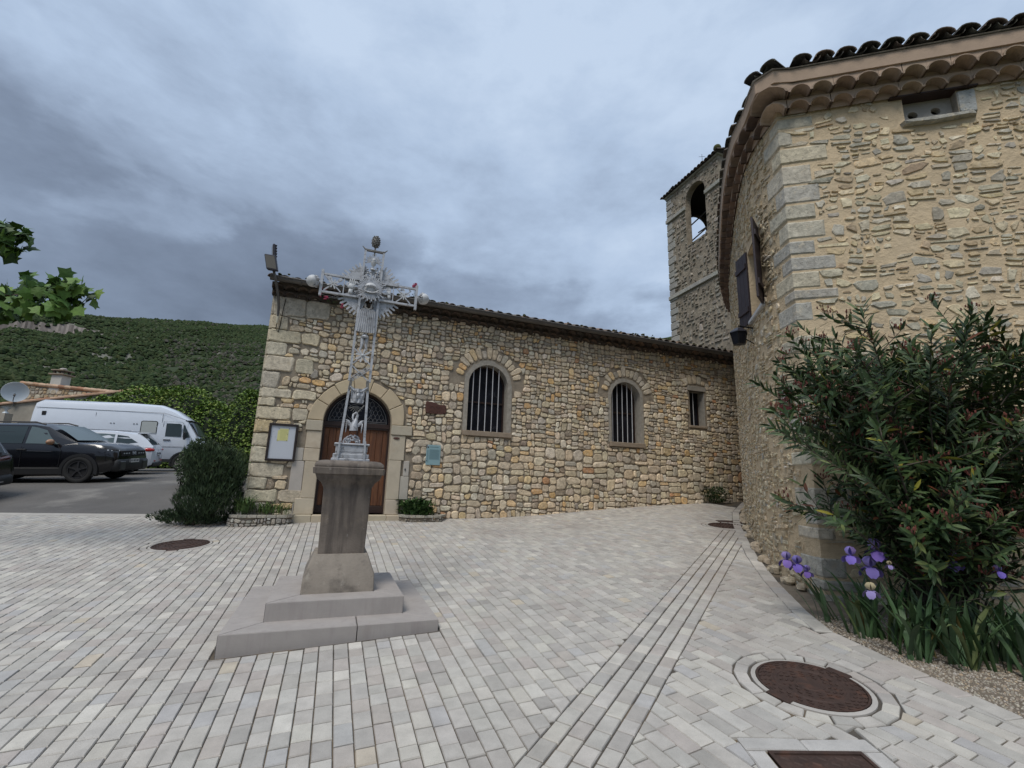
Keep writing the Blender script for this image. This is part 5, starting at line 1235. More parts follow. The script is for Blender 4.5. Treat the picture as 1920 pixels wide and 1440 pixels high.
# ------------------------------------------------------------------ things on the church wall
m_frame = mat('black_brown_frame', (0.018, 0.011, 0.010), rough=.5)
m_paper = mat('white_board', (0.50, 0.53, 0.58), rough=.5)
m_yel = mat('yellow_paper', (0.60, 0.58, 0.26), rough=.8, var=.06, vscale=20)
m_pin = mat('pin', (0.03, .03, .04), rough=.5); m_ink = mat('faint_ink', (0.40, 0.40, 0.16), rough=.9)
e = empty('notice_board', (0, 0, 0), 0, 'glazed notice board in black frame with a yellow notice, left of the church door', 'notice board')
def NBt(p): return CW((-1.515 + p.x, 2.205 + p.y, .055 + p.z))
for q in ((-.265, .265, .325, .37), (-.265, .265, -.37, -.325), (-.265, -.222, -.325, .325), (.222, .265, -.325, .325)):
    b = MB(); b.box(q[0], q[1], q[2], q[3], -.03, .03, NBt, bev=.005); b.build('frame_rail', m_frame, e)
b = MB(); b.box(-.222, .222, -.325, .325, -.03, .004, NBt); b.build('panel', m_paper, e)
b = MB(); b.box(-.07, .095, .03, .27, .0045, .0065, NBt); b.build('notice', m_yel, e)
b = MB(); b.box(-.10, -.07, .02, .235, .0045, .0060, NBt); b.build('notice', m_yel, e)
b = MB()
for k in range(11): b.box(-.055, .08 - .03 * R(), .235 - k * .0185, .24 - k * .0185, .0066, .0070, NBt)
b.build('text_lines', m_ink, e, kind='stuff')
for x, y in ((-.085, .275), (.10, .275), (.075, .165), (-.095, .04), (.075, .045), (-.17, .20), (-.2, .10), (-.13, .10)):
    b = MB(); b.ball((x, y, .009), .007 if x > -.12 else .004, 6, 4, T=NBt); b.build('pin', m_pin, e)
m_plq = mat('carved_wood', (0.075, 0.028, 0.018), rough=.6, var=.4, vscale=10, stretch=(1, 1, 6), bump=.003, bscale=30)
e = empty('wooden_plaque', (0, 0, 0), 0, 'small carved dark wooden plaque on the wall right of the door', 'plaque')
b = MB(); stone(b, chaikin([(1.29, 3.03), (1.40, 3.02), (1.62, 3.01), (1.76, 3.03), (1.77, 3.15), (1.755, 3.245), (1.60, 3.235), (1.45, 3.285), (1.30, 3.30), (1.28, 3.2)], .15), CW, .04, (.1, .1, .1), d0=.02, top=.93); b.build('board', m_plq, e)
b = MB(); 
for row, (z_, n_) in enumerate(((3.17, 7), (3.08, 8))):
    for k in range(n_):
        s = 1.37 + k * .045; b.box(s, s + .008, z_ - .025, z_ + .03, .06, .067, CW)
        if k % 2: b.box(s + .009, s + .026, z_ + .018, z_ + .026, .06, .067, CW)
        else: b.box(s + .009, s + .024, z_ - .022, z_ - .014, .06, .067, CW)
b.build('carved_letters', m_plq, e, kind='stuff')
m_info = mat('pale_teal_panel', (0.24, 0.37, 0.40), rough=.4); m_info2 = mat('dark_teal_print', (0.12, 0.20, 0.22), rough=.4); m_info3 = mat('grey_teal_print', (0.17, 0.27, 0.30), rough=.4)
e = empty('info_panel', (0, 0, 0), 0, 'pale blue-green information panel on the wall between door and first window', 'panel')
b = MB(); b.box(1.37, 1.69, 1.885, 2.325, .045, .053, CW, bev=.002); b.build('sheet', m_info, e)
b = MB(); b.box(1.44, 1.67, 2.0, 2.225, .0535, .0545, CW); b.build('text_block', m_info3, e)
b = MB()
for k in range(12): b.box(1.45, 1.66 - .04 * R(), 2.212 - k * .0175, 2.218 - k * .0175, .0546, .0553, CW)
for k in range(14): b.box(1.385, 1.425, 2.20 - k * .02, 2.206 - k * .02, .0546, .0553, CW)
b.box(1.45, 1.64, 2.27, 2.285, .0546, .0553, CW); b.build('text_lines', m_info2, e, kind='stuff')
b = MB(); b.box(1.365, 1.395, 2.28, 2.325, .0546, .0560, CW); b.box(1.395, 1.425, 2.255, 2.285, .0546, .0560, CW); b.box(1.365, 1.385, 2.245, 2.265, .0546, .056, CW); b.box(1.38, 1.392, 1.965, 1.985, .0546, .056, CW); b.build('logo', m_pin, e)
b = MB(); b.box(1.388, 1.405, 2.285, 2.31, .0562, .0565, CW); b.build('logo_light', m_paper, e)
b = MB(); b.box(0.93, 0.955, 1.745, 1.785, .03, .05, CW, bev=.004); o = b.build('door_bell', m_pin, smooth=None); tag(o, 'tiny dark bell push on the right door jamb', 'bell push')
b = MB(); b.ball((.70, 2.42, .05), .03, 8, 5, (2.2, .8, .5), T=CW, jit=.2); o = b.build('wasp_nest', m_plq); tag(o, 'small dark mud nest under the right impost of the church door', 'nest')
# floodlights at the corner of the roof
m_fl = mat('dark_lamp_housing', (0.022, 0.02, 0.028), rough=.45); m_lens = mat('lamp_lens', (0.12, .11, .09), rough=.2)
e = empty('floodlight_pole', (0, 0, 0), 0, 'twin dark floodlights on a bent pole at the left corner of the church roof', 'floodlight')
b = MB(); b.tube([(-1.90, 4.70, .10), (-1.90, 4.95, .14), (-1.93, 5.2, .30), (-1.98, 5.40, .50), (-2.04, 5.60, .52), (-2.08, 5.90, .50)], .026, 8, CW); b.build('pole', m_gutter, e, smooth=60)
b = MB(); b.tube([(-1.90, 4.62, .10), (-1.90, 4.70, .10), (-1.90, 4.86, .11)], [.02, .034, .03], 8, CW); b.build('insulator', mat('cream_insulator', (0.55, .5, .38), rough=.5), e, smooth=60)
b = MB(); b.tube([(-1.90, 4.62, .08), (-1.91, 4.52, .05), (-1.86, 4.46, .045), (-1.84, 4.60, .05), (-1.82, 5.0, .05), (-1.80, 5.2, .05)], .008, 5, CW); b.build('cable', m_black, e)
def lamp(c, ax, up, w_, h, t, name='lamp_head'):
    ax, up = Vector(ax).normalized(), Vector(up).normalized(); nn_ = ax.cross(up).normalized(); hd = empty(name, parent=e)
    T = lambda p: CW(Vector(c) + ax * p.x + up * p.y + nn_ * p.z)
    b = MB(); b.box(-w_ / 2, w_ / 2, -h / 2, h / 2, -t / 2, t / 2, T, bev=.018)
    for k in range(5): b.box(-w_ * .45, w_ * .45, -h * .4 + k * h * .2, -h * .38 + k * h * .2, -t / 2 - .03, -t / 2, T)
    b.build('housing', m_fl, hd); b = MB(); b.box(-w_ * .42, w_ * .42, -h * .4, h * .4, t / 2 - .002, t / 2 + .004, T); b.build('lens', m_lens, hd)
lamp((-2.09, 5.72, .56), (.95, -.1, .25), (-.25, 1, -.05), .22, .34, .08); lamp((-2.09, 6.0, .48), (.25, 0, 1), (-.12, 1, 0), .16, .30, .05)
# pink valerian on the eaves
m_leaf = mat('leaf_green', attr=True, rough=.6, spec=.35, var=.25, vscale=20); m_petal = mat('petal', attr=True, rough=.8)
def leafq(b, p, d, n_, L_, w_, col, bend=0.15, seg=2):
    d = d.normalized(); sd_ = d.cross(n_).normalized(); n_ = sd_.cross(d).normalized(); vs = [p]; 
    mid = p + d * L_ * .5 + n_ * bend * L_; tip = p + d * L_ - n_ * bend * L_ * .3
    vs += [mid + sd_ * w_ / 2 + n_ * w_ * .12, mid, mid - sd_ * w_ / 2 + n_ * w_ * .12, tip]
    b.add(vs, [(0, 1, 2), (0, 2, 3), (1, 4, 2), (2, 4, 3)], col)
def rv(k=1.0): return Vector((U(-1, 1), U(-1, 1), U(-1, 1))) * k
for (s, z, d, n_, nf, lb) in ((-0.70, 5.30, .30, 90, 60, 'pink valerian with leaves hanging over the church eaves behind the cross'), (0.80, 5.72, .30, 8, 16, 'single pink valerian sprig sticking up above the church gutter')):
    e = empty('valerian', (0, 0, 0), 0, lb, 'flower', 'pink valerian on the church eaves'); c = CW((s, z, d)); b = MB(); f = MB(); st_ = MB()
    for k in range(n_): p = c + Vector((U(-.3, .3) if n_ > 20 else U(-.05, .05), U(-.05, .05), U(-.16, .16) if n_ > 20 else U(-.12, 0))); leafq(b, p, rv() + Vector((0, -.3, -.1)), Vector((0, 0, 1)), U(.04, .08), U(.015, .03), vary((0.06, .12, .04), .3))
    b.build('leaves', m_leaf, e, kind='stuff')
    hs = [(-.42, .0), (-.30, -.05), (.05, -.18), (.22, -.06), (.33, -.16), (.38, -.03), (-.36, .10)] if n_ > 20 else [(0, .12), (.05, .08), (.03, .16)]
    for hx, hz_ in hs:
        hc = c + Vector((Wu.x, Wu.y, 0)) * hx + Vector((0, -.06, hz_)); f = MB()
        for k in range(14): f.ball(hc + rv(.038), U(.012, .020), 5, 3, col=vary((0.42, 0.07, 0.13), .3, .1), jit=.3)
        f.build('flower_head', m_petal, e); st_.tube([c + Vector((0, 0, -.1 if n_ < 20 else 0)), hc], .003, 4)
    st_.build('stems', m_leaf, e)
# lantern, street sign on the house side
e = empty('wall_lantern', (0, 0, 0), 0, 'black wall lantern fixed under the shuttered side window', 'lantern')
q = HW((-1.42, 0, 0)); qn = (HW((-1.42, 0, .5)) - q).normalized(); LC = q + qn * .20; LZ = 3.80
T = lambda p: Vector((LC.x + p.x, LC.y + p.y, LZ + p.z))
b = MB(); b.tube([(q.x, q.y, LZ + .12), (LC.x, LC.y, LZ + .17)], .012, 6); b.tube([(q.x, q.y, LZ - .12), (LC.x, LC.y, LZ + .02)], .008, 6); b.build('bracket', m_black, e)
b = MB(); b.lathe([(.001, .15), (.05, .13), (.13, .07), (.135, .055)], 6, T); b.build('hood', m_fl, e)
b = MB(); b.lathe([(.12, .055), (.085, -.12), (.001, -.13)], 6, T); b.build('glass_body', m_glassdk, e)
b = MB()
for k in range(6): a = 2 * pi * k / 6; b.tube([(LC.x + .124 * cos(a), LC.y + .124 * sin(a), LZ + .055), (LC.x + .088 * cos(a), LC.y + .088 * sin(a), LZ - .12)], .006, 4)
b.build('cage', m_black, e)
m_sign = mat('maroon_enamel', (0.095, 0.014, 0.022), rough=.4); m_white = mat('white_print', (0.5, .45, .42), rough=.5)
e = empty('street_sign', (0, 0, 0), 0, 'small maroon plaque with pale lettering on the side wall, half behind the oleander', 'sign')
b = MB(); b.box(-.46, -.20, 2.47, 2.79, .03, .042, HW, bev=.003); b.build('plate', m_sign, e)
b = MB()
for q_ in ((-.445, -.215, 2.755, 2.762), (-.445, -.215, 2.50, 2.507)): b.box(*q_, .0425, .044, HW)
b.build('border', m_white, e)
b = MB()
for s0, w_, z0, h in ((-.39, .014, 2.66, .05), (-.365, .03, 2.70, .012), (-.355, .012, 2.66, .045), (-.325, .014, 2.67, .055), (-.31, .02, 2.69, .012)): b.box(s0, s0 + w_, z0, z0 + h, .0425, .044, HW)
for k in range(6): b.box(-.40 + k * .025, -.388 + k * .025, 2.60, 2.618, .0425, .044, HW)
b.build('lettering', m_white, e)
# small things lying on the paving
for x, y, r, lb in ((1480 / 1.0, 0, 0, ''),):
    pass
# ------------------------------------------------------------------ plants
m_bark = mat('grey_bark', (0.085, 0.070, 0.055), rough=.95, var=.35, vscale=20, bump=.004, bscale=60)
m_leafd = mat('leathery_leaf', attr=True, rough=.5, spec=.35, var=.2, vscale=15)
m_iris = mat('iris_blade', attr=True, rough=.5, spec=.4, var=.18, vscale=8, stretch=(1, 1, .3))
OC = [(5, (0.036, 0.066, 0.025)), (4, (0.050, 0.088, 0.030)), (2.5, (0.075, 0.115, 0.042)), (1.2, (0.105, 0.140, 0.045)), (0.25, (0.24, 0.22, 0.03)), (0.15, (0.16, 0.06, 0.03))]
def blade(b, p, d, up, L_, w_, col, fold=.15, droop=.12):
    d = d.normalized(); sd_ = d.cross(up); sd_ = sd_.normalized() if sd_.length > 1e-4 else Vector((1, 0, 0)); n_ = sd_.cross(d).normalized()
    P = [p, p + d * L_ * .35 - n_ * 0, p + d * L_ * .7 - n_ * droop * L_ * .4, p + d * L_ - n_ * droop * L_]
    w = [w_ * .25, w_ * .5, w_ * .42, 0]
    vs = [P[0]]
    for i in (1, 2): vs += [P[i] + sd_ * w[i] + n_ * w[i] * fold, P[i], P[i] - sd_ * w[i] + n_ * w[i] * fold]
    vs.append(P[3])
    b.add(vs, [(0, 1, 2), (0, 2, 3), (1, 4, 5, 2), (2, 5, 6, 3), (4, 7, 5), (5, 7, 6)], col)
def oleander():
    base = Vector((3.62, 4.12, G(3.62, 4.12))); rng = random.Random(5)
    e = empty('oleander_bush', base, 0, 'large dark green oleander with dried red flower tips against the house front', 'shrub')
    L0 = lambda p: Vector(p) - base
    leaves = []; tips = []
    stems = []
    def crown(k):
        while True:
            a = rng.uniform(0, 2 * pi); r = sqrt(rng.uniform(0.02, 1)); z = rng.uniform(0.75, 2.72)
            rad = 1.42 * (1 - ((z - 1.85) / 1.45) ** 2 * .5)
            x = base.x + .12 + r * cos(a) * rad * (1.22 if cos(a) < 0 and z < 2.0 else 1.1); y = base.y + .05 + r * sin(a) * rad * .62
            if z < 1.4 and r < .5: continue
            q = Vector((x, y, base.z + z))
            s = (Vector((x, y)) - FC).dot(Fn)
            if s > .06: return q
    for k in range(112):
        t = crown(k); r0 = base + Vector((rng.uniform(-.18, .18), rng.uniform(-.1, .1), -.05)); out_ = (t - r0)
        m1 = r0 + Vector((out_.x * .18, out_.y * .18, out_.z * .42)); m2 = r0 + Vector((out_.x * .55, out_.y * .55, out_.z * .80))
        pts = [r0, m1, m2, t]; stems.append(pts)
        twigs = [(pts, .40)]
        for j in range(7):
            f = rng.uniform(.30, .92); a0 = m1.lerp(m2, (f - .33) * 1.5) if f < .66 else m2.lerp(t, (f - .66) * 3)
            dr = Vector((rng.uniform(-1, 1), rng.uniform(-1, .8), rng.uniform(.2, 1.0))).normalized() * rng.uniform(.25, .48)
            q = a0 + dr
            if (Vector((q.x, q.y)) - FC).dot(Fn) < .05: continue
            twigs.append(([a0, a0 + dr * .5 + Vector((0, 0, -.02)), q], .18)); stems.append([a0, a0 + dr * .5, q])
        for pts_, f0 in twigs:
            L_ = sum((b_ - a).length for a, b_ in zip(pts_, pts_[1:])); n_ = max(3, int(L_ * (1 - f0) / .055)); 
            for i in range(n_):
                f = f0 + (1 - f0) * (i + 1) / n_; tt = f * (len(pts_) - 1); j = min(int(tt), len(pts_) - 2); p = pts_[j].lerp(pts_[j + 1], tt - j); ax = (pts_[j + 1] - pts_[j]).normalized()
                a0 = rng.uniform(0, 6.28); u_ = ax.cross(Vector((.3, .2, 1))).normalized(); v_ = ax.cross(u_)
                for q in range(3):
                    a = a0 + q * 2.09; rad = u_ * cos(a) + v_ * sin(a); lift = .35 + .9 * (f - f0) / (1 - f0)
                    d = (rad + ax * lift + Vector((0, 0, -.15))).normalized(); leaves.append((p, d, ax, rng.uniform(.095, .160), rng.uniform(.022, .033), vary(wchoice(OC), .22, .08)))
            if rng.random() < .42: tips.append(pts_[-1])
    for k, pts_ in enumerate(stems[:]):
        pass
    big = [s for s in stems if len(s) == 4]; small = [s for s in stems if len(s) == 3]
    for s in big[:26]:
        b = MB(); b.tube([L0(q) for q in s], [.013, .010, .007, .003], 6); b.build('stem', m_bark, e)
    b = MB()
    for s in big[26:]: b.tube([L0(q) for q in s], [.011, .008, .005, .002], 5)
    for s in small: b.tube([L0(q) for q in s], [.006, .004, .0025], 4)
    b.build('twigs', m_bark, e, kind='stuff')
    def key(l): q = l[0] - Vector((0, 0, EYE)); return q.dot(cF)
    leaves.sort(key=key); b = MB()
    for i, l in enumerate(leaves):
        if i < 300:
            o = MB(); blade(o, L0(l[0]), l[1], l[2], l[3], l[4], l[5]); o.build('leaf', m_leafd, e)
        else: blade(b, L0(l[0]), l[1], l[2], l[3], l[4], l[5])
    b.build('leaf', m_leafd, e, kind='stuff')
    b = MB()
    for t in tips:
        for k in range(9):
            d = Vector((rng.uniform(-1, 1), rng.uniform(-1, 1), rng.uniform(.4, 1.4))).normalized() * rng.uniform(.04, .10); p = L0(t) + Vector((0, 0, .01)); c = vary((0.12, 0.032, 0.022), .4, .1)
            b.tube([p, p + d], [.0018, .0015], 3, col=c, caps=False); b.ball(p + d, rng.uniform(.005, .010), 4, 3, (1, 1, 1.7), col=c)
    b.build('dried_flower_heads', m_petal, e, kind='stuff')
oleander()

IC = [(4, (0.048, 0.095, 0.034)), (3, (0.068, 0.120, 0.055)), (2, (0.036, 0.068, 0.032)), (1, (0.11, 0.145, 0.055)), (.3, (0.22, 0.17, 0.06))]
def iris_leaf(o, p, az, lean_, L_, w_, bendp, col):
    d = Vector((cos(az), sin(az), 0)); sd_ = Vector((-d.y, d.x, 0)); n = 6; pts = []; ang = lean_; q = Vector(p)
    for i in range(n + 1):
        pts.append(q.copy()); q = q + (d * sin(ang) + Vector((0, 0, 1)) * cos(ang)) * L_ / n; ang += bendp / n * (0.3 + 1.6 * (i / n) ** 1.5)
    vs = []
    for i, c in enumerate(pts):
        w = w_ * (0.75 + .45 * i / n) if i < n - 1 else w_ * .55
        if i == n: vs.append(c); continue
        vs += [c - sd_ * w / 2, c + Vector((0, 0, .0)) + d * .003, c + sd_ * w / 2]
    fs = []
    for i in range(n - 1): fs += [(3 * i, 3 * i + 1, 3 * i + 4, 3 * i + 3), (3 * i + 1, 3 * i + 2, 3 * i + 5, 3 * i + 4)]
    k = 3 * (n - 1); fs += [(k, k + 1, 3 * n), (k + 1, k + 2, 3 * n)]
    o.add(vs, fs, col)
def iris_flower(par, c, s=1.0, fade=False):
    fl_ = empty('flower', parent=par); c = Vector(c); vi = lambda: vary((0.19, 0.13, 0.46), .3, .14)
    for k in range(3):
        a = 2 * pi * k / 3 + U(-.2, .2); d = Vector((cos(a), sin(a), 0)); sd_ = Vector((-d.y, d.x, 0)); o = MB(); vs = []
        for t, w, z in ((.0, .006, 0), (.025, .022, .004), (.045, .034, -.008), (.058, .032, -.032), (.060, .012, -.055)):
            for q in (-1, 0, 1): vs.append(c + d * t * s + sd_ * w * q * s + Vector((0, 0, z * s - abs(q) * .004 * s + U(-.002, .002))))
        o.add(vs, [(i * 3 + j, i * 3 + j + 1, i * 3 + j + 4, i * 3 + j + 3) for i in range(4) for j in (0, 1)], vi() if not fade else (0.24, .2, .42)); o.build('petal', m_petal, fl_, smooth=180)
        a += pi / 3; d = Vector((cos(a), sin(a), 0)); sd_ = Vector((-d.y, d.x, 0)); o = MB(); vs = []
        for t, w, z in ((.0, .006, 0), (.022, .020, .018), (.028, .030, .042), (.014, .022, .064), (.0, .006, .070)):
            for q in (-1, 0, 1): vs.append(c + d * t * s + sd_ * w * q * s + Vector((0, 0, z * s + U(-.002, .002))))
        o.add(vs, [(i * 3 + j, i * 3 + j + 1, i * 3 + j + 4, i * 3 + j + 3) for i in range(4) for j in (0, 1)], vary((0.32, 0.25, 0.58), .25, .12) if not fade else (.42, .36, .22)); o.build('petal', m_petal, fl_, smooth=180)
def iris(x, y, nl, label, flowers=(), hgt=1.0, azr=(0, 2 * pi), group='purple bearded irises along the foot of the oleander'):
    z = G(x, y); e = empty('iris_plant', (x, y, z), 0, label, 'iris', group)
    for k in range(nl):
        a = U(*azr); o = MB(); p = Vector((U(-.13, .13), U(-.10, .10), -.01)); iris_leaf(o, p, a, U(.05, .5), U(.36, .62) * hgt, U(.026, .044), U(.2, 2.3), vary(wchoice(IC), .2, .06)); o.build('leaf', m_iris, e)
    for (fx, fy, s, fd) in flowers:
        t = atY(fx, fy, y + .02) - Vector((x, y, z)); o = MB(); o.tube([(U(-.05, .05), U(-.04, .04), 0), (t.x * .5 + .02, t.y * .5, t.z * .55), (t.x, t.y, t.z - .01)], [.006, .005, .004], 6, col=(0.06, .10, .045)); o.tube([(t.x, t.y, t.z - .05), (t.x, t.y, t.z - .02), (t.x, t.y, t.z)], [.005, .011, .006], 6, col=(.12, .11, .06)); o.build('flower_stem', m_iris, e)
        iris_flower(e, t, s * 1.22, fd)
V = Vector
iris(3.02, 4.62, 9, 'leftmost small iris leaning over the paving beside the house corner', [(1475, 1050, .9, False), (1495, 1058, .95, False), (1513, 1072, .7, False)], .8, (1.2, 3.5))
iris(3.08, 4.28, 29, 'iris clump at the house corner, nearest to the paving border')
iris(3.26, 4.14, 27, 'iris clump carrying the pair of large purple flowers', [(1595, 1042, .9, False), (1641, 1032, 1.15, False), (1632, 1064, 1.1, False)])
iris(3.18, 3.86, 29, 'iris clump with arching leaves touching the gravel at its left end', [(1633, 1108, .75, True)])
iris(3.50, 3.98, 27, 'iris clump directly under the oleander stems')
iris(3.42, 3.72, 29, 'iris clump hanging over the gravel below the oleander')
iris(3.74, 3.86, 27, 'iris clump with the lone purple flower at right', [(1785, 1052, 1.0, False), (1668, 1060, .4, True)])
iris(3.72, 3.58, 27, 'iris clump at the front of the bed, right of the middle')
iris(4.02, 3.70, 27, 'iris clump at the back right of the bed', [(1872, 1072, .6, False)])
iris(4.02, 3.42, 27, 'iris clump at the front right, near the edge of the photo')
iris(4.32, 3.52, 24, 'rearmost iris clump at the right edge of the photo')
iris(4.30, 3.26, 27, 'iris clump cut by the right edge of the photo')

def needle_bush(name, label, cat, c, rx, ry, h, n, cols, ll=(.05, .09), wl=.010, up=.8, lobes=9, seed=3, mat_=None, base_w=.6):
    rng = random.Random(seed); z0 = G(*c); e = empty(name, (c[0], c[1], z0), 0, label, cat); b = MB(); st_ = MB()
    lb = [(rng.uniform(-.6, .6) * rx, rng.uniform(-.6, .6) * ry, rng.uniform(.3, .82) * h, rng.uniform(.34, .55)) for _ in range(lobes)]
    for k in range(n):
        if rng.random() < .62:
            l = rng.choice(lb); v_ = Vector((rng.gauss(0, 1), rng.gauss(0, 1), rng.gauss(0, 1))).normalized() * (rng.uniform(.55, 1.05)); p = Vector((l[0] + v_.x * l[3] * rx, l[1] + v_.y * l[3] * ry, l[2] + v_.z * l[3] * h * .55))
        else:
            a = rng.uniform(0, 6.28); z = rng.uniform(0.02, 1); prof = sin(min(1, z * 1.25 + .25) * pi * .75 + .3) * (1 if z > .3 else base_w + (1 - base_w) * z / .3); r = rng.uniform(.75, 1.0) * max(.15, prof); p = Vector((cos(a) * r * rx, sin(a) * r * ry, z * h * .93))
        if p.z < .02: p.z = rng.uniform(.02, .3)
        out_ = Vector((p.x / rx, p.y / ry, (p.z / h - .35))).normalized(); d = (out_ * (1 - up * .6) + Vector((rng.uniform(-.5, .5), rng.uniform(-.5, .5), up))).normalized()
        c_ = vary(wchoice(cols), .25, .08)
        for q in range(3):
            dd = (d + Vector((rng.uniform(-.5, .5), rng.uniform(-.5, .5), rng.uniform(-.3, .5)))).normalized(); L_ = rng.uniform(*ll); sd_ = dd.cross(Vector((rng.uniform(-1, 1), rng.uniform(-1, 1), .2))).normalized()
            b.add([p - sd_ * wl * .4, p + sd_ * wl * .4, p + dd * L_ * .6 + sd_ * wl * .5, p + dd * L_, p + dd * L_ * .6 - sd_ * wl * .5], [(0, 1, 2, 3, 4)], c_)
    for k in range(14):
        a = rng.uniform(0, 6.28); r = rng.uniform(.3, .8); st_.tube([(rng.uniform(-.08, .08), rng.uniform(-.08, .08), -.05), (cos(a) * rx * r * .4, sin(a) * ry * r * .4, h * .4), (cos(a) * rx * r, sin(a) * ry * r, h * rng.uniform(.6, .9))], [.025, .014, .005], 5)
    st_.build('branches', m_bark, e, kind='stuff'); b.build('foliage', mat_ or m_leaf, e, kind='stuff'); return e
RCc = [(4, (0.026, 0.048, 0.020)), (3, (0.040, 0.068, 0.028)), (2, (0.065, 0.100, 0.042)), (1, (0.016, 0.03, 0.013))]
needle_bush('rosemary_bush', 'dark rounded rosemary bush against the left corner of the church', 'shrub', (-5.62, 9.05), .64, .58, 1.45, 10500, RCc, (.06, .13), .008, 1.1, 12, 3)
needle_bush('trailing_rosemary', 'low dark creeping shrub spilling onto the paving at the foot of the rosemary', 'shrub', (-5.85, 8.95), .62, .42, .24, 1500, RCc, (.04, .08), .010, .6, 8, 8)
CYc = [(3, (0.026, 0.045, 0.016)), (2, (0.040, 0.064, 0.022)), (1, (0.06, 0.085, 0.028))]
HC = [(3, (0.095, 0.165, 0.022)), (3, (0.13, 0.21, 0.030)), (2, (0.19, 0.26, 0.045)), (1.2, (0.055, 0.10, 0.018)), (.6, (0.22, .27, .06))]
def leafy(name, label, cat, c, h0, pts, n, cols, ls, seed, group=None, z0=None):
    """pts: ellipsoids (dx,dy,z,rx,ry,rz)"""
    rng = random.Random(seed); zb = G(*c) if z0 is None else z0; e = empty(name, (c[0], c[1], zb), 0, label, cat, group); b = MB(); core = MB()
    vol = [p[3] * p[5] for p in pts]
    for p in pts: core.ball((p[0], p[1], p[2]), 1, 12, 8, (p[3] * .86, p[4] * .86, p[5] * .86), col=(0.018, 0.03, 0.008), jit=.06)  # solid dark green core inside the foliage, no modelled branches
    for k in range(n):
        p = rng.choices(pts, vol)[0]; v_ = Vector((rng.gauss(0, 1), rng.gauss(0, 1), rng.gauss(0, 1))).normalized(); r = rng.uniform(.88, 1.10) + .05 * noise.noise(v_ * 3 + Vector((seed, 0, 0)))
        q = Vector((p[0] + v_.x * p[3] * r, p[1] + v_.y * p[4] * r, p[2] + v_.z * p[5] * r))
        if q.z < 0: continue
        if any(((q.x - o[0]) / o[3]) ** 2 + ((q.y - o[1]) / o[4]) ** 2 + ((q.z - o[2]) / o[5]) ** 2 < .66 for o in pts if o is not p): continue
        s = rng.uniform(*ls); d = (v_ + Vector((rng.uniform(-.8, .8), rng.uniform(-.8, .8), rng.uniform(-.9, .3)))).normalized(); leafq(b, q, d, v_ + Vector((0, 0, .5)), s, s * .75, vary(wchoice(cols), .2, .08))
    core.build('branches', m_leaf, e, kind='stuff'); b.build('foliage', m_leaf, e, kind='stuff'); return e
def gy(x, y): return G(x, y)
q0 = (-20.2, 27.2)
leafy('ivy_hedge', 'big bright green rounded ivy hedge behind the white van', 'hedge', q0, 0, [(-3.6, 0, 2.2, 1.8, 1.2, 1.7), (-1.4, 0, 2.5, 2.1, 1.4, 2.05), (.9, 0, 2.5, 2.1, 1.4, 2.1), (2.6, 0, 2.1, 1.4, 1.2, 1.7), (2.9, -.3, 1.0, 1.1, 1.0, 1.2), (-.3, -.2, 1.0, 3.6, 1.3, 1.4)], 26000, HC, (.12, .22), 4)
leafy('climbing_plant', 'trailing light green climber on the low wall above the van roof', 'climber', (-26.2, 29.5), 0, [(-1.6, 0, 3.6, 1.2, .7, .5), (.4, 0, 3.4, 1.8, .8, .7), (1.9, 0, 3.3, 1.2, .9, 1.0)], 4200, HC, (.10, .18), 6)
leafy('laurel_shrub', 'green leafy shrub between the ivy hedge and the church corner', 'shrub', (-9.3, 16.6), 0, [(0, 0, 1.6, .85, .7, 1.35), (.1, .1, 2.15, .62, .55, .85), (.5, 0, 1.0, .8, .7, 1.0)], 9000, HC[:4] + [(2, (0.05, .09, .02))], (.07, .12), 7)
leafy('juniper_shrub', 'dark feathery conifer filling the gap left of the church corner', 'shrub', (-8.3, 13.2), 0, [(-.1, 0, .5, .7, .6, .75)], 2600, CYc, (.05, .11), 9)
m_hay = mat('dry_grass', attr=True, rough=1)
needle_bush('dry_hedge', 'strip of dry brown hedge behind the parked cars at far left', 'hedge', (-33.0, 30.2), 3.2, .5, 1.55, 4200, [(2, (0.15, 0.085, 0.045)), (2, (0.20, .12, .06)), (1, (0.11, .06, .035))], (.15, .3), .05, .7, 9, 5, m_hay)

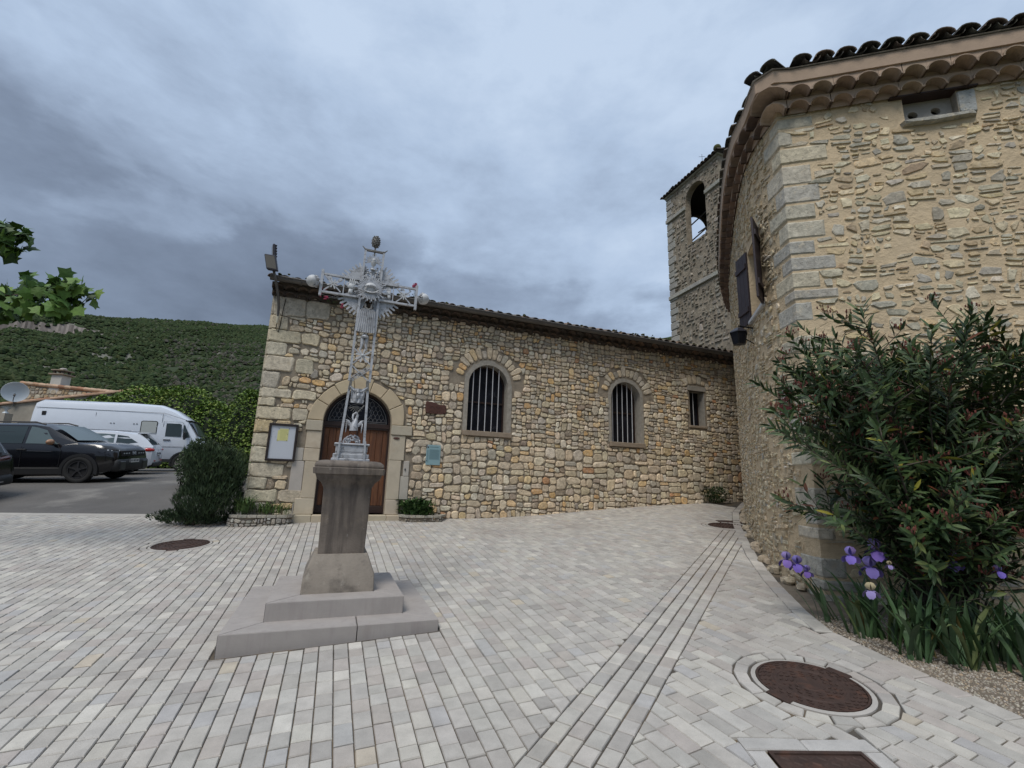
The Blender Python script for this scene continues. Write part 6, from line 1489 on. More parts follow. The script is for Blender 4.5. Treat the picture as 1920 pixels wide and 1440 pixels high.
# planters at the church door
def planter(s0, s1, dep, z1, label, plabel, seed, kind, rnd_end):
    rng = random.Random(seed); c = CW(((s0 + s1) / 2, 0, dep / 2)); e = empty('stone_planter', (0, 0, 0), 0, label, 'planter', 'stone planters beside the church door')
    zb = lambda s, d: G(*CW((s, 0, d)).xy)
    path = [(s0, 0), (s0, dep * .55), (s0 + .07, dep * .85), (s0 + .2, dep)] + [(s0 + .2 + (s1 - s0 - .4) * k / 4, dep) for k in range(1, 5)] + [(s1 - .07, dep * .85 * rnd_end), (s1, dep * .5 * rnd_end), (s1, 0)]
    core = MB(); ins = [(s0 + (s - s0) * .97 + .012, d * .97 - .002) for s, d in path]; vs = [CW((s, zb(s, d) - .05, d)) for s, d in ins] + [CW((s, z1 - .02, d)) for s, d in ins]; n = len(ins)
    core.add(vs, [(i, i + 1, n + i + 1, n + i) for i in range(n - 1)]); core.build('mortar', m_mortar, e)
    so_ = MB(); so_.add([CW((s, z1 - .035, d)) for s, d in ins], [tuple(range(n))]); so_.build('soil', m_soil, e)
    Ls = [0]
    for a, b_ in zip(path, path[1:]): Ls.append(Ls[-1] + hypot(b_[0] - a[0], b_[1] - a[1]))
    def PTH(t, z, o):
        t = max(0, min(Ls[-1] - 1e-6, t)); i = min(bisect.bisect(Ls, t) - 1, len(path) - 2); f = (t - Ls[i]) / (Ls[i + 1] - Ls[i]); s = path[i][0] + (path[i + 1][0] - path[i][0]) * f; d = path[i][1] + (path[i + 1][1] - path[i][1]) * f
        tx, ty = (path[i + 1][0] - path[i][0]), (path[i + 1][1] - path[i][1]); l = hypot(tx, ty); return CW((s - ty / l * o, z, d + tx / l * o))
    its = []
    zz0 = min(zb(s0, dep), zb(s1, dep)) - .02; H_ = z1 - .045 - zz0; rows = 3 if kind else 2
    T = lambda p: PTH(p[0], p[1], p[2])
    its = rubble(0, Ls[-1], zz0, z1 - .045, T, [], lambda z: H_ / rows * .95, .007, .022, [(3, (0.36, 0.33, .28)), (2, (0.30, 0.28, .25)), (1, (0.42, .33, .22)), (2, (0.42, .40, .36))], ax=.75, jit=.25, split=.2)
    for m_ in its: m_.build('stone', m_stone, e)
    t = 0
    while t < Ls[-1] - .05:
        l = rng.uniform(.12, .2); b = MB(); stone(b, [(t + .004, z1 - .045), (min(t + l, Ls[-1]) - .004, z1 - .045), (min(t + l, Ls[-1]) - .004, z1), (t + .004, z1)], T, .035, vary((0.36, .34, .29), .12), top=.9, d0=-.05); b.box(t + .004, min(t + l, Ls[-1]) - .004, z1 - .045, z1, -.09, .02, T, vary((0.36, .34, .29), .12)); b.build('coping', m_stone, e); t += l
    return e
planter(-2.22, -1.14, .42, .83, 'low curved stone planter left of the church door', '', 1, 0, 1.0)
planter(0.87, 1.86, .46, .84, 'low curved stone planter right of the church door', '', 2, 1, .62)
def tufts(name, label, cat, c, z0, n, rr, L_, w_, cols, upr=.7, extra=None):
    e = empty(name, (c.x, c.y, z0), 0, label, cat); b = MB()
    for k in range(n):
        a = U(0, 6.28); r = sqrt(R()); p = Vector((cos(a) * r * rr[0], sin(a) * r * rr[1], U(0, rr[2]))); d = Vector((p.x / rr[0] * .8 + U(-.4, .4), p.y / rr[1] * .8 + U(-.4, .4), upr + U(-.2, .3))); l = U(*L_); leafq(b, p, d, Vector((0, 0, 1)), l, U(*w_), vary(wchoice(cols), .2, .08), bend=.25)
    b.build('leaves', m_leaf, e, kind='stuff')
    if extra: extra(e)
    return e
c = CW((-1.60, 0, .22)); tufts('lily_clump', 'sparse green plants growing in the left stone planter', 'plant', c, .80, 170, (.42, .13, .10), (.10, .26), (.015, .03), [(3, (0.07, .12, .03)), (2, (0.10, .15, .035)), (1, (0.05, .08, .03))], 1.0)
c = CW((-2.0, 0, .20)); tufts('daylily_clump', 'taller arching green leaves at the left end of the left planter', 'plant', c, .80, 110, (.18, .12, .06), (.24, .42), (.016, .026), [(3, (0.06, .11, .03)), (2, (0.08, .13, .035))], 1.2)
def pet(e):
    for k in range(9):
        b = MB(); p = Vector((U(-.25, .25), U(-.1, .05), U(.22, .42))); b.lathe([(.004, -.03), (.016, .0), (.03, .03)], 7, lambda q, p=p: Vector((p.x + q.x + q.z * .4, p.y + q.y - q.z * .3, p.z + q.z)), col=(0.36, .36, .30)); b.tube([(p.x * .6, p.y * .6, .05), (p.x, p.y, p.z - .03)], .004, 4, col=(.06, .1, .04)); b.build('flower', m_petal, e)
c = CW((1.22, 0, .22)); tufts('arum_clump', 'dense dark green leafy plant in the right stone planter', 'plant', c, .78, 420, (.36, .17, .30), (.08, .16), (.05, .09), [(4, (0.045, .095, .025)), (3, (0.06, .12, .03)), (1, (.10, .16, .05))], .6, pet)
c = CW((9.40, 0, .22)); tufts('weed_clump', 'dark weedy clump at the foot of the church wall under the small window', 'plant', c, G(c.x, c.y), 420, (.38, .16, .40), (.06, .13), (.02, .04), [(3, (0.03, .055, .018)), (2, (0.045, .075, .022))], .5)

# plane tree on the left, only its branch tips reach the picture
def lobed_leaf(o, p, d, n_, L_, col):
    d = d.normalized(); s_ = d.cross(n_); s_ = s_.normalized() if s_.length > 1e-3 else Vector((1, 0, 0)); n_ = s_.cross(d)
    prof = [(0, 0), (.10, .28), (.02, .55), (.32, .42), (.52, .60), (.62, .30), (1.0, 0)]
    cu_ = U(.05, .3); vs = [p + d * (x * L_) + s_ * (y * L_ * .9) - n_ * (cu_ * L_ * (x * x * .5 + y * y)) for x, y in prof] + [p + d * (x * L_) - s_ * (y * L_ * .9) - n_ * (cu_ * L_ * (x * x * .5 + y * y)) for x, y in prof[1:-1][::-1]]
    vs.append(p + d * L_ * .45); n = len(vs) - 1
    o.add(vs, [(i, (i + 1) % n, n) for i in range(n)], col)
pt = empty('plane_tree', (-10.2, 6.2, G(-10.2, 6.2)), 0, 'broad-leaved tree reaching in from the left edge with large lobed green leaves', 'tree')
PB = Vector((-10.2, 6.2, G(-10.2, 6.2)))
b = MB(); b.tube([(0, 0, -.3), (.05, 0, 1.2), (.1, .02, 2.6), (.3, 0, 3.3)], [.19, .16, .14, .12], 12); b.build('trunk', m_bark, pt, smooth=60)
tip1 = atY(150, 548, 6.0) - PB; tip2 = atY(26, 440, 6.1) - PB
crn = MB(); lv = []
for nm, path in (('branch', [Vector((.3, 0, 3.1)), Vector((1.6, -.1, 3.05)), Vector((2.9, -.15, tip1.z - .08)), tip1]), ('branch', [Vector((.3, 0, 3.3)), Vector((1.4, 0, 3.8)), Vector((2.4, -.05, tip2.z + .1)), tip2]), ('branch', [Vector((.3, 0, 3.3)), Vector((0, .8, 4.2)), Vector((.2, 1.5, 5.0))]), ('branch', [Vector((.3, 0, 3.3)), Vector((-.8, -.6, 4.2)), Vector((-1.6, -1.0, 4.6))])):
    b = MB(); b.tube(path, [.06, .03, .015, .005][:len(path)], 7); b.build(nm, m_bark, pt, smooth=60)
    main = path[-1] in (tip1, tip2)
    for k in range(330 if main else 110):
        f = 1 - .62 * R() ** 1.3 if main else U(.3, 1); tt = f * (len(path) - 1); j = min(int(tt), len(path) - 2); p = path[j].lerp(path[j + 1], tt - j) + Vector((U(-.12, .10), U(-.2, .2), U(-.27, .20) if path[-1] is tip1 else U(-.22, .2)))
        if path[-1] is tip2 and f > .82: p.z -= U(0, .12)
        lv.append((p, main))
lv.sort(key=lambda l: -l[0].x)
for i, (p, main) in enumerate(lv):
    d = Vector((U(-.6, .8), U(-.8, .4), U(-1.1, .35))); col = vary(wchoice([(3, (0.060, 0.125, 0.024)), (3, (0.09, 0.17, 0.030)), (1.5, (0.13, 0.22, 0.04)), (2, (0.04, .08, .02))]), .18, .06)
    if i < 290: o = MB(); lobed_leaf(o, p, d, Vector((U(-.9, .9), U(-1.3, .2), U(-.1, 1))), U(.13, .21), col); o.build('leaf', m_leaf, pt)
    else: lobed_leaf(crn, p, d, Vector((U(-.4, .4), U(-.6, .2), 1)), U(.11, .17), col)
crn.build('crown', m_leaf, pt, kind='stuff')
# ------------------------------------------------------------------ vehicles
def paint(name, col, rough=.18): return mat(name, col, rough=rough, coat=.6, spec=.5, var=.04, vscale=2)
m_blk = paint('black_paint', (0.006, 0.006, 0.008)); m_wht = paint('white_paint', (0.66, 0.70, 0.76), .25); m_wht2 = paint('white_paint_clean', (0.60, 0.63, 0.68), .2)
m_plast = mat('black_plastic', (0.016, 0.016, 0.017), rough=.55); m_tyre = mat('tyre', (0.018, 0.018, 0.018), rough=.85); m_rimd = mat('dark_rim', (0.07, .07, .075), rough=.3, metal=.5); m_rim = mat('steel_rim', (0.45, .42, .38), rough=.45, metal=.5, var=.3, vscale=9)
m_cglass = mat('car_glass', (0.030, 0.045, 0.048), rough=.06, spec=.6); m_cglass2 = mat('pale_car_glass', (0.10, 0.135, 0.14), rough=.08, spec=.6); m_chrome = mat('bright_trim', (0.45, .45, .47), rough=.25, metal=.7)
m_red = mat('tail_light', (0.42, 0.015, 0.012), rough=.15, coat=.5); m_lampw = mat('head_light', (0.45, .48, .5), rough=.12, coat=.5); m_copper = mat('copper_cap', (0.36, 0.20, 0.115), rough=.35); m_plate = mat('number_plate', (0.62, .62, .60), rough=.4)
m_seam = mat('panel_gap', (0.012, .012, .013), rough=.8); m_amber = mat('amber_lamp', (.45, .16, .02), rough=.2)
def vroot(name, label, cat, x, y, az):
    f = Vector((sin(radians(az)), cos(radians(az)), 0)); l = Vector((-f.y, f.x, 0)); h = 0.8
    f.z = (G(x + f.x * h, y + f.y * h) - G(x - f.x * h, y - f.y * h)) / (2 * h); l.z = (G(x + l.x * h, y + l.y * h) - G(x - l.x * h, y - l.y * h)) / (2 * h)
    f.normalize(); n_ = f.cross(l).normalized(); l = n_.cross(f); e = empty(name, (0, 0, 0), 0, label, cat); M_ = Matrix((f, l, n_)).transposed().to_4x4(); M_.translation = Vector((x, y, G(x, y))); e.matrix_world = M_; return e
def loft(mb, secs):
    n = len(secs[0]); vs = [p for s in secs for p in s]; fs = [(i * n + k, i * n + (k + 1) % n, (i + 1) * n + (k + 1) % n, (i + 1) * n + k) for i in range(len(secs) - 1) for k in range(n)]
    fs += [tuple(reversed(range(n))), tuple(range((len(secs) - 1) * n, len(secs) * n))]; mb.add(vs, fs)
def bsec(x, zb, zt, hb, hm, ht, cr=.03):
    h = [(hb, zb), (hm, zb + .16), (hm * 1.005, (zb + zt) / 2 + .05), (hm * .99, zt - .13), (ht, zt - .02), (ht * .86, zt + cr * .4), (ht * .4, zt + cr)]
    return [(x, -y, z) for y, z in h] + [(x, y, z) for y, z in reversed(h)]
def csec(x, z0, z1, h0, h1):
    zz = max(z1, z0 + .01); h = [(h0, z0), (h0 - (h0 - h1) * .55, z0 + (zz - z0) * .6), (h1, zz - .045 * min(1, (zz - z0) * 3)), (h1 * .8, zz), (h1 * .35, zz + .012)]
    return [(x, -y, z) for y, z in h] + [(x, y, z) for y, z in reversed(h)]
def lerp_st(st, x):
    for a, b_ in zip(st, st[1:]):
        if a[0] <= x <= b_[0]: t = (x - a[0]) / (b_[0] - a[0]); return [p + (q - p) * t for p, q in zip(a, b_)]
    return list(st[-1] if x > st[-1][0] else st[0])
def side_pt(cab, x, t, sg, off=.012):
    _, z0, z1, h0, h1 = lerp_st(cab, x); zz = z1 - .045
    h = h0 - (h0 - h1) * (.55 * t / .6 if t < .6 else .55 + .45 * (t - .6) / .4); return (x, sg * (h + off), z0 + (zz - z0) * t)
def side_win(e, cab, pts, m_, name='side_window', sides=(-1, 1)):
    for sg in sides:
        b = MB(); P = []
        for (x0, t0), (x1, t1) in zip(pts, pts[1:] + pts[:1]):
            for k in range(3): P.append((x0 + (x1 - x0) * k / 3, t0 + (t1 - t0) * k / 3))
        vs = [side_pt(cab, x, t, sg) for x, t in P]; c = tuple(sum(v_[i] for v_ in vs) / len(vs) for i in range(3)); cp = side_pt(cab, c[0], sum(t for _, t in P) / len(P), sg); n = len(vs)
        b.add(vs + [cp], [(i, (i + 1) % n, n) if sg < 0 else ((i + 1) % n, i, n) for i in range(n)]); b.build(name, m_, e, smooth=60)
def wheel(e, x, y, r, w_, m_rim_, spokes=5, sg=-1):
    wl = empty('wheel', parent=e); y += sg * .034; T = lambda p: Vector((x + p.x, y + p.z * sg, r + p.y)); b = MB()
    b.lathe([(r * .66, -w_), (r * .9, -w_), (r, -w_ * .8), (r * 1.0, -w_ * .2), (r * .97, -.0), (r * .88, .01), (r * .70, .0), (r * .66, -.02)], 28, T); b.build('tyre', m_tyre, wl, smooth=50)
    b = MB(); b.lathe([(r * .68, .004), (r * .63, .004), (r * .62, -.035), (.001, -.06)], 28, T); b.lathe([(r * .16, -.03), (r * .15, .006), (.001, .008)], 16, T)
    for k in range(spokes):
        a = 2 * pi * k / spokes + .3; b.box(r * .1, r * .65, -r * .05, r * .05, -.04, .002, lambda p, a=a: T(Vector((p.x * cos(a) - p.y * sin(a), p.x * sin(a) + p.y * cos(a), p.z))))
    b.build('rim', m_rim_, wl, smooth=40)
def arch(e, x, y, r, sg, m_=None, r2=None, name='wheel_arch'):
    b = MB(); T = lambda p: (x + p.x, y + sg * p.z, r - .02 + p.y) ; n = 20
    if r2 is None:
        b.prism([(r * 1.12 * cos(pi * k / n - .25 if k == 0 else pi * k / n), r * 1.12 * sin(pi * k / n)) for k in range(n + 1)] + [(-r * 1.1, -.16), (r * 1.1, -.16)], -.2, .004, T)
    else:
        for k in range(n):
            a0, a1 = pi * (k / n * 1.16 - .08), pi * ((k + 1) / n * 1.16 - .08); b.prism([(q * cos(a), q * sin(a)) for q, a in ((r * 1.08, a0), (r2, a0), (r2, a1), (r * 1.08, a1))], -.1, .018, T)
    b.build(name, m_ or m_seam, e, smooth=50)
def plate(e, x, z, sgx, w_=.26, h=.055):
    pl_ = empty('number_plate', parent=e); T = lambda p: (x + sgx * p.z, p.x, z + p.y); b = MB(); b.box(-w_, w_, -h, h, 0, .012, T); b.build('plate', m_plate, pl_); b = MB()
    for k, q in enumerate((-.78, -.62, -.34, -.18, -.02, .26, .42, .58)): b.box(w_ * q, w_ * (q + .10), -h * .5, h * .6, .0125, .014, T)
    for q in (-1.0, .86): b.box(w_ * q, w_ * (q + .12), -h, h, .0122, .0136, T)
    b.build('characters', mat('plate_ink', (.02, .02, .05)), pl_, kind='stuff')
def vline(e, pts, r=.006, name='panel_gap', m_=None): b = MB(); b.tube(pts, r, 4); b.build(name, m_ or m_seam, e)

# black SUV, front towards the right
e = vroot('parked_suv', 'black SUV with copper mirror cap parked facing right in front of the white van', 'car', -13.6, 14.0, 78)
bst = [(-2.17, .42, .90, .70, .76, .74), (-2.10, .33, 1.0, .80, .86, .84), (-1.7, .25, 1.06, .84, .90, .86), (-.6, .22, 1.05, .86, .905, .86), (.75, .22, 1.05, .86, .905, .86), (1.1, .23, 1.10, .86, .90, .84), (1.6, .25, 1.09, .86, .90, .82), (1.95, .30, 1.03, .82, .87, .78), (2.12, .36, .93, .76, .80, .72), (2.17, .42, .80, .70, .74, .70)]
b = MB(); loft(b, [bsec(*s) for s in bst]); b.build('body', m_blk, e, smooth=38)
cab = [(-2.05, 1.0, 1.02, .80, .72), (-1.85, 1.02, 1.42, .83, .68), (-1.6, 1.03, 1.58, .85, .67), (-.9, 1.03, 1.645, .86, .67), (0.0, 1.03, 1.65, .86, .67), (.35, 1.03, 1.60, .86, .68), (1.15, 1.06, 1.12, .82, .76)]
b = MB(); loft(b, [csec(*s) for s in cab]); b.build('cabin', m_blk, e, smooth=38)
side_win(e, cab, [(-.05, .10), (.72, .10), (.35, .82), (.1, .90), (-.05, .92)], m_cglass2); side_win(e, cab, [(-1.0, .10), (-.13, .10), (-.13, .92), (-.9, .92)], m_cglass); side_win(e, cab, [(-1.6, .2), (-1.1, .15), (-1.0, .88), (-1.35, .85)], m_cglass)
def screen(e, x0, z0, h0, x1, z1, h1, m_, name='windscreen', off=.012, rev=False):
    nx, nz = (z0 - z1), (x1 - x0); l = hypot(nx, nz); nx, nz = nx / l * off, nz / l * off; nx, nz = (abs(nx) * (1 if not rev else -1), abs(nz)); b = MB(); K = 6; vs = []
    for x, z, h in ((x0, z0, h0), ((x0 + x1) / 2, (z0 + z1) / 2 + .015, (h0 + h1) / 2), (x1, z1, h1)):
        for k in range(K + 1): t = -1 + 2 * k / K; vs.append((x + nx - (.03 * t * t * (1 if not rev else -1)), h * t, z + nz))
    b.add(vs, [(i * (K + 1) + k, i * (K + 1) + k + 1, (i + 1) * (K + 1) + k + 1, (i + 1) * (K + 1) + k) for i in range(2) for k in range(K)]); b.build(name, m_, e, smooth=60)
screen(e, .47, 1.57, .60, 1.12, 1.16, .72, m_cglass2, off=.03)
for sg in (-1, 1):
    b = MB(); b.tube([(-1.55, sg * .66, 1.61), (-1.3, sg * .65, 1.68), (0, sg * .65, 1.69), (.25, sg * .66, 1.62)], .022, 6); b.build('roof_rail', m_plast, e)
    b = MB(); b.ball((.62, sg * 1.0, 1.13), .13, 10, 8, (.6, 1, .62)); b.build('mirror', m_copper, e, smooth=180)
    b = MB(); b.tube([(.66, sg * .84, 1.05), (.64, sg * .98, 1.08)], .035, 6); b.build('mirror_foot', m_plast, e)
    for x in (-1.31, 1.31): arch(e, x, sg * .905, .36, sg); arch(e, x, sg * .905, .36, sg, m_plast, .47, 'arch_trim'); wheel(e, x, sg * .90, .362, .22, m_rimd, 5, sg)
    b = MB(); b.box(-.92, .90, sg * .905 - .02, sg * .905 + .02, .24, .42, bev=.01); b.build('sill_trim', m_plast, e)
    vline(e, [(.82, sg * .912, .45), (.84, sg * .914, .9), (.72, sg * .86, 1.05)]); vline(e, [(-.09, sg * .912, .42), (-.09, sg * .914, 1.0)]); vline(e, [(-.05, sg * .916, .88), (.62, sg * .918, .87)], .010, 'crease', m_chrome if sg < -5 else m_blk)
    b = MB(); b.box(-.20, .02, sg * .91 - .015, sg * .91 + .018, .90, .93, bev=.006); b.build('door_handle', m_plast, e)
    b = MB(); b.add([(1.84, sg * .845, .985), (2.12, sg * .735, .93), (2.15, sg * .62, .90), (2.165, sg * .60, .80), (2.13, sg * .735, .815), (1.95, sg * .86, .87)], [(0, 1, 2, 3, 4, 5)]); b.build('headlight', m_seam, e)
    for q in range(4):
        x, y_ = 1.93 + .06 * q, .85 - .055 * q * (1 if q < 3 else 1.1); b = MB(); b.ball((x + .02, sg * y_, .91 - .015 * (q % 2)), .028, 6, 4, (1, .7, .8)); b.build('lamp_unit', m_lampw, e)
b = MB(); b.box(2.13, 2.185, -.62, .62, .73, .90, bev=.012); b.build('grille', m_seam, e)
for y_ in (-.5, -.38, -.26, .26, .38, .5): b = MB(); b.box(2.183, 2.192, y_ - .03, y_ + .03, .80, .835); b.build('grille_mark', m_lampw, e)
b = MB()
for sg in (-1, 1):
    for q0, q1 in (((.10, .845), (.03, .845)), ((.03, .845), (0, .818)), ((0, .818), (.03, .79)), ((.03, .79), (.10, .79))): b.tube([(2.19, sg * q0[0], q0[1]), (2.19, sg * q1[0], q1[1])], .010, 4)
b.build('emblem', m_lampw, e)
b = MB(); b.box(1.98, 2.22, -.80, .80, .30, .66, bev=.06); b.build('bumper', m_plast, e, smooth=50)
for sg in (-1, 1): b = MB(); b.box(2.19, 2.235, sg * .58 - .14, sg * .58 + .14, .34, .60, bev=.02); b.build('fog_surround', m_rimd, e)
plate(e, 2.223, .60, 1); 

# white estate car seen from its rear corner
e = vroot('parked_estate', 'white estate car showing its red tail light between the black SUV and the van', 'car', -15.1, 16.6, -117)
bst = [(-2.25, .42, .88, .70, .74, .72), (-2.2, .33, .98, .78, .83, .80), (-1.9, .24, 1.0, .82, .87, .83), (-.6, .2, .98, .84, .88, .84), (1.0, .2, .98, .84, .88, .84), (1.35, .22, 1.0, .84, .87, .80), (1.9, .28, .88, .80, .83, .74), (2.2, .35, .72, .68, .72, .66), (2.25, .42, .60, .6, .65, .6)]
b = MB(); loft(b, [bsec(*s) for s in bst]); b.build('body', m_wht2, e, smooth=38)
cab = [(-2.2, .95, .98, .79, .72), (-2.0, .96, 1.25, .81, .66), (-1.75, .97, 1.44, .82, .63), (-.9, .97, 1.52, .83, .63), (-.1, .97, 1.52, .83, .63), (.3, .97, 1.46, .83, .64), (1.3, .99, 1.02, .80, .74)]
b = MB(); loft(b, [csec(*s) for s in cab]); b.build('cabin', m_wht2, e, smooth=38)
side_win(e, cab, [(-1.75, .35), (-1.15, .15), (-1.15, .86), (-1.45, .80)], m_cglass); side_win(e, cab, [(-1.08, .14), (-.25, .12), (-.25, .90), (-1.08, .87)], m_cglass2); side_win(e, cab, [(-.18, .12), (.75, .12), (.25, .86), (-.18, .90)], m_cglass2)
screen(e, -1.83, 1.40, .58, -2.16, 1.03, .66, m_cglass, 'rear_window', .03, True)
b = MB(); b.box(-2.02, -1.68, -.58, .58, 1.43, 1.47, bev=.012); b.build('spoiler', m_wht2, e)
for sg in (-1, 1):
    b = MB(); b.ball((-2.06, sg * .775, .86), .22, 14, 10, (.95, .42, .38)); b.build('tail_light', m_red, e, smooth=180)
    for x in (-1.32, 1.38): arch(e, x, sg * .885, .33, sg); wheel(e, x, sg * .88, .325, .2, m_rim, 7, sg)
    b = MB(); b.tube([(-1.5, sg * .62, 1.52), (-.2, sg * .62, 1.56), (.1, sg * .62, 1.53)], .014, 5); b.build('roof_rail', m_chrome, e)
    b = MB(); b.box(-2.262, -2.20, sg * .55 - .12, sg * .55 + .12, .44, .50, bev=.01); b.build('reflector', m_red, e)
b = MB(); b.box(-2.26, -2.1, -.74, .74, .26, .44, bev=.03); b.build('bumper', m_plast, e, smooth=50); plate(e, -2.262, .72, -1)

# dark car cut by the left edge, tailgate towards the camera
e = vroot('parked_hatchback', 'dark car cut by the left edge of the photo with its tailgate and plate showing', 'car', -14.26, 11.05, -82)
bst = [(-2.25, .45, .90, .74, .80, .78), (-2.2, .34, 1.02, .82, .89, .85), (-1.9, .26, 1.05, .85, .91, .86), (1.0, .24, 1.05, .86, .91, .86), (1.6, .26, 1.06, .86, .90, .82), (2.1, .34, .90, .76, .80, .72), (2.2, .42, .76, .66, .72, .66)]
b = MB(); loft(b, [bsec(*s) for s in bst]); b.build('body', m_blk, e, smooth=38)
cab = [(-2.2, 1.0, 1.04, .82, .76), (-2.05, 1.02, 1.40, .83, .70), (-1.85, 1.02, 1.58, .84, .68), (-.9, 1.03, 1.66, .85, .68), (.1, 1.03, 1.64, .85, .68), (1.2, 1.04, 1.08, .82, .76)]
b = MB(); loft(b, [csec(*s) for s in cab]); b.build('cabin', m_blk, e, smooth=38)
side_win(e, cab, [(-1.7, .15), (-1.1, .12), (-1.1, .9), (-1.5, .86)], m_cglass); side_win(e, cab, [(-1.0, .1), (.8, .1), (.3, .86), (-1.0, .92)], m_cglass)
screen(e, -1.96, 1.50, .60, -2.20, 1.08, .70, m_cglass, 'rear_window', .03, True)
b = MB(); b.box(-2.16, -1.80, -.64, .64, 1.575, 1.61, bev=.012); b.build('spoiler', m_blk, e)
for sg in (-1, 1):
    for x in (-1.35, 1.35): arch(e, x, sg * .915, .34, sg); wheel(e, x, sg * .91, .34, .2, m_rimd, 5, sg)
    b = MB(); b.tube([(-2.02, sg * .86, .93), (-2.215, sg * .76, .95), (-2.255, sg * .52, .93)], [.03, .055, .04], 8); b.build('tail_light', mat('smoked_red', (.07, .012, .012), rough=.15, coat=.5), e, smooth=60)
    vline(e, [(-2.18, sg * .73, 1.07), (-1.97, sg * .66, 1.50)], .012, 'window_trim', m_chrome)
b = MB(); b.box(-2.30, -2.1, -.84, .84, .32, .56, bev=.05); b.build('bumper', m_plast, e, smooth=50); b = MB(); b.box(-2.306, -2.28, -.62, .62, .40, .42); b.build('bumper_trim', m_chrome, e); plate(e, -2.268, .80, -1)
b = MB(); b.box(-2.262, -2.24, -.60, .60, .985, 1.0); b.build('tailgate_trim', m_chrome, e)

# white panel van
e = vroot('panel_van', 'long white high-roof panel van parked facing right behind the cars', 'van', -15.9, 19.7, 68)
def vsec(x, zb, zt, hb, ht): h = [(hb * .92, zb), (hb, zb + .12), (hb, zb + (zt - zb) * .45), (hb * .985, zb + (zt - zb) * .62), (ht, zt - .22), (ht * .93, zt - .08), (ht * .7, zt), (ht * .3, zt + .02)]; return [(x, -y, z) for y, z in h] + [(x, y, z) for y, z in reversed(h)]
vst = [(-2.90, .42, 2.45, .94, .84), (-2.85, .38, 2.66, .96, .86), (-2.7, .38, 2.74, .97, .87), (0.0, .38, 2.76, .97, .87), (1.1, .38, 2.72, .97, .86), (1.6, .38, 2.52, .97, .84), (2.0, .38, 2.24, .965, .82), (2.14, .38, 2.12, .96, .80)]
b = MB(); loft(b, [vsec(*s) for s in vst]); b.build('body', m_wht, e, smooth=38)
b = MB(); loft(b, [vsec(2.13, .38, 2.10, .955, .80), vsec(2.55, .38, 1.42, .94, .86), vsec(2.62, .40, 1.30, .93, .86), vsec(2.95, .42, 1.16, .90, .80), vsec(3.08, .48, .96, .84, .76)]); b.build('front_end', m_wht, e, smooth=38)
b = MB(); b.box(2.02, 2.24, -.78, .78, 2.09, 2.125, bev=.01); b.build('sun_visor', m_seam, e)
screen(e, 2.20, 2.02, .70, 2.54, 1.46, .78, m_cglass, off=.05)
SV = lambda x, z: (.972 if z < .9 else .972 - .015 * (z - .9) / .95 if z < 1.85 else .957 - .088 * (z - 1.85) / .68) + .006
def vquad(pts, m_, name, off=.006, ins=0):
    for sg in (-1, 1): b = MB(); vs = [(x, sg * (SV(x, z) + off), z) for x, z in pts]; b.add(vs, [tuple(range(len(vs))) if sg < 0 else tuple(reversed(range(len(vs))))]); b.build(name, m_, e)
vquad([(1.42, 1.42), (1.98, 1.42), (1.96, 1.92), (1.88, 1.96), (1.42, 1.96)], m_cglass, 'door_window'); vquad([(2.03, 1.40), (2.30, 1.40), (2.08, 1.90), (2.02, 1.92)], m_cglass, 'quarter_window')
vquad([(.55, 1.52), (1.12, 1.52), (1.12, 2.0), (1.06, 2.04), (.61, 2.04), (.55, 2.0)], m_seam, 'window_rubber', .004); vquad([(.58, 1.55), (1.09, 1.55), (1.09, 1.99), (1.04, 2.01), (.63, 2.01), (.58, 1.99)], mat('frosted_glass', (.42, .44, .42), rough=.4), 'side_window', .009)
for sg in (-1, 1):
    Yv = lambda x, z: sg * (SV(x, z) + .004)
    for pts in (((-2.80, 2.42), (1.3, 2.38), (2.1, 2.12)), ((1.32, .42), (1.32, 2.05), (1.98, 2.02), (2.36, 1.34), (2.36, .95)), ((-.95, .5), (-.95, 2.3)), ((-2.9, .95), (1.3, .95)), ((1.32, 1.0), (2.36, 1.0)), ((1.25, .5), (1.25, 2.35))):
        vline(e, [(x, Yv(x, z), z) for x, z in pts], .006)
    b = MB(); b.box(-2.6, -2.48, sg * (SV(0, 2.2)) - .01, sg * SV(0, 2.2) + .012, 2.12, 2.28); b.build('vent', m_seam, e)
    b = MB(); b.box(1.38, 1.62, sg * .965, sg * 1.0 if sg > 0 else sg * 1.0 + .035, 1.26, 1.30) if sg > 0 else b.box(1.38, 1.62, -1.0, -.965, 1.26, 1.30); b.build('door_handle', m_plast, e)
    b = MB(); b.box(2.10, 2.16, sg * 1.12 - .09, sg * 1.12 + .09, 1.30, 1.62, bev=.02); b.tube([(2.16, sg * .95, 1.38), (2.14, sg * 1.08, 1.42)], .012, 4); b.build('mirror', m_plast, e)
    b = MB(); b.box(-2.4, 1.75, sg * .97 - .012, sg * .97 + .014, .38, .50); b.build('sill_trim', m_plast, e)
    for x in (-1.65, 2.12): arch(e, x, sg * .965, .37, sg); arch(e, x, sg * .965, .37, sg, m_plast, .46, 'arch_trim'); wheel(e, x, sg * .96, .35, .22, m_rim, 6, sg)
    b = MB(); b.box(3.02, 3.10, sg * .62 - .12, sg * .62 + .12, .80, .96, bev=.02); b.build('headlight', m_lampw, e)
    b = MB(); b.box(2.92, 3.04, sg * .84 - .04, sg * .84 + .03, .84, .96, bev=.01); b.build('indicator', m_amber, e)
    for x in (-.45, -.35, .30, .40): b = MB(); b.box(x, x + .04, sg * (SV(x, 1.9) + .002) - .008, sg * (SV(x, 1.9) + .002) + .008, 1.88, 1.91); b.build('stud', m_seam, e)
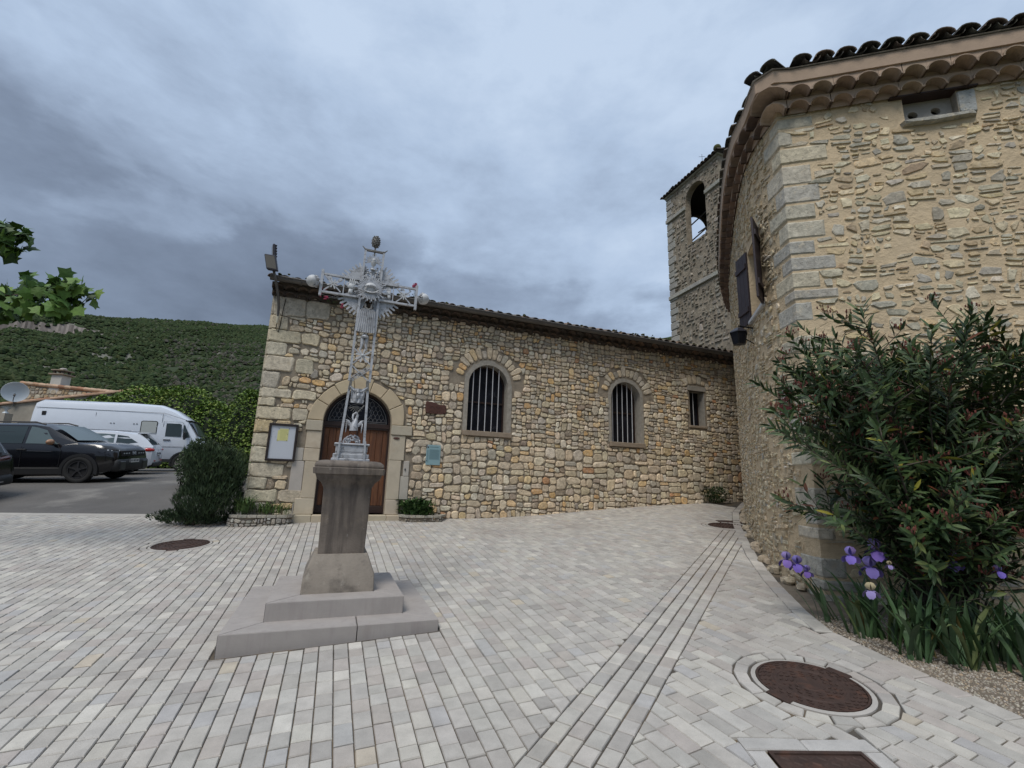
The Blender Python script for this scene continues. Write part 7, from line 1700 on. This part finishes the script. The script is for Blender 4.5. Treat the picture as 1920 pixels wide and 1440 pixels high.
b = MB(); b.box(2.9, 3.16, -.88, .88, .36, .60, bev=.04); b.build('bumper', m_plast, e, smooth=50); b = MB(); b.box(3.05, 3.10, -.45, .45, .72, .92, bev=.01); b.build('grille', m_seam, e); plate(e, 3.165, .48, 1)

# ------------------------------------------------------------------ low house behind the lot
nh = empty('neighbour_house', (0, 0, 0), 0, 'low stone house with tiled verges and white chimney beyond the parking lot', 'house')
m_plaster = mat('old_plaster', (0.33, 0.30, 0.25), rough=1, var=.2, vscale=2, bump=.01, bscale=12)
NH = lambda p: Vector((p[0], 32.0 - p[2], p[1]))
b = MB(); b.prism([(-34.1, .5), (-24.5, .5), (-24.5, 6.55), (-34.0, 7.20)], -4, 0, NH); b.build('stone_wall', m_mortar, nh)
def topz(s): return 7.20 - (s + 34.0) / 9.5 * .65
NCOL = [(3, (0.42, .36, .27)), (2, (0.36, .33, .28)), (2, (0.47, .42, .33)), (1, (.44, .32, .18))]
its = [q for q in rubble(-34.0, -27.2, 5.2, 7.15, NH, [], lambda z: .3, .025, .04, NCOL, jit=.3) if max(v_[2] for v_ in q.v) < topz(q.v[0][0]) - .05]
for q in its: q.build('stone', m_stone, nh)
b = MB(); b.prism([(-34.6, .5), (-25, .5), (-25, 6.85), (-33.9, 5.60), (-34.6, 5.45)], .2, 1.0, NH); b.build('plaster_wall', m_plaster, nh)
OT = [(2, (0.40, 0.24, 0.15)), (2, (0.46, .32, .22)), (1, (0.34, .18, .11))]
for (x0, z0, x1, z1, d0, d1, n) in ((-34.3, 7.22, -24.4, 6.55, -.3, .12, 22), (-35.1, 5.45, -25.2, 6.85, .1, 1.15, 22)):
    for k in range(n):
        a, c = k / n, (k + 1.12) / n; b = MB(); b.col = vary(wchoice(OT), .15); pts = [(x0 + (x1 - x0) * a, z0 + (z1 - z0) * a + .07, (d0 * .2 + d1 * .8)), (x0 + (x1 - x0) * c, z0 + (z1 - z0) * c + .05, (d0 * .2 + d1 * .8))]
        b.tube(pts, [.13, .11], 8, NH); b.tube([(p[0], p[1] + .02, d0) for p in pts], [.13, .11], 8, NH); b.build('roof_tile', m_tilebg, nh)
        for v_ in b.c: pass
    b = MB(); b.col = (.36, .24, .17); b.prism([(x0, z0 - .02), (x1, z1 - .02), (x1, z1 + .06), (x0, z0 + .06)], d0, d1, NH); b.build('roof_edge', m_tilebg, nh)
ch = empty('chimney', parent=nh); b = MB(); b.box(-32.35, -31.6, 6.6, 7.95, -.7, .02, NH, bev=.02); b.build('stack', mat('white_render', (0.50, .48, .44), rough=1, var=.1, vscale=3), ch)
b = MB(); b.box(-32.5, -31.45, 7.95, 8.03, -.85, .15, NH, bev=.01); b.build('ledge', m_sill, ch)
for x in (-32.3, -31.75):
    for d in (-.6, -.1): b = MB(); b.box(x, x + .12, 8.03, 8.25, d, d + .12, NH); b.build('pier', m_dkmortar, ch)
b = MB(); b.box(-32.42, -31.53, 8.25, 8.33, -.78, .1, NH, bev=.01); b.build('cap_slab', m_sill, ch)
b = MB(); b.ball(NH((-31.9, 8.40, -.3)), .2, 8, 5, (1.2, 1, .5), jit=.1); b.build('cap_stone', m_strip, ch)
sd_e = empty('satellite_dish', (0, 0, 0), 0, 'pale round satellite dish at the left end of the low stone house', 'satellite dish')
m_dish = mat('dish_white', (0.50, 0.55, 0.58), rough=.4)
dc = NH((-33.2, 6.42, 1.3)); dn = (Vector((0, 0, 3)) - dc).normalized(); du = dn.cross(Vector((0, 0, 1))).normalized(); dv = du.cross(dn)
T = lambda p: dc + du * p.x + dv * p.y + dn * p.z
b = MB(); b.lathe([(.001, -.12), (.3, -.09), (.55, -.02), (.66, .04), (.67, .03), (.55, -.04)], 28, T); b.build('reflector', m_dish, sd_e, smooth=60)
b = MB(); b.tube([T(Vector((0, -.62, 0))), T(Vector((0, -.25, .6)))], .025, 5); b.ball(T(Vector((0, -.22, .62))), .07, 8, 6); b.build('feed_arm', m_gutter, sd_e)
b = MB(); b.tube([T(Vector((0, -.1, -.1))), NH((-33.3, 5.5, 1.1))], .035, 6); b.build('mast', m_gutter, sd_e)
e = empty('garden_urn', (0, 0, 0), 0, 'small white garden urn below the satellite dish at far left', 'urn'); q = atY(12, 768, 30)
T = lambda p: Vector((q.x + p.x, q.y + p.y, q.z + p.z)); b = MB(); b.lathe([(.001, -.25), (.16, -.25), (.14, -.18), (.06, -.12), (.07, -.02), (.20, .10), (.27, .18), (.22, .18), (.001, .1)], 14, T); b.build('bowl', m_dish, e, smooth=50)
b = MB(); b.box(-.25, .25, -.25, .25, -2.5, -.25, T); b.build('pillar', m_plaster, e)
